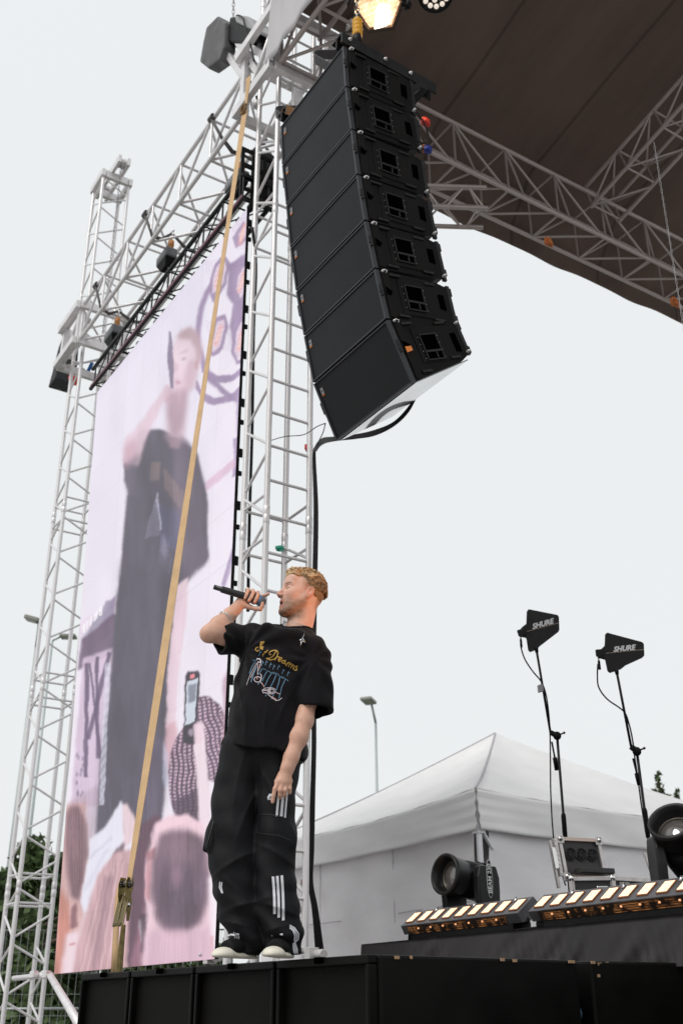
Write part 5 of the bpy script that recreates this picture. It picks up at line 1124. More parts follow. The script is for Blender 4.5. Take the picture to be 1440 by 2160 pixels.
q = MB(); q.lathe([(-.16, 0), (-.16, .08), (-.10, .13), (0, .145), (.01, .145), (.012, .13), (0, .125), (-.01, 0)], PC, pd, 32); q.build('housing', BLK, PR, True)
px_ = pd.orthogonal().normalized(); py_ = pd.cross(px_); LE = mat('par_lens', (.8, .75, .7), .25, emit=(1, .86, .72), es=.55)
for i in range(3):
    for k in range(max(1, i*6)):
        a = k*2*math.pi/max(1, i*6)+.2*i; p = PC+(px_*math.cos(a)+py_*math.sin(a))*i*.048
        q = MB(); q.lathe([(0, .021), (.008, .018), (.013, .008), (.014, 0)], p+pd*.0, pd, 12); q.build('lens', LE, PR, True)
q = MB(); q.beam(zc(848, 6, 8.5), zc(866, 14, 8.5), .03, .04); q.beam(zc(862, 2, 8.5), zc(852, 20, 8.5), .03, .03); q.beam(zc(840, -20, 8.5), zc(858, 10, 8.5), .02, .02); tag(q.build('lamp_clamp', BLK), 'small black clamp hanging between the two lamps under the roof', 'clamp')
PV = thing('lamp_pipe', 'aluminium pipe with clamps carrying the lamps under the front of the roof', 'pipe', zc(760, 30, 9.3))
q = MB(); q.tube([Vector(v) for v in (at(716, 78, 1, 4.25), at(790, -10, 1, 4.25))], .03, 12); q.build('pipe', ALU, PV, True)
q = MB(); q.box(at(738, 42, 1, 4.2), (.09, .05, .09)); q.build('clamp', CHR, PV, bevel=.01)
# coloured shackles on the roof truss behind the speakers
def sh(px, py, z, m, lab, r=.035):
    q = MB(); c = Vector(zc(px, py, z)); q.tube([c+Vector((0, r*math.cos(a), r*1.3*math.sin(a))) for a in np.linspace(-.6, 3.8, 10)], .014, 8); q.box(c, (.05, .05, .04)); tag(q.build('shackle', m, None, True), lab, 'shackle')
sh(897, 258, 8.3, RED, 'red plug behind the upper speakers', .03); sh(886, 311, 8.6, mat('orange_strap', (.5, .14, .03), .6), 'orange strap on the side truss behind the speakers', .04); sh(902, 316, 8.6, mat('plug_blue', (0, 0, 0)), 'blue plug beside the orange strap behind the speakers', .025)
sh(1156, 512, 9.9, mat('orange_strap', (0, 0, 0)), 'orange wrap on the lower tube of the side truss', .04); sh(1422, 640, 10.6, mat('orange_strap', (0, 0, 0)), 'orange wrap on the side truss at the right edge of the picture', .05)
q = MB(); q.tube(smooth_path([Vector(zc(x, y, 7.2)) for x, y in ((878, 235), (895, 262), (903, 290), (893, 302), (880, 296))]), .006, 6); tag(q.build('loop_cable', RUB, None, True), 'thin black cable loop behind the upper speakers', 'cable')
q = MB(); chain(q, zc(1378, 300, 9.0), zc(1442, 700, 8.4), r=.006, link=.036); tag(q.build('chain', ALUD), 'thin steel chain hanging from the canopy at the right edge', 'chain')

# ================================================================== TENT
TEN = mat('tent_fabric', (.90, .89, .895), .8, noise=.05, nscale=1.5, bump=.55, bscale=3.5, stretch=(1, 1, 2.2)); CX, CY = -8.02, 6.68
TL_ = 4.4
cT = at(1003, 1664, 1, CY); CX = cT[0]; ZE = cT[2]; ZV = at(1003, 1752, 1, CY)[2]
t = thing('party_tent', 'white pop-up tent with a pointed roof and closed side walls behind the stage', 'tent', (CX-TL_/2, CY+TL_/2, 0))
ap = np.array([CX-TL_/2, CY+TL_/2, 0.])
zt = 4.0
while to_px(np.array([[ap[0], ap[1], zt]]))[1][0] > 1549: zt += .01
ap[2] = zt
c4 = [np.array([CX, CY, ZE]), np.array([CX-TL_, CY, ZE]), np.array([CX-TL_, CY+TL_, ZE]), np.array([CX, CY+TL_, ZE])]
V = []; F = []
for s in range(4):
    a, b = c4[s], c4[(s+1) % 4]; N = 24; M_ = 24; b0 = len(V)
    for i in range(N+1):
        u = i/N
        for j in range(M_+1):
            v = j/M_; e = a*(1-v)+b*v; p = e*(1-u)+ap*u
            p = p.copy(); p[2] -= .20*u*(1-u)*4*(.35+.65*math.sin(math.pi*v))*.9*(1-u*.3)+.0; p[2] -= .07*math.sin(math.pi*v)*(1-u)**2
            p[2] += .006*math.sin(v*40+u*9)*(1-u)
            V.append(tuple(p))
    for i in range(N):
        for j in range(M_):
            k = b0+i*(M_+1)+j; F.append((k, k+1, k+M_+2, k+M_+1))
me = bpy.data.meshes.new('tent_roof'); me.from_pydata(V, [], F); o = mobj('tent_roof', me, TEN, t, True); m_ = o.modifiers.new('s', 'SOLIDIFY'); m_.thickness = .006
for s in range(4):
    a, b = c4[s], c4[(s+1) % 4]; V = []; F = []; N = 12; M_ = 110; d = (b-a)/TL_; out_ = np.array([d[1], -d[0], 0]); out_ = -out_ if np.dot(out_, (a+b)/2-ap) < 0 else out_
    for i in range(N+1):
        u = i/N
        for j in range(M_+1):
            v = j/M_; p = a*(1-v)+b*v; p = p.copy(); p[2] = ZE-(ZE-ZV)*u-.07*math.sin(math.pi*v)*(1-u)-.02*u*math.sin(math.pi*v)
            near = math.exp(-min(v, 1-v)*9); p += out_*(.012+.018*math.sin(v*23+u*5)*u*.6+.02*near*math.sin(u*22)*.5+.02*u)
            V.append(tuple(p))
    for i in range(N):
        for j in range(M_): k = i*(M_+1)+j; F.append((k, k+1, k+M_+2, k+M_+1))
    me = bpy.data.meshes.new('valance'); me.from_pydata(V, [], F); o = mobj('valance', me, TEN, t, True); m_ = o.modifiers.new('s', 'SOLIDIFY'); m_.thickness = .005
    V = []; F = []; N = 40; g0 = .035; M_ = 120
    for i in range(N+1):
        u = i/N
        for j in range(M_+1):
            v = g0+(1-2*g0)*j/M_; p = a*(1-v)+b*v; p = p.copy(); p[2] = ZV+.06-(ZV+.05)*u
            ph = (v*TL_*1.9+u*5.5); p += -out_*(.05+.035*math.sin(ph)*math.sin(u*math.pi*.9+.2)+.015*math.sin(ph*2.7+u*9+1)+.01*math.sin(v*31))
            V.append(tuple(p))
    for i in range(N):
        for j in range(M_): k = i*(M_+1)+j; F.append((k, k+1, k+M_+2, k+M_+1))
    me = bpy.data.meshes.new('side_wall'); me.from_pydata(V, [], F); mobj('side_wall', me, mat('tent_wall', (.90, .88, .90), .8, noise=.06, nscale=1.2, bump=.6, bscale=3, stretch=(1, 1, 2.5)), t, True)
for s in range(4):
    p = c4[s]+(ap*np.array([1, 1, 0])+np.array([0, 0, c4[s][2]])-c4[s])*.015; q = MB(); q.box((p[0], p[1], ZE/2), (.04, .04, ZE-.02)); q.box((p[0]+.02, p[1]-.012, ZE/2), (.02, .05, ZE-.06)); q.build('leg', mat('tent_leg', (.70, .70, .72), .4, .3), t)
    q = MB(); q.box((p[0], p[1], ZV+.02), (.09, .09, .09)); q.beam((p[0]+.02, p[1]+.04, ZV-.02), (p[0]-.0, p[1]+.16, ZV-.16), .03, .02); q.build('leg_bracket', mat('tent_leg', (0, 0, 0)), t)
# seams along the hips
q = MB()
for s in range(2):
    a = c4[s]; q.tube([tuple(a*(1-u)+ap*u-np.array([0, 0, .20*u*(1-u)*4*.35*.9*(1-u*.3)-.006])) for u in np.linspace(0, 1, 20)], .012, 6)
q.build('roof_seam', mat('tent_seam', (.52, .50, .53), .8), t, True)

# vertical seams, a horizontal crease and hem on the near walls
q = MB()
for v in (.33, .66):
    x = CX-TL_*v; q.tube([(x, CY+.03, ZV+.03), (x+.01, CY+.042, ZV*.5), (x, CY+.03, .1)], .004, 5)
q.tube([(CX-TL_*u, CY+.042+.012*math.sin(u*40), ZV*.80-.03*math.sin(u*3)) for u in np.linspace(.04, .96, 40)], .005, 5)
q.build('wall_seam', mat('tent_seam', (.52, .50, .53), .8), t, True)

# ================================================================== LAMP POSTS
def lamp_post(base_xy, h, arm, head, label, hs=.55):
    b = Vector((*base_xy, 0)); t = thing('street_lamp', label, 'street lamp', b, 'street lamps beyond the stage')
    m = mat('lamp_steel', (.42, .47, .47), .5, .2)
    q = MB(); q.tube([b, b+Vector((0, 0, h))], [.06, .035], 10); q.tube([b+Vector((0, 0, h)), b+Vector((0, 0, h))+Vector(arm)], .035, 8); q.build('pole', m, t, True)
    tip = b+Vector((0, 0, h))+Vector(arm); a = Vector(head).normalized(); s = a.cross(Vector((0, 0, 1))).normalized()
    q = MB(); q.box(tip+a*hs*.5, (hs, hs*.75, .09), Matrix((a, s, s.cross(a)*-1)).transposed()); q.build('lamp_head', mat('lamp_head', (.26, .27, .24), .5), t, bevel=.02)
    q = MB(); q.box(tip+a*hs*.55-Vector((0, 0, .05)), (hs*.7, hs*.55, .02), Matrix((a, s, s.cross(a)*-1)).transposed()); q.build('lamp_glass', mat('lamp_glass', (.5, .5, .48), .3), t)
D = 30
p0 = zc(792, 1525, D); lamp_post(p0[:2], p0[2], tuple(np.array(zc(783, 1484, D))-p0), tuple(rdir*-.35+Vector((0, 0, .1))-cdir*.8), 'slim street lamp rising alone between the singer and the tent', .45)
p0 = zc(80, 1340, 24); lamp_post(p0[:2], p0[2]-.3, tuple(np.array(zc(84, 1310, 24))-p0+np.array([0, 0, .3])), tuple(-rdir*.9+Vector((0, 0, .25))), 'street lamp with a slanted flat head at the left edge behind the tower', .34)
p0 = zc(112, 1345, 34); lamp_post(p0[:2], p0[2]-.1, tuple(np.array(zc(128, 1346, 34))-p0+np.array([0, 0, .15])), tuple(rdir), 'small distant street lamp seen through the left tower', .5)

# ================================================================== TREES
def leaf_crown(centers, n, size, seed):
    r = np.random.RandomState(seed); V = []; F = []
    tot = sum(c[3] for c in centers)
    for cx, cy, cz, R0, sq in [(*c[:3], c[3], c[4]) for c in centers]:
        k = int(n*R0/tot)
        d = r.normal(size=(k, 3)); d /= np.linalg.norm(d, axis=1)[:, None]; rad = R0*(r.rand(k)**.45)*(1+.22*np.sin(d[:, 0]*7+seed)*np.sin(d[:, 2]*9))
        P = np.array([cx, cy, cz])+d*rad[:, None]*np.array([1, 1, sq])
        for p in P:
            a, b = r.normal(size=3), r.normal(size=3); a /= np.linalg.norm(a); b -= a*(a@b); b /= np.linalg.norm(b); s = size*(.6+.8*r.rand())
            i = len(V); V += [tuple(p-a*s), tuple(p+b*s*.45), tuple(p+a*s), tuple(p-b*s*.45)]; F.append((i, i+1, i+2, i+3))
    return V, F
def leafmat(n, c):
    m = mat(n, c, .7, noise=.45, nscale=1.3, spec=.3); return m
LM = [leafmat('leaves_dark', (.055, .085, .032)), leafmat('leaves_mid', (.075, .115, .042)), leafmat('leaves_light', (.095, .135, .055))]
def tree(x, y, h, R0, label, m, n=5000, seed=1, slim=1.0):
    t = thing('tree', label, 'tree', (x, y, 0), 'trees behind the left tower')
    q = MB(); q.tube([(x, y, 0), (x+.1, y, h*.3), (x, y+.1, h*.62), (x, y, h*.86)], [.16, .12, .08, .03], 8)
    r = np.random.RandomState(seed)
    for k in range(9):
        z = h*(.25+.06*k); a = r.rand()*6.28; q.tube([(x, y, z), (x+math.cos(a)*R0*.5, y+math.sin(a)*R0*.5, z+h*.09), (x+math.cos(a)*R0*.8, y+math.sin(a)*R0*.8, z+h*.16)], [.05, .03, .012], 6)
    q.build('trunk', mat('bark', (.09, .07, .055), .9, noise=.3), t, True)
    cs = []
    for k in range(26):
        u = k/25; z = h*(.10+.86*u); rr = R0*(1-.72*u**1.7)*(.5 if u < .05 else 1)*slim; a = k*2.4+seed; e = rr*.55*r.rand()
        cs.append((x+math.cos(a)*e, y+math.sin(a)*e, z, rr*(.42+.2*r.rand()), .95))
    V, F = leaf_crown(cs, n, .11, seed); me = bpy.data.meshes.new('crown'); me.from_pydata(V, [], F); mobj('crown', me, m, t)
for (px, py, D, R0, m, lb, sd_) in ((12, 1835, 19, 1.5, 0, 'dark green tree at the left edge behind the tower foot', 3), (72, 1765, 20, 1.5, 1, 'tallest bushy green tree seen through the left tower', 4), (128, 1800, 21, 1.5, 0, 'green tree between the left tower and the screen edge', 5), (-40, 1850, 20, 1.6, 1, 'green tree mostly outside the left edge', 6), (190, 1890, 23, 1.7, 1, 'green tree hidden behind the lower screen', 7), (330, 1930, 22, 1.6, 2, 'green bush top seen in the gap below the screen', 8), (450, 1990, 22, 1.4, 0, 'low green bush near the gap beside the shoes', 9), (40, 1900, 17, 1.4, 2, 'lighter green shrub close behind the fence at left', 10)):
    p = zc(px, py, D); tree(p[0], p[1], p[2], R0, lb, LM[m], 5200, sd_)
for (px, py, D, lb, sd_) in ((1385, 1632, 26, 'thin green treetop poking above the tent at right', 21), (1424, 1668, 26, 'small green treetop tip above the tent, rightmost', 22)):
    p = zc(px, py, D); t = thing('tree', lb, 'tree', (p[0], p[1], 0), 'treetops above the tent'); h = p[2]
    q = MB(); q.tube([(p[0], p[1], 0), (p[0], p[1], h)], [.1, .02], 6); q.build('trunk', mat('bark', (0, 0, 0)), t)
    cs = [(p[0]+.04*math.sin(k*2), p[1]+.05*math.cos(k*3), h-k*.14, .05+.028*k, 1) for k in range(14)]; V, F = leaf_crown(cs, 900, .07, sd_); me = bpy.data.meshes.new('crown'); me.from_pydata(V, [], F); mobj('crown', me, leafmat('leaves_pale', (.10, .15, .06)), t)

# ================================================================== FENCE, tower feet
FM = mat('galvanised', (.36, .38, .38), .45, .6)
ft = at(20, 1955, 1, 6.2); f_dir = Vector((.84, .22, 0)).normalized()
F0 = Vector(zc(-60, 1948, 14.5)); F1 = Vector(zc(500, 1975, 14.5)); zt_ = .5*(F0.z+F1.z)
F0.z = F1.z = 0
dirF = (F1-F0).normalized(); LF = (F1-F0).length; npan = 2; pw = LF/npan
for k in range(npan):
    a = F0+dirF*pw*k; t = thing('mesh_fence', 'galvanised wire mesh fence panel '+('behind the foot of the left tower' if k == 0 else 'below the middle of the screen'), 'fence', a, 'wire fence panels behind the stage')
    H = zt_
    q = MB(); q.tube([a+Vector((0, 0, 0)), a+Vector((0, 0, H)), a+dirF*(pw-.06)+Vector((0, 0, H)), a+dirF*(pw-.06)], .021, 8); q.build('frame', FM, t, True)
    q = MB(); q.tube([a+Vector((0, 0, H*.62)), a+dirF*(pw-.06)+Vector((0, 0, H*.62))], .016, 8); q.build('middle_rail', FM, t, True)
    q = MB()
    for i in range(int(pw/.10)): q.tube([a+dirF*(.1*i)+Vector((0, 0, .1)), a+dirF*(.1*i)+Vector((0, 0, H))], .0030, 4, False)
    for i in range(int(H/.26)): q.tube([a+Vector((0, 0, .2+.26*i)), a+dirF*(pw-.06)+Vector((0, 0, .2+.26*i))], .0030, 4, False)
    q.build('wire_mesh', FM, t)
t = tl_
for s in (1,):
    q = MB(); q.tube([at(105, 2056, 1, 3.58), at(170, 2165, 1, 2.6)], .03, 10); q.build('outrigger_brace', ALU, tl_, True)
q = MB(); c = Vector(at(90, 2058, 1, 3.58)); q.tube([c+Vector((-.9, 0, 0)), c+Vector((.25, 0, 0))], .026, 10); q.build('cross_tube', ALU, tl_, True)
for x_ in (98, 72):
    q = MB(); q.box(at(x_, 2056, 1, 3.52), (.11, .06, .07)); q.build('clamp', CHR, tl_, bevel=.012)
for px_c, py_c, nm in ((448, 2020, 'left'), (662, 2014, 'right')):
    c = Vector(at(px_c, py_c, 1, 3.62 if nm == 'left' else 3.85)); q = MB(); q.tube([c+Vector((-.10, 0, 0)), c+Vector((.12, 0, 0))], .030, 12); q.box(c+Vector((.0, -.02, -.0)), (.07, .075, .085)); q.lathe([(-.05, .0), (-.045, .014), (.045, .014), (.05, 0)], c+Vector((-.06, -.03, .02)), (0, 1, 0), 10)
    q.build('base_clamp', ALUD, tc_, False, .006)
q = MB(); q.box(at(560, 2028, 1, 3.9), (1.5, .9, .03)); 
# ================================================================== THE SINGER
PD = 5.05
_v = ray(545, 2013); PF = CE+_v*(PD/np.hypot(_v[0], _v[1])); PZ = ZS+.004
PR0 = np.array([PF[0], PF[1], PZ]); rd = np.array(rdir); cd = -np.array(cdir)       # right, toward the camera
def loc(px, py, b=0.):
    v = ray(px, py); t = (b-np.dot(CE-PR0, cd))/np.dot(v, cd); p = CE+v*t-PR0
    return np.array([p@rd, b, p[2]])
def sdf_cap(P, a, b, ra, rb, sc=(1, 1, 1)):
    sc = np.array(sc); a = np.array(a)*sc; b = np.array(b)*sc; Q = P*sc; ba = b-a
    h = np.clip(((Q-a)@ba)/(ba@ba), 0, 1); return np.linalg.norm(Q-a-h[..., None]*ba, axis=-1)-(ra+(rb-ra)*h)
def sdf_ell(P, c, r, M=None):
    Q = P-np.array(c)
    if M is not None: Q = Q@np.array(M).T
    r = np.array(r); k0 = np.linalg.norm(Q/r, axis=-1); k1 = np.linalg.norm(Q/(r*r), axis=-1)+1e-9
    return k0*(k0-1)/k1
def smin(a, b, k): h = np.clip(.5+.5*(b-a)/k, 0, 1); return b*(1-h)+a*h-k*h*(1-h)
def smax(a, b, k): return -smin(-a, -b, k)
def chainsdf(P, pts, k=.02, sc=(1, 1, 1)):
    d = None
    for i in range(len(pts)-1):
        (a, ra), (b, rb) = pts[i], pts[i+1]; e = sdf_cap(P, a, b, ra, rb, sc); d = e if d is None else smin(d, e, k)
    return d
def surface_net(fn, lo, hi, res):
    lo = np.array(lo); n = np.ceil((np.array(hi)-lo)/res).astype(int)+1
    ax = [lo[i]+res*np.arange(n[i]) for i in range(3)]
    D = np.empty(n)
    for i0 in range(0, n[0], 24):
        G = np.stack(np.meshgrid(ax[0][i0:i0+24], ax[1], ax[2], indexing='ij'), -1); D[i0:i0+24] = fn(G)
    s = D < 0
    m = [n[0]-1, n[1]-1, n[2]-1]
    cs = np.zeros(m); cp = np.zeros((*m, 3)); offs = [(i, j, k) for i in (0, 1) for j in (0, 1) for k in (0, 1)]
    sl = lambda o: tuple(slice(o[i], o[i]+m[i]) for i in range(3))
    for o in offs:
        for axi in range(3):
            if o[axi]: continue
            o2 = list(o); o2[axi] = 1
            d0, d1 = D[sl(o)], D[sl(o2)]; c = (d0 < 0) != (d1 < 0); t = np.where(c, d0/np.where(c, d0-d1, 1), 0)
            cs += c; 
            for q in range(3): cp[..., q] += np.where(c, o[q]+(t if q == axi else 0), 0)
    act = cs > 0; idx = -np.ones(m, int); idx[act] = np.arange(act.sum())
    I = np.argwhere(act); V = lo+res*(I+cp[act]/cs[act][:, None])
    F = []
    for axi in range(3):
        u, v = [(1, 2), (2, 0), (0, 1)][axi]
        o2 = [0, 0, 0]; o2[axi] = 1
        a = s[:n[0]-o2[0], :n[1]-o2[1], :n[2]-o2[2]]; b = s[o2[0]:, o2[1]:, o2[2]:]
        E = np.argwhere(a != b); ok = (E[:, u] > 0) & (E[:, v] > 0) & (E[:, u] < m[u]) & (E[:, v] < m[v]) & (E[:, axi] < m[axi]); E = E[ok]
        fl = a[tuple(E.T)]
        def g(du, dv): K = E.copy(); K[:, u] -= du; K[:, v] -= dv; return idx[tuple(K.T)]
        q = np.stack([g(0, 0), g(1, 0), g(1, 1), g(0, 1)], 1); q[fl] = q[fl][:, ::-1]; q = q[:, ::-1] if 1 else q
        F.append(q[(q >= 0).all(1)])
    return V, np.concatenate(F)
def sdf_mesh(name, fn, lo, hi, res, m, parent, colfn=None, smooth_it=2):
    V, F = surface_net(fn, lo, hi, res)
    me = bpy.data.meshes.new(name); W_ = PR0+V[:, :1]*rd+V[:, 1:2]*cd+V[:, 2:3]*np.array([0, 0, 1])
    me.vertices.add(len(V)); me.vertices.foreach_set('co', W_.reshape(-1)); me.loops.add(F.size); me.loops.foreach_set('vertex_index', F.reshape(-1).astype(np.int32))
    me.polygons.add(len(F)); me.polygons.foreach_set('loop_start', np.arange(0, F.size, 4).astype(np.int32)); me.update(calc_edges=True)
    bm = bmesh.new(); bm.from_mesh(me)
    for _ in range(smooth_it): bmesh.ops.smooth_vert(bm, verts=bm.verts, factor=.5, use_axis_x=True, use_axis_y=True, use_axis_z=True)
    bmesh.ops.recalc_face_normals(bm, faces=bm.faces); bm.to_mesh(me); bm.free()
    if colfn is not None:
        c = colfn(V); ca = me.color_attributes.new('col', 'FLOAT_COLOR', 'POINT'); ca.data.foreach_set('color', np.concatenate([c, np.ones((len(c), 1))], 1).reshape(-1))
    return mobj(name, me, m, parent, True)
def wp(l): return Vector(PR0+rd*l[0]+cd*l[1]+np.array([0, 0, 1])*l[2])
def nz(P, f, seed=0):
    x, y, z = P[..., 0]*f, P[..., 1]*f, P[..., 2]*f
    return (np.sin(x*1.7+1.3*np.sin(z*1.1+seed)+seed)*np.sin(y*1.9+1.1*np.sin(x*1.3+seed*2))+np.sin(z*1.6+1.7*np.sin(y*1.2+seed*3)+x*.6))*.5

SKIN = mat('skin', (.5, .3, .2), .5, attr='col', noise=.07, nscale=38, bump=.16, bscale=240, spec=.35)
SKIN.node_tree.nodes['Principled BSDF'].inputs['Subsurface Weight'].default_value = .12
SKIN.node_tree.nodes['Principled BSDF'].inputs['Subsurface Radius'].default_value = (.012, .005, .003)
SKC = np.array([.66, .40, .305])
SHIRT = mat('shirt_cotton', (.0062, .0052, .0066), .9, noise=.2, nscale=30, bump=.15, bscale=60, spec=.14, sheen=.06)
PANT = mat('trouser_cloth', (.0045, .0047, .0062), .7, noise=.2, nscale=30, bump=.15, bscale=50, spec=.24)
PR_ = thing('person', 'man in black printed T-shirt and striped black trousers singing into a microphone', 'person', wp((0, 0, 0)))

# ---- head frame
ya, pi_ = math.radians(24), math.radians(8)
f0 = np.array([-math.cos(ya), math.sin(ya), 0]); sd0 = np.array([math.sin(ya), math.cos(ya), 0]); hh = np.array([0, 0, 1.])
HF = f0*math.cos(pi_)+hh*math.sin(pi_); HU = -f0*math.sin(pi_)+hh*math.cos(pi_)
HC = loc(637, 1258, .0); HK = 1.07
def H(P): Q = (P-HC)/HK; return np.stack([Q@HF, Q@sd0, Q@HU], -1)
def hp(f, s, u): return HC+HK*(HF*f+sd0*s+HU*u)
def head_sdf(P):
    Q = H(P); A = Q.copy(); A[..., 1] = np.abs(A[..., 1])
    d = sdf_ell(Q, (-.008, 0, .030), (.095, .075, .089))
    d = smin(d, sdf_ell(Q, (.042, 0, -.028), (.056, .056, .080)), .03)
    d = smin(d, sdf_cap(A, (-.002, .050, -.040), (.068, .018, -.100), .020, .018), .03)       # jaw
    d = smin(d, sdf_ell(Q, (.082, 0, -.102), (.020, .023, .019)), .02)                         # chin
    d = smin(d, sdf_ell(A, (.062, .036, -.018), (.026, .022, .026)), .02)                      # cheek
    d = smin(d, sdf_ell(Q, (.067, 0, .058), (.026, .052, .042)), .025)                         # forehead
    d = smin(d, sdf_cap(A, (.087, .012, .030), (.072, .046, .027), .009, .007), .012)          # brow
    d = smax(d, -sdf_ell(A, (.096, .031, .011), (.019, .018, .013)), .010)
    d = smin(d, sdf_ell(A, (.0765, .031, .009), (.0150, .0160, .0125)), .003)                  # closed lids
    d = smin(d, sdf_cap(Q, (.088, 0, .022), (.1165, 0, -.022), .0065, .0105), .010)            # nose
    d = smin(d, sdf_ell(A, (.104, .012, -.027), (.012, .0085, .0085)), .006)
    d = smax(d, -sdf_ell(A, (.107, .0065, -.036), (.006, .0038, .005)), .003)
    d = smin(d, sdf_ell(Q, (.080, 0, -.064), (.022, .026, .030)), .015)                        # muzzle
    d = smin(d, sdf_cap(A, (.0990, 0, -.053), (.086, .024, -.061), .0062, .0035), .004)        # upper lip
    d = smin(d, sdf_cap(A, (.0960, 0, -.081), (.085, .020, -.070), .0070, .0035), .004)        # lower lip
    d = smax(d, -sdf_ell(Q, (.098, 0, -.0665), (.024, .0185, .0085)), .003)                    # open mouth
    # ears
    th = .30; X = A[..., 0]+.010; Z = A[..., 2]+.002; Xr = X*math.cos(th)+Z*math.sin(th)*-1*-1*.0+0*X; Xr = X+.22*Z
    E = np.stack([Xr, A[..., 1]-.076-.22*(-X), Z], -1)
    e = sdf_ell(E, (0, 0, 0), (.0185, .0085, .033)); e = smax(e, -sdf_ell(E, (.003, .010, .005), (.0095, .008, .019)), .004)
    e = smin(e, sdf_ell(E, (.004, -.004, -.024), (.009, .006, .010)), .006)
    d = smin(d, e, .006)
    # neck
    nb = loc(624, 1330, .0); nb2 = HC+HK*(HF*(-.022)+HU*(-.03))
    n_ = sdf_cap(P, nb2, nb+np.array([.0, 0, -.05]), .062, .069, (1, 1.05, 1)); d = smin(d, n_, .022)
    d = smin(d, sdf_ell(P, nb+np.array([0, -.02, -.06]), (.16, .09, .04)), .03)
    ad = hp(.02, 0, -.118); 
    return d
def head_col(V):
    Q = H(V); f, s, u = Q[:, 0], np.abs(Q[:, 1]), Q[:, 2]; c = np.tile(SKC, (len(V), 1))
    def mixc(w, k): nonlocal c; w = np.clip(w, 0, 1)[:, None]; c = c*(1-w)+np.array(k)*w
    n = nz(V, 120, 1)*.5+nz(V, 300, 4)*.5
    mixc(.30*np.clip(nz(V, 40, 2), 0, 1), (.62, .30, .20)); 
    mixc(np.exp(-(((f-.118)/.018)**2+((u+.022)/.016)**2))*.45, (.62, .24, .17))          # nose tip
    mixc(np.exp(-(((f-.07)/.03)**2+((s-.045)/.02)**2+((u+.02)/.025)**2))*.3, (.62, .26, .18))
    isear = (np.abs(f+.010) < .028) & (s > .070) & (np.abs(u) < .045); mixc(isear*.55, (.62, .22, .14))
    # stubble
    lim = -.034-.42*np.clip(.06-f, -.05, .08)*-.35+.0*f
    bw = np.clip((-.040-u+np.clip(.055-f, 0, .05)*.5)/.028, 0, 1)*np.clip((u+.150)/.03, 0, 1)*np.clip((f+.018)/.03, 0, 1)
    bw *= np.where(f < .03, np.clip((s-.02)/.02, .4, 1), 1); mixc(bw*(.66+.25*n), (.20, .105, .055))
    ch = np.exp(-(((f-.075)/.034)**2+((u+.112)/.026)**2)); mixc(ch*(.72+.25*n), (.12, .06, .032))
    mo = np.exp(-(((u+.044)/.008)**2))*(f > .085)*(s < .03); mixc(mo*(.38+.3*n), (.20, .10, .055))
    lip = (f > .083) & (s < .026) & (((u < -.049) & (u > -.0605)) | ((u > -.0900) & (u < -.0730))); mixc(lip*.75, (.42, .145, .12))
    inm = ((f < .097) & (f > .06) & (s < .020) & (np.abs(u+.0665) < .0075)); mixc(inm*.95, (.05, .012, .010))
    # eyebrow, lashes
    bl = .035-.10*(s-.030)**2*6-.0; eb = np.exp(-((u-(.0325-((s-.030)/.03)**2*.004))/.0040)**2)*(s > .010)*(s < .053)*(f > .05); mixc(eb*(.9+.1*n), (.11, .055, .028))
    la = np.exp(-((u-(.0040+((s-.031)/.016)**2*.0035))/.0016)**2)*(s > .016)*(s < .047)*(f > .06); mixc(la*.85, (.10, .045, .03))
    cr = np.exp(-((u-.0175)/.0018)**2)*(s > .018)*(s < .046)*(f > .06); mixc(cr*.3, (.30, .14, .09))
    nos = np.exp(-(((f-.107)/.006)**2+((s-.0065)/.004)**2+((u+.036)/.005)**2)); mixc(nos*.9, (.08, .025, .02))
    for (mf, ms, mu) in ((.079, .047, .062), (.070, .052, .052), (.085, .043, -.030)):
        mixc(np.exp(-(((f-mf)**2+(Q[:, 1]-ms)**2+(u-mu)**2)/.0026**2))*.8, (.20, .07, .04))
    fade = np.clip((u+.002)/.03, 0, 1)*np.clip((.040-f-.2*np.clip(.05-u, 0, 1))/.022, 0, 1)*(s > .04)*(f > -.05); mixc(fade*(.62+.3*n), (.25, .145, .075))
    # nape hair fade
    mixc(np.clip((-f-.045)/.02, 0, 1)*np.clip((u+.085)/.03, 0, 1)*.7, (.22, .125, .06))
    return c
lo_h, hi_h = HC-np.array([.20, .16, .20]), HC+np.array([.20, .16, .19])
sdf_mesh('body', head_sdf, lo_h, hi_h, .0026, SKIN, PR_, head_col, 1)

HAIRM = mat('hair', (.4, .25, .12), .55, attr='col', spec=.4)
def hair_line(f, s): return np.where(f > .0, .030+.62*f-.9*np.clip(f-.055, 0, 1)+.0*s, .030+1.30*f)
def hlim(f):
    w = np.clip((f+.018)/.048, 0, 1); w = w*w*(3-2*w); return np.where(f < -.018, .004+1.25*(f+.018), .004)+.066*w+.16*np.clip(f-.03, 0, 1)
def hair_sdf(P):
    Q = H(P); f, s, u = Q[..., 0], np.abs(Q[..., 1]), Q[..., 2]
    top = np.clip((u-.055)/.05, 0, 1); th = .0025+.015*top
    th = th+(.0024+.0055*top)*nz(Q, 110, 3)*1.0+.0022*nz(Q, 260, 7)*(.4+top)
    lim = hlim(f); th = th*np.clip((u-lim)/.028, np.where(f > .045, .45, .12), 1)
    base = smin(sdf_ell(Q, (-.008, 0, .030), (.095, .075, .089)), sdf_ell(Q, (.062, 0, .066), (.026, .054, .038)), .025)
    d = base-th
    lim = lim+.006*nz(Q, 60, 5)
    # clear round the ear
    d = smax(d, (lim-u)*.8, .004)
    return d
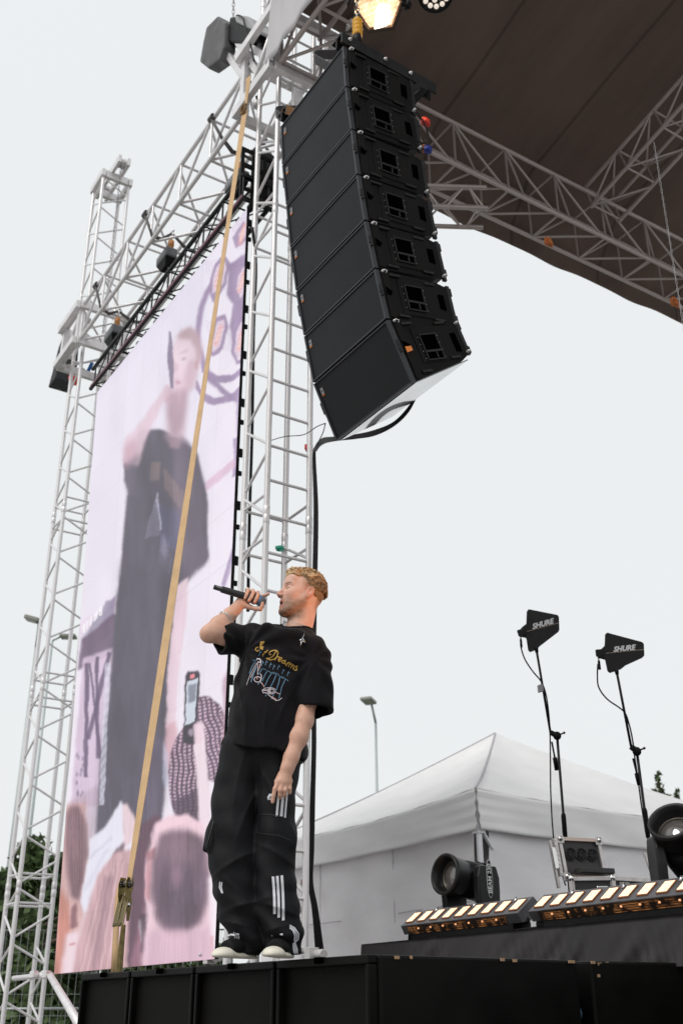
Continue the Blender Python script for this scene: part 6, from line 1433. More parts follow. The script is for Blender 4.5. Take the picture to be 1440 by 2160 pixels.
def hair_col(V):
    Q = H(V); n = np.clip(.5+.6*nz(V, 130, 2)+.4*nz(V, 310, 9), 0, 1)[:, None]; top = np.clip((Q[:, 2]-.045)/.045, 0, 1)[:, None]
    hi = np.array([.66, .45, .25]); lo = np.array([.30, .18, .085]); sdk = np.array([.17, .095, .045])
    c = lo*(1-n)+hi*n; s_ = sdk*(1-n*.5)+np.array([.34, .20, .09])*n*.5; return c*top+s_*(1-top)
hair = sdf_mesh('hair', hair_sdf, HC-np.array([.15, .13, .12]), HC+np.array([.18, .13, .17]), .0030, HAIRM, PR_, hair_col, 0)
# curls
r_ = np.random.RandomState(11); q = MB(); cols = []
for k in range(2200):
    a = r_.rand()*2*math.pi; e = math.acos(1-r_.rand()*1.05); dv = np.array([math.cos(a)*math.sin(e), math.sin(a)*math.sin(e)*.9, math.cos(e)])
    f, s, u = np.array([-.012, 0, .030])+dv*np.array([.102, .078, .093])
    if f > .03: f, s, u = f+.004, s, u
    if u < float(hlim(np.array(f)))+.010: continue
    topw = min(1, max(0, (u-.055)/.05)); R_ = .004+.006*r_.rand()*(.3+topw); L_ = .010+.018*topw*(.4+.6*r_.rand()); p0 = np.array([f, s, u]); t1 = np.cross(dv, r_.normal(size=3)); t1 /= np.linalg.norm(t1); t2 = np.cross(dv, t1)
    pts = []; ph = r_.rand()*6; tn = 1.2+1.6*r_.rand()
    for i in range(9):
        w_ = i/8; an = ph+w_*tn*6.28; pts.append(wp(hp(*(p0+dv*(L_*w_+.0)+(t1*math.cos(an)+t2*math.sin(an))*R_*(.3+.7*w_)))))
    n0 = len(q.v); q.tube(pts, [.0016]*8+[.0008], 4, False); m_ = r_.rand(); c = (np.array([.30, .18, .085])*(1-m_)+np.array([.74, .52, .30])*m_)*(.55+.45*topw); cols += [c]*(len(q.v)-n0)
me = bpy.data.meshes.new('curls'); me.from_pydata(q.v, [], q.f); ca = me.color_attributes.new('col', 'FLOAT_COLOR', 'POINT'); ca.data.foreach_set('color', np.concatenate([np.array(cols), np.ones((len(cols), 1))], 1).reshape(-1))
o = mobj('curls', me, HAIRM, None, True); adopt(o, hair)

# ---- arms and hands
PXM = 1/415.
RS = loc(548, 1345, -.07); RE = loc(441, 1337, .06); RWr = loc(497, 1285, .0)
LS = loc(666, 1392, .065); LE_ = loc(641, 1520, .125); LW = loc(607, 1618, .17)
def fing(P, pts, r, k=.004, base=None):
    rs = np.linspace(r*1.12, r*.86, len(pts)); return chainsdf(P, [(loc(*p), q) for p, q in zip(pts, rs)], k)
def right_arm(P):
    d = chainsdf(P, [(RS, .052), (RS*.35+RE*.65, .050), (RE, .040)], .03)
    el = RE; m = RE*.62+RWr*.38+np.array([0, 0, -.004])
    d = smin(d, chainsdf(P, [(RE, .039), (m, .042), (RE*.22+RWr*.78, .030), (RWr, .0265)], .03), .03)
    pm = loc(513, 1266, -.012)
    d = smin(d, sdf_cap(P, RWr, pm, .026, .030, (1, 1.1, 1)), .02)
    d = smin(d, sdf_cap(P, loc(510, 1254, -.022), loc(536, 1268, -.026), .016, .018), .015)
    d = smin(d, sdf_cap(P, loc(504, 1272, -.004), loc(528, 1281, .004), .018, .013), .014)   # thumb ball
    h = None
    for pts, r in (([(520, 1252, -.030), (522, 1243, -.010), (524, 1245, .016), (520, 1255, .027), (517, 1262, .027)], .0094),
                   ([(529, 1254, -.032), (533, 1246, -.008), (535, 1249, .020), (530, 1260, .031), (525, 1267, .030)], .0100),
                   ([(539, 1258, -.032), (544, 1250, -.006), (545, 1254, .022), (541, 1263, .032), (537, 1270, .030)], .0096),
                   ([(545, 1264, -.030), (551, 1259, -.018), (559, 1256, -.008), (566, 1253, -.002)], .0092),
                   ([(524, 1280, .004), (538, 1284, .014), (549, 1285, .022), (553, 1279, .027), (554, 1273, .028)], .0108)):
        e = fing(P, pts, r); h = e if h is None else smin(h, e, .0025)
    return smin(d, h, .006)
def arm_col(V):
    c = np.tile(SKC*np.array([.96, .93, .90]), (len(V), 1)); n = np.clip(nz(V, 45, 6), 0, 1)[:, None]*.25; c = c*(1-n)+np.array([.60, .29, .19])*n
    for p in (loc(517, 1263, .03), loc(525, 1269, .033), loc(537, 1272, .033), loc(566, 1253, 0), loc(554, 1274, .03), loc(575, 1690, .17), LE_, RE):
        w_ = np.exp(-np.sum((V-p)**2, 1)/.011**2)[:, None]*.5; c = c*(1-w_)+np.array([.66, .26, .17])*w_
    return c
def bbox(pts, m): p = np.array(pts); return p.min(0)-m, p.max(0)+m
lo_, hi_ = bbox([RS, RE, RWr, loc(566, 1252, .03), loc(520, 1240, -.03)], .07); sdf_mesh('right_arm', right_arm, lo_, hi_, .0027, SKIN, PR_, arm_col, 1)
def left_arm(P):
    m = LE_*.65+LW*.35
    d = chainsdf(P, [(LS, .040), (LS*.4+LE_*.6, .046), (LE_, .040), (m, .042), (LE_*.2+LW*.8, .031), (LW, .0275)], .03)
    k0 = loc(597, 1648, .168)
    d = smin(d, sdf_cap(P, LW, k0, .026, .030, (.92, 1.25, 1)), .02)
    d = smin(d, sdf_cap(P, loc(586, 1650, .176), loc(611, 1648, .158), .016, .014), .014)
    h = None
    for pts, r in (([(586, 1652, .180), (580, 1664, .186), (577, 1678, .182), (575, 1691, .176)], .0100),
                   ([(594, 1655, .178), (591, 1667, .186), (590, 1677, .176), (591, 1682, .160)], .0104),
                   ([(602, 1655, .170), (601, 1667, .180), (600, 1675, .170), (601, 1679, .152)], .0100),
                   ([(610, 1652, .160), (611, 1663, .168), (611, 1670, .158), (611, 1673, .145)], .0092),
                   ([(592, 1632, .150), (584, 1648, .140), (582, 1664, .146)], .0115)):
        e = fing(P, pts, r); h = e if h is None else smin(h, e, .0025)
    return smin(d, h, .006)
lo_, hi_ = bbox([LS, LE_, LW, loc(575, 1692, .18), loc(611, 1675, .15)], .065); sdf_mesh('left_arm', left_arm, lo_, hi_, .0030, SKIN, PR_, arm_col, 1)

# ---- T-shirt
def shirt_axis():
    return [(loc(582, 1350, .0), 70), (loc(580, 1400, .0), 71), (loc(572, 1455, .01), 74), (loc(563, 1510, .015), 78), (loc(556, 1565, .02), 80), (loc(553, 1610, .02), 82)]
SAX = [(p, r*PXM) for p, r in shirt_axis()]
tw = math.radians(28); fT = np.array([-math.sin(tw), math.cos(tw)]); sT = np.array([math.cos(tw), math.sin(tw)])
def torso(P, grow=0):
    # ellipse cross sections stacked along the axis
    z = P[..., 2]; zs = np.array([p[2] for p, r in SAX])[::-1]; ca_ = np.interp(z, zs, np.array([p[0] for p, r in SAX])[::-1]); cb_ = np.interp(z, zs, np.array([p[1] for p, r in SAX])[::-1])
    rr = np.interp(z, zs, np.array([r for p, r in SAX])[::-1])+grow
    x, y = P[..., 0]-ca_, P[..., 1]-cb_; u = x*sT[0]+y*sT[1]; v = x*fT[0]+y*fT[1]
    rs_, rv = rr*1.08, rr*.78+.0; k = np.sqrt((u/rs_)**2+(v/rv)**2); d = (k-1)*np.minimum(rs_, rv)*.95
    top = loc(600, 1330, 0)[2]
    return smax(d, z-top-.01+.25*np.abs(u), .05)
R_SE = loc(463, 1347, .045)
def sleeve_r(P, g=0):
    A_, B_ = loc(545, 1347, -.07), R_SE; return sdf_cap(P, A_, B_, .072+g, .074+g, (1, .95, 1))
def sleeve_l(P, g=0):
    A_, B_ = loc(665, 1388, .05), loc(664, 1530, .10); return sdf_cap(P, A_, B_, .078+g, .091+g, (1, .92, 1))
HEMA, HEMB = loc(470, 1574, .0), loc(640, 1606, .0)
def shirt_solid(P, g=0):
    d = torso(P, g)
    d = smin(d, sdf_cap(P, loc(556, 1352, -.05), loc(655, 1372, .06), .072+g, .078+g), .045)
    sh2 = sdf_cap(P, loc(600, 1345, -.01), loc(640, 1345, .01), .055+g, .055+g); d = smin(d, sh2, .05)
    a = sleeve_r(P, g); n = R_SE-loc(545, 1347, -.07); n = n/np.linalg.norm(n); a = smax(a, (P-R_SE)@n+.01*np.sin(P[..., 2]*60), .006)
    b = sleeve_l(P, g); pl = loc(664, 1503, .07); nl = np.array([-.10, .10, -1.]); nl /= np.linalg.norm(nl); b = smax(b, (P-pl)@nl, .006)
    d = smin(d, a, .03); return smin(d, b, .022)
def shirt_sdf(P):
    z = P[..., 2]; fold = np.zeros(z.shape)
    # folds radiating from the raised arm and hanging down the front
    c0 = loc(520, 1380, .0); dx, dz = P[..., 0]-c0[0], P[..., 2]-c0[2]; an = np.arctan2(dz, dx); rr = np.hypot(dx, dz)
    fold += .0065*np.sin(an*11+1.5)*np.exp(-((rr-.16)/.15)**2)
    fold += .006*np.sin(P[..., 0]*52+P[..., 2]*9+2*np.sin(P[..., 2]*7))*np.clip((loc(560, 1440)[2]-z)/.2, 0, 1)
    c1 = loc(660, 1400, .05); dx, dz = P[..., 0]-c1[0], P[..., 2]-c1[2]; an = np.arctan2(dz, dx); rr = np.hypot(dx, dz); fold += .004*np.sin(an*9)*np.exp(-((rr-.12)/.08)**2)
    fold += .0025*nz(P, 26, 2)
    for (x_, y_, an_, w_, L_, am) in ((520, 1400, -1.0, .010, .10, .009), (545, 1360, -.7, .010, .10, .008), (505, 1460, -1.3, .010, .12, .010), (520, 1520, -1.5, .011, .12, .010), (600, 1500, 1.2, .010, .10, .008), (560, 1545, 1.5, .010, .09, .008), (650, 1430, 1.2, .009, .09, .008), (672, 1460, 1.5, .010, .08, .008), (500, 1345, -.3, .009, .06, .008), (620, 1560, .9, .011, .08, .010)):
        c_ = loc(x_, y_, .1); dx_, dz_ = P[..., 0]-c_[0], z-c_[2]; u_ = dx_*math.cos(an_)+dz_*math.sin(an_); v_ = -dx_*math.sin(an_)+dz_*math.cos(an_)
        fold = fold-am*np.exp(-np.abs(v_+.5*u_*u_)/w_)*np.exp(-(u_/L_)**2)
    d = shirt_solid(P)+fold
    # hem
    hn = np.array([HEMB[2]-HEMA[2], 0, -(HEMB[0]-HEMA[0])]); hn = hn/np.linalg.norm(hn); hn[1] = -.06
    if hn[2] > 0: hn = -hn
    d = smax(d, (P-HEMA)@hn+.006*np.sin(P[..., 0]*30), .004)
    # hollow: inner volume opens at hem, sleeves and collar
    inn = shirt_solid(P, -.016)+fold
    hz2 = (P-HEMA)@hn
    near = np.maximum.reduce([hz2+.045, -(((P-R_SE)@((loc(545, 1347, -.07)-R_SE)/np.linalg.norm(loc(545, 1347, -.07)-R_SE)))-.08), (P-loc(664, 1503, .07))@np.array([-.1, .1, -1.])+.08])
    d = smax(d, -smax(inn, -near, .004), .003)
    # neck opening
    nc = loc(627, 1327, .0); ndir = HC-nc; ndir /= np.linalg.norm(ndir)
    hole = sdf_cap(P, nc-ndir*.02+np.array([0, 0, 0]), nc+ndir*.2, .078, .085)
    return smax(d, -hole, .004)
lo_, hi_ = bbox([loc(455, 1305, -.15), loc(705, 1300, .2), loc(465, 1620, .25), loc(660, 1620, -.2)], .03); lo_[1] = -.24; hi_[1] = .26
shirt = sdf_mesh('t_shirt', shirt_sdf, lo_, hi_, .0058, SHIRT, PR_, None, 1)
q = MB(); nc = loc(627, 1327, .0); nd = HC-nc; nd /= np.linalg.norm(nd); e1 = np.cross(nd, [0, 1, 0]); e1 /= np.linalg.norm(e1); e2 = np.cross(nd, e1)
# collar rib: ring lying where the hole meets the shirt
bv = None
def bvh_of(o):
    me = o.data; return BVHTree.FromPolygons([wm(o)@v.co for v in me.vertices], [tuple(p.vertices) for p in me.polygons])
SB = bvh_of(shirt)
ring = []
for k in range(40):
    a = k*2*math.pi/40; dv = e1*math.cos(a)+e2*math.sin(a); p = nc+dv*.083+nd*.10; o_, d_ = wp(p), (wp(p-nd)-wp(p)); h = SB.ray_cast(o_, d_.normalized(), .3)
    if h[0]: ring.append(h[0])
if len(ring) > 20: q.tube(ring+[ring[0]], .0075, 8); o = q.build('collar', SHIRT, None, True); adopt(o, shirt)

# ---- trousers
def px_r(y): return 1/ (CF/((PD*math.cos(PIT))+(y)*math.sin(PIT)))
RL = [(509, 1585, 42), (506, 1640, 49), (502, 1700, 54), (498, 1760, 55), (497, 1815, 55), (503, 1870, 51), (511, 1915, 46), (520, 1955, 39), (525, 1985, 36), (520, 2001, 29)]
LL = [(592, 1585, 47), (586, 1640, 43), (581, 1700, 42), (580, 1760, 43), (579, 1815, 41), (580, 1870, 41), (584, 1915, 42), (594, 1955, 38), (602, 1985, 34), (611, 2001, 23)]
def legc(L_, b0, b1): return [(loc(x, y, b0+(b1-b0)*i/(len(L_)-1)), r/460.) for i, (x, y, r) in enumerate(L_)]
RC, LC = legc(RL, -.02, -.03), legc(LL, .02, .02)
def pants_sdf(P):
    z = P[..., 2]; d1 = chainsdf(P, RC, .03, (1, .95, 1)); d2 = chainsdf(P, LC, .03, (1, .92, 1)); d = smin(d1, d2, .012)
    hip = sdf_ell(P, loc(549, 1590, .0), (.185, .112, .13)); d = smin(d, hip, .05)
    d = smin(d, sdf_ell(P, loc(626, 1585, -.06), (.05, .07, .07)), .03)
    # cargo pocket flaps
    d = smin(d, sdf_ell(P, loc(450, 1765, .02), (.030, .06, .085)), .012); d = smin(d, sdf_cap(P, loc(446, 1748, .0), loc(434, 1792, .02), .012, .010), .010)
    d = smin(d, sdf_ell(P, loc(590, 1765, .07), (.075, .035, .085)), .012)
    fold = .0050*np.sin(P[..., 0]*38+2*np.sin(z*6)+z*5)*np.clip(z/.6, .3, 1)
    lowk = np.clip((.42-z)/.35, 0, 1); fold += .0085*lowk*np.sin(z*58+P[..., 0]*22+1.5*np.sin(P[..., 0]*15)+P[..., 1]*12)
    fold += .006*np.sin(z*24+P[..., 0]*30+P[..., 1]*20)*np.exp(-((z-.50)/.15)**2)+.003*nz(P, 22, 3)
    cr = 0
    for (cx_, cz_, an_, w_, L_, am) in ((-.06, .62, 1.2, .012, .16, .010), (.05, .70, -1.1, .012, .13, .009), (-.10, .40, .5, .014, .12, .011), (.07, .43, -.5, .013, .10, .010), (-.04, .22, .25, .014, .12, .014), (.08, .20, -.3, .013, .10, .013), (-.06, .13, -.2, .013, .11, .014), (.10, .12, .3, .012, .09, .012), (-.13, .30, -.7, .013, .10, .010), (.0, .80, -1.45, .012, .12, .008), (-.11, .75, 1.4, .012, .14, .008)):
        dx_, dz_ = P[..., 0]-cx_, z-cz_; u_ = dx_*math.cos(an_)+dz_*math.sin(an_); v_ = -dx_*math.sin(an_)+dz_*math.cos(an_)
        cr = cr+am*np.exp(-np.abs(v_+.06*u_*u_*8)/w_)*np.exp(-(u_/L_)**2)
    d = d+fold-cr
    return smax(d, .014-z, .006)
lo_, hi_ = bbox([loc(430, 1570, 0), loc(645, 2012, 0), loc(540, 1560, 0)], .04); lo_[1] = -.2; hi_[1] = .24
pants = sdf_mesh('trousers', pants_sdf, lo_, hi_, .0062, PANT, PR_, None, 1)
TB = bvh_of(pants)
# pocket flap on the near leg
def cast(bv_, px, py, off=.0015):
    v = Vector(ray(px, py)).normalized(); h = bv_.ray_cast(Vector(CE), v)
    if h[0] is None: return None
    return h[0]-v*off
def decal_poly(name, bv_, pts, m, parent, off=.002, n=1, thick=0):
    """polygon drawn on the cloth: grid between two edge polylines pts=[(xl,yl,xr,yr),...]"""
    q = MB(); rows = []
    for (xl, yl, xr, yr) in pts:
        row = [cast(bv_, xl+(xr-xl)*k/n, yl+(yr-yl)*k/n, off) for k in range(n+1)]
        if any(p is None for p in row): rows.append(None); continue
        rows.append(row)
    for i in range(len(rows)-1):
        if rows[i] and rows[i+1]:
            for k in range(n): q.add([rows[i][k], rows[i][k+1], rows[i+1][k+1], rows[i+1][k]], [(0, 1, 2, 3)])
    if not q.v: return None
    o = q.build(name, m, None)
    if thick: md = o.modifiers.new('s', 'SOLIDIFY'); md.thickness = thick; md.offset = 0
    adopt(o, parent); return o
def ribbon(q, bv_, pts, w, off=.002, step=2.):
    P_ = []
    for i in range(len(pts)-1):
        a, b = np.array(pts[i], float), np.array(pts[i+1], float); n = max(1, int(np.hypot(*(b-a))/step))
        for k in range(n): P_.append(a+(b-a)*k/n)
    P_.append(np.array(pts[-1], float)); prev = None
    for i, p in enumerate(P_):
        d = P_[min(i+1, len(P_)-1)]-P_[max(i-1, 0)]; d = d/(np.hypot(*d)+1e-9); n = np.array([-d[1], d[0]])*w/2
        a, b = cast(bv_, *(p+n), off), cast(bv_, *(p-n), off)
        if a is not None and b is not None and prev and (a-prev[0]).length < .03: q.add([prev[0], a, b, prev[1]], [(0, 1, 2, 3)])
        prev = (a, b) if a is not None and b is not None else None
STW = mat('stripe_white', (.66, .66, .70), .6)
for x0_, x1_, y_ in ((581, 586, 1722), (590, 596, 1723), (599, 603, 1725)):
    decal_poly('side_stripe', TB, [(x0_+5.5-u*5.5, 1664+u*(y_-1664), x1_+5-u*5, 1664+u*(y_-1664)) for u in np.linspace(0, 1, 14)], STW, pants)
for k, (x0_, yb_) in enumerate(((573, 1928), (582, 1937), (591.5, 1944))):
    decal_poly('side_stripe', TB, [(x0_+u*3+1.2*math.sin(u*3), 1849-k*1+u*(yb_-1849), x0_+5.5+u*3+1.2*math.sin(u*3), 1849-k*1.5+u*(yb_-1849)) for u in np.linspace(0, 1, 16)], STW, pants)
for k in range(3):
    q = MB(); ribbon(q, TB, smooth2([(611+k*.0, 1951+k*2), (621-k*1.5, 1957+k*3), (629-k*3.2, 1970+k*2), (628-k*4, 1982), (619-k*1.6+k*1.5, 1990), (621-k*.5+k*3, 2000), (624+k*2.6, 2012)]), 2.6) if 0 else ribbon(q, TB, [(611, 1951+k*3), (621-k*1.5, 1957+k*3), (630-k*4, 1970+k*2), (629-k*4.2, 1982), (618+k*2.6, 1991), (619+k*3.6, 2001), (621+k*3.4, 2012)], 2.4)
    if q.v: o = q.build('ankle_stripe', STW, None); adopt(o, pants)
for k in range(3):
    q = MB(); ribbon(q, TB, [(493+k*4.2, 1966+k*1.5), (496+k*4, 1975), (494.5+k*4.4, 1984)], 2.0)
    if q.v: o = q.build('ankle_stripe', STW, None); adopt(o, pants)
for k in range(2):
    q = MB(); ribbon(q, TB, [(464+k*4, 1860+k*1), (463+k*3.6, 1872), (468+k*2, 1884)], 2.2)
    if q.v: o = q.build('side_stripe', STW, None); adopt(o, pants)
# trefoil emblem
q = MB()
for (cx, cy, rx, ry, an) in ((567.5, 1679, 2.2, 6.2, -.5), (572, 1677.5, 1.6, 4, .1)):
    pts = []
    for sgn in np.linspace(-1, 1, 9):
        pts.append(sgn)
    c_, s_ = math.cos(an), math.sin(an)
    ribbon(q, TB, [(cx+(-s_*-1)*v*ry*-1*-1, cy+c_*v*ry) for v in np.linspace(-.8, .8, 6)], rx*1.7, .0025, 1)
for cx in (566, 570): ribbon(q, TB, [(cx+1.8*math.cos(a), 1685+2*math.sin(a)) for a in np.linspace(0, 6.28, 9)], .9, .0025, 1)
if q.v: o = q.build('emblem', STW, None); adopt(o, pants)
# pocket flap edges as raised seams
SEAM = mat('seam_black', (.020, .020, .023), .6)
for pts in ([(545, 1717), (541, 1756), (560, 1759), (588, 1762), (606, 1770), (612, 1772)], [(545, 1717), (570, 1718), (600, 1724)], [(450, 1733), (444, 1755), (434, 1790)]):
    q = MB(); ribbon(q, TB, pts, 1.6, .0035)
    if q.v: o = q.build('pocket_seam', SEAM, None); adopt(o, pants)

# ---- print on the shirt
GOLDP = mat('print_gold', (.46, .27, .045), .6); BLUP = mat('print_blue', (.10, .22, .33), .6); BONE = mat('print_bone', (.50, .44, .48), .6); PNK = mat('print_pink', (.50, .24, .20), .6)
def ZM(l, ox=520, oy=1330, k=1440/140.): return [[(ox+x/k, oy+y/k) for x, y in s] for s in l]
def arcp(cx, cy, rx, ry, a0, a1, n=14, rot=0):
    r_ = []
    for a in np.linspace(math.radians(a0), math.radians(a1), n):
        x, y = rx*math.cos(a), ry*math.sin(a); r_.append((cx+x*math.cos(rot)-y*math.sin(rot), cy+x*math.sin(rot)+y*math.cos(rot)))
    return r_
txt = ZM([[(320, 232), (300, 290), (290, 360), (300, 400)], [(300, 300), (340, 250), (385, 235)], [(310, 280), (350, 262), (388, 252)], [(290, 345), (330, 300), (365, 285)], arcp(235, 405, 38, 42, 300, 20, 16), [(300, 360), (325, 330), (318, 395), (345, 410)], [(330, 372), (360, 345), (340, 400), (358, 412)],
          [(465, 420), (400, 480), (345, 535)], [(385, 455), (440, 478)], [(350, 555), (362, 548)],
          [(425, 605), (500, 600), (570, 560), (620, 480), (650, 440)], [(430, 608), (520, 640), (600, 620), (660, 560), (685, 480), (650, 430), (590, 428), (520, 450), (488, 490), (500, 525), (540, 520)],
          [(610, 645), (660, 560)], [(640, 600), (680, 560), (712, 575), (700, 600)],
          [(690, 640), (750, 625), (770, 600), (745, 585), (700, 610), (688, 650), (710, 670), (745, 655)],
          arcp(800, 680, 34, 30, 0, 330, 12, .5), [(850, 640), (822, 705), (835, 730), (860, 720)],
          [(850, 770), (900, 690)], [(875, 730), (925, 690), (945, 705), (905, 790)], [(925, 750), (975, 720), (995, 740), (955, 815)], [(975, 780), (1025, 750), (1040, 775), (1005, 835), (1030, 835)],
          [(1110, 775), (1085, 770), (1070, 795), (1090, 825), (1085, 860), (1050, 865), (1035, 845)]])
q = MB()
for s_ in txt: ribbon(q, SB, s_, 1.9, .0022, 1.)
if q.v: o = q.build('gold_lettering', GOLDP, None); adopt(o, shirt)
q = MB()
for x, y in ((290, 440), (345, 660), (425, 650), (515, 695), (590, 740), (690, 745), (790, 835), (900, 880)):
    for s_ in ZM([[(x+15, y), (x-20, y+105)], [(x-6, y+28), (x+38, y+38)]]): ribbon(q, SB, s_, 1.0, .0022, 1)
for s_ in ZM([[(130, 640), (225, 655)], [(330, 820), (420, 850)], [(440, 870), (610, 945)], [(570, 900), (700, 955)], [(690, 970), (790, 1040)], [(760, 995), (910, 1095)]]): ribbon(q, SB, s_, 1.0, .0022, 1)
for s_ in ZM([[(185, 670), (110, 800), (60, 940)], [(215, 790), (150, 960), (95, 1120)], [(335, 840), (260, 950)], [(440, 890), (390, 980), (340, 1100)], [(540, 930), (460, 1060), (400, 1200)], [(650, 950), (590, 1090), (515, 1230)], [(720, 1010), (700, 1130), (640, 1300)], [(840, 1060), (760, 1230), (735, 1360), (700, 1470)], [(280, 1130), (245, 1170)], [(430, 1390), (415, 1425)], [(590, 1390), (540, 1490)]]): ribbon(q, SB, s_, 1.5, .0022, 1)
if q.v: o = q.build('blue_print', BLUP, None); adopt(o, shirt)
q = MB()
for s_, w_ in zip(ZM([[(215, 620), (275, 610), (320, 660), (290, 690), (240, 680)], [(215, 700), (130, 860), (60, 1010), (0, 1180)], [(235, 700), (160, 880), (90, 1030)], [(240, 690), (245, 830), (240, 960)], [(315, 690), (290, 790), (265, 870)], arcp(240, 1060, 75, 60, 0, 350), arcp(290, 1010, 35, 70, -90, 90), [(300, 1110), (350, 1170), (385, 1230)], [(350, 1290), (400, 1250), (480, 1240), (540, 1240)], arcp(540, 1310, 85, 65, 0, 350, 20), arcp(540, 1310, 50, 38, 0, 350, 14), arcp(500, 1300, 20, 50, 0, 350, 10), [(340, 1280), (360, 1350), (430, 1350), (520, 1430), (640, 1520)], [(620, 1330), (730, 1385)], [(640, 1520), (700, 1510), (770, 1460)], [(370, 1300), (440, 1290)]]), (2.4, 1.1, 1.1, 1.6, 1.4, 1.6, 1.8, 1.5, 1.3, 1.6, 1.5, 1.5, 1.6, 1.3, 1.6, 2.6)): ribbon(q, SB, s_, w_, .0026, 1)
if q.v: o = q.build('bone_print', BONE, None); adopt(o, shirt)
q = MB()
for s_ in ZM([[(225, 1000), (235, 1060)], [(290, 730), (270, 820)], [(540, 1430), (650, 1500)], [(340, 1150), (375, 1210)]]): ribbon(q, SB, s_, 1.6, .0030, 1)
if q.v: o = q.build('pink_print', PNK, None); adopt(o, shirt)
# hem stitch lines
q = MB(); ribbon(q, SB, [(475, 1566), (500, 1577), (540, 1588), (580, 1596), (606, 1600)], .7, .002); 
if q.v: o = q.build('hem_stitch', mat('stitch', (.022, .021, .024), .8), None); adopt(o, shirt)
# necklace and pin
q = MB()
c = cast(SB, 634, 1350, .006); sv = mat('silver', (.7, .7, .7), .25, 1)
if c:
    ribbon(q, SB, [(643, 1333), (640, 1342), (636, 1348)], .7, .003, 1)
    for a_, b_ in (((631, 1352), (635, 1348)), ((635, 1348), (636, 1353)), ((635.5, 1352), (634, 1363)), ((639, 1346), (641, 1353)), ((637, 1352), (644, 1355))):
        p0, p1 = cast(SB, *a_, .008), cast(SB, *b_, .008)
        if p0 and p1: q.tube([p0, p1], .0024, 6)
    o = q.build('pendant', sv, PR_, True)
q = MB(); q.tube([wp(nc+(e1*math.cos(a)+e2*math.sin(a))*.0765+nd*(.004+.012*math.cos(a))) for a in np.linspace(0, 6.283, 40)], .0013, 5); q.build('neck_chain', sv, PR_, True)
# rings and bracelet
def ring_on(pa, pb, r, name, rad, n=1, m=sv):
    A_, B_ = wp(loc(*pa)), wp(loc(*pb)); q = MB(); ax = (B_-A_).normalized(); q.lathe([(-.0025, r), (-.002, r+rad), (.002, r+rad), (.0025, r)], A_, ax, 18); return q.build(name, m, PR_, True)
ring_on((521.5, 1243.5, -.008), (524, 1246, .016), .0098, 'finger_ring', .0018)
ring_on((600, 1666, .178), (600, 1672, .172), .0100, 'finger_ring', .0018)
bc_ = RE*.38+RWr*.62; axb = (RWr-RE)/np.linalg.norm(RWr-RE); b1 = np.cross(axb, [0, 1, 0]); b1 /= np.linalg.norm(b1); b2 = np.cross(axb, b1); q = MB()
for k in range(30):
    a = k*2*math.pi/30; p = bc_+(b1*math.cos(a)*.0395+b2*math.sin(a)*.0395)+axb*(.004*math.cos(a)); t1 = -b1*math.sin(a)+b2*math.cos(a); q.tube([wp(p+t1*.0042*math.cos(x)+axb*.0042*math.sin(x)) for x in np.linspace(0, 6.283, 8)], .0016, 5)
q.build('bracelet', sv, PR_, True)
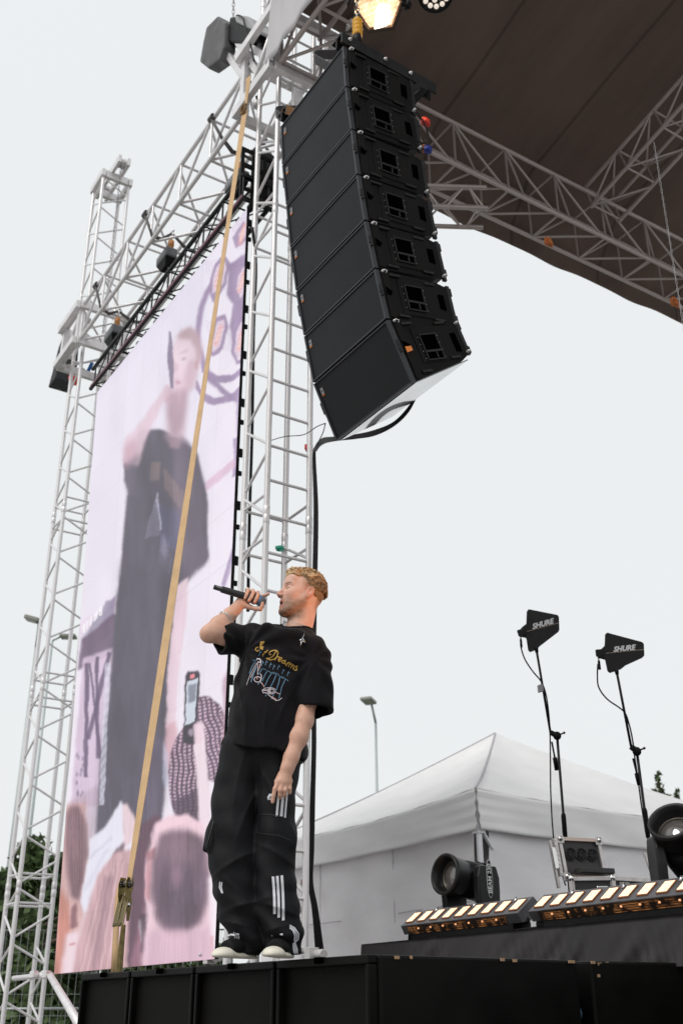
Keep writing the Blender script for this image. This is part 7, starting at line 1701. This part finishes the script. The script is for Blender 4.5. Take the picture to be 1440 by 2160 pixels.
# shoes
def shoe(px, py, bdep, yaw_, name):
    c = loc(px, py, bdep); c[2] = 0; fd_ = np.array([math.sin(yaw_), math.cos(yaw_)])
    def fn(P, part):
        x, y = P[..., 0]-c[0], P[..., 1]-c[1]; v = x*fd_[0]+y*fd_[1]; u = x*fd_[1]-y*fd_[0]; Q = np.stack([u, v, P[..., 2]], -1)
        if part == 'sole': d = sdf_ell(Q, (0, .00, .004), (.050, .150, .024)); d = smin(d, sdf_ell(Q, (0, .092, .010), (.047, .052, .031)), .02); return smax(d, -P[..., 2]+.0, .003)
        d = sdf_ell(Q, (0, -.03, .045), (.046, .110, .036)); d = smin(d, sdf_ell(Q, (0, .045, .034), (.042, .07, .030)), .03); return smax(d, v-.075, .006)
    lo, hi = c+np.array([-.19, -.19, -.01]), c+np.array([.19, .19, .14])
    s_ = sdf_mesh(name, lambda P: fn(P, 'up'), lo, hi, .006, mat('shoe_black', (.008, .008, .008), .7, spec=.15), PR_); so_ = sdf_mesh('sole', lambda P: fn(P, 'sole'), lo, hi, .005, mat('sole_white', (.70, .66, .56), .6, noise=.08, nscale=30), None); adopt(so_, s_)
    q = MB()
    for k in range(4):
        w = -.05+.030*k; pl = [np.array([u_, w+.01*math.sin(u_*60), .092-.20*(w+.02)-(u_*u_)*6]) for u_ in np.linspace(-.028, .028, 7)]
        q.tube([wp(np.array([c[0]+p[0]*fd_[1]+p[1]*fd_[0], c[1]-p[0]*fd_[0]+p[1]*fd_[1], p[2]+.012])) for p in pl], .0048, 6)
    o = q.build('laces', STW, None, True); adopt(o, s_)
shoe(498, 2016, .03, -.55, 'shoe'); shoe(590, 2014, .07, -.25, 'shoe')

# ---- microphone
MT, MH = wp(loc(451, 1238, .03)), wp(loc(552, 1268.5, .004)); md = (MH-MT).normalized(); ML = (MH-MT).length
t = thing('microphone', 'black wireless handheld microphone with a grey grille held in the raised hand', 'microphone', MT)
q = MB(); q.lathe([(0, 0), (0, .0115), (.003, .0125), (.038, .0130), (.040, .0165), (.045, .0175), (ML-.05, .0185), (ML-.04, .019), (ML-.03, .019)], MT, md, 24); q.build('handle', mat('mic_black', (.014, .014, .015), .3, .2), t, True)
q = MB(); q.lathe([(ML-.032, .0195), (ML-.028, .023), (ML-.015, .026), (ML-.012, .0265), (ML-.008, .0265), (ML-.005, .026), (ML+.008, .0245), (ML+.018, .018), (ML+.023, .009), (ML+.024, 0)], MT, md, 28); q.build('grille', mat('mic_grille', (.22, .23, .26), .45, .5, bump=1, bscale=500), t, True)
q = MB(); q.lathe([(ML-.0125, .0266), (ML-.0125, .0275), (ML-.0065, .0275), (ML-.0065, .0266)], MT, md, 28); q.build('grille_band', mat('band_blue', (.10, .26, .50), .4), t, True)
# unseen amber spot, added right of the light bars to light the singer's neck
gl = bpy.data.lights.new('amber_neck_spot', 'SPOT'); gl.energy = 260; gl.color = (1, .34, .04); gl.spot_size = math.radians(11); gl.spot_blend = .7; gl.shadow_soft_size = .12
go = bpy.data.objects.new('amber_neck_spot', gl); COL.objects.link(go); src = Vector((-2.0, RY-.02, RZ+.30)); tgt = wp(loc(668, 1292, 0)); go.matrix_basis = Matrix.Translation(src)@(tgt-src).to_track_quat('-Z', 'Y').to_matrix().to_4x4()
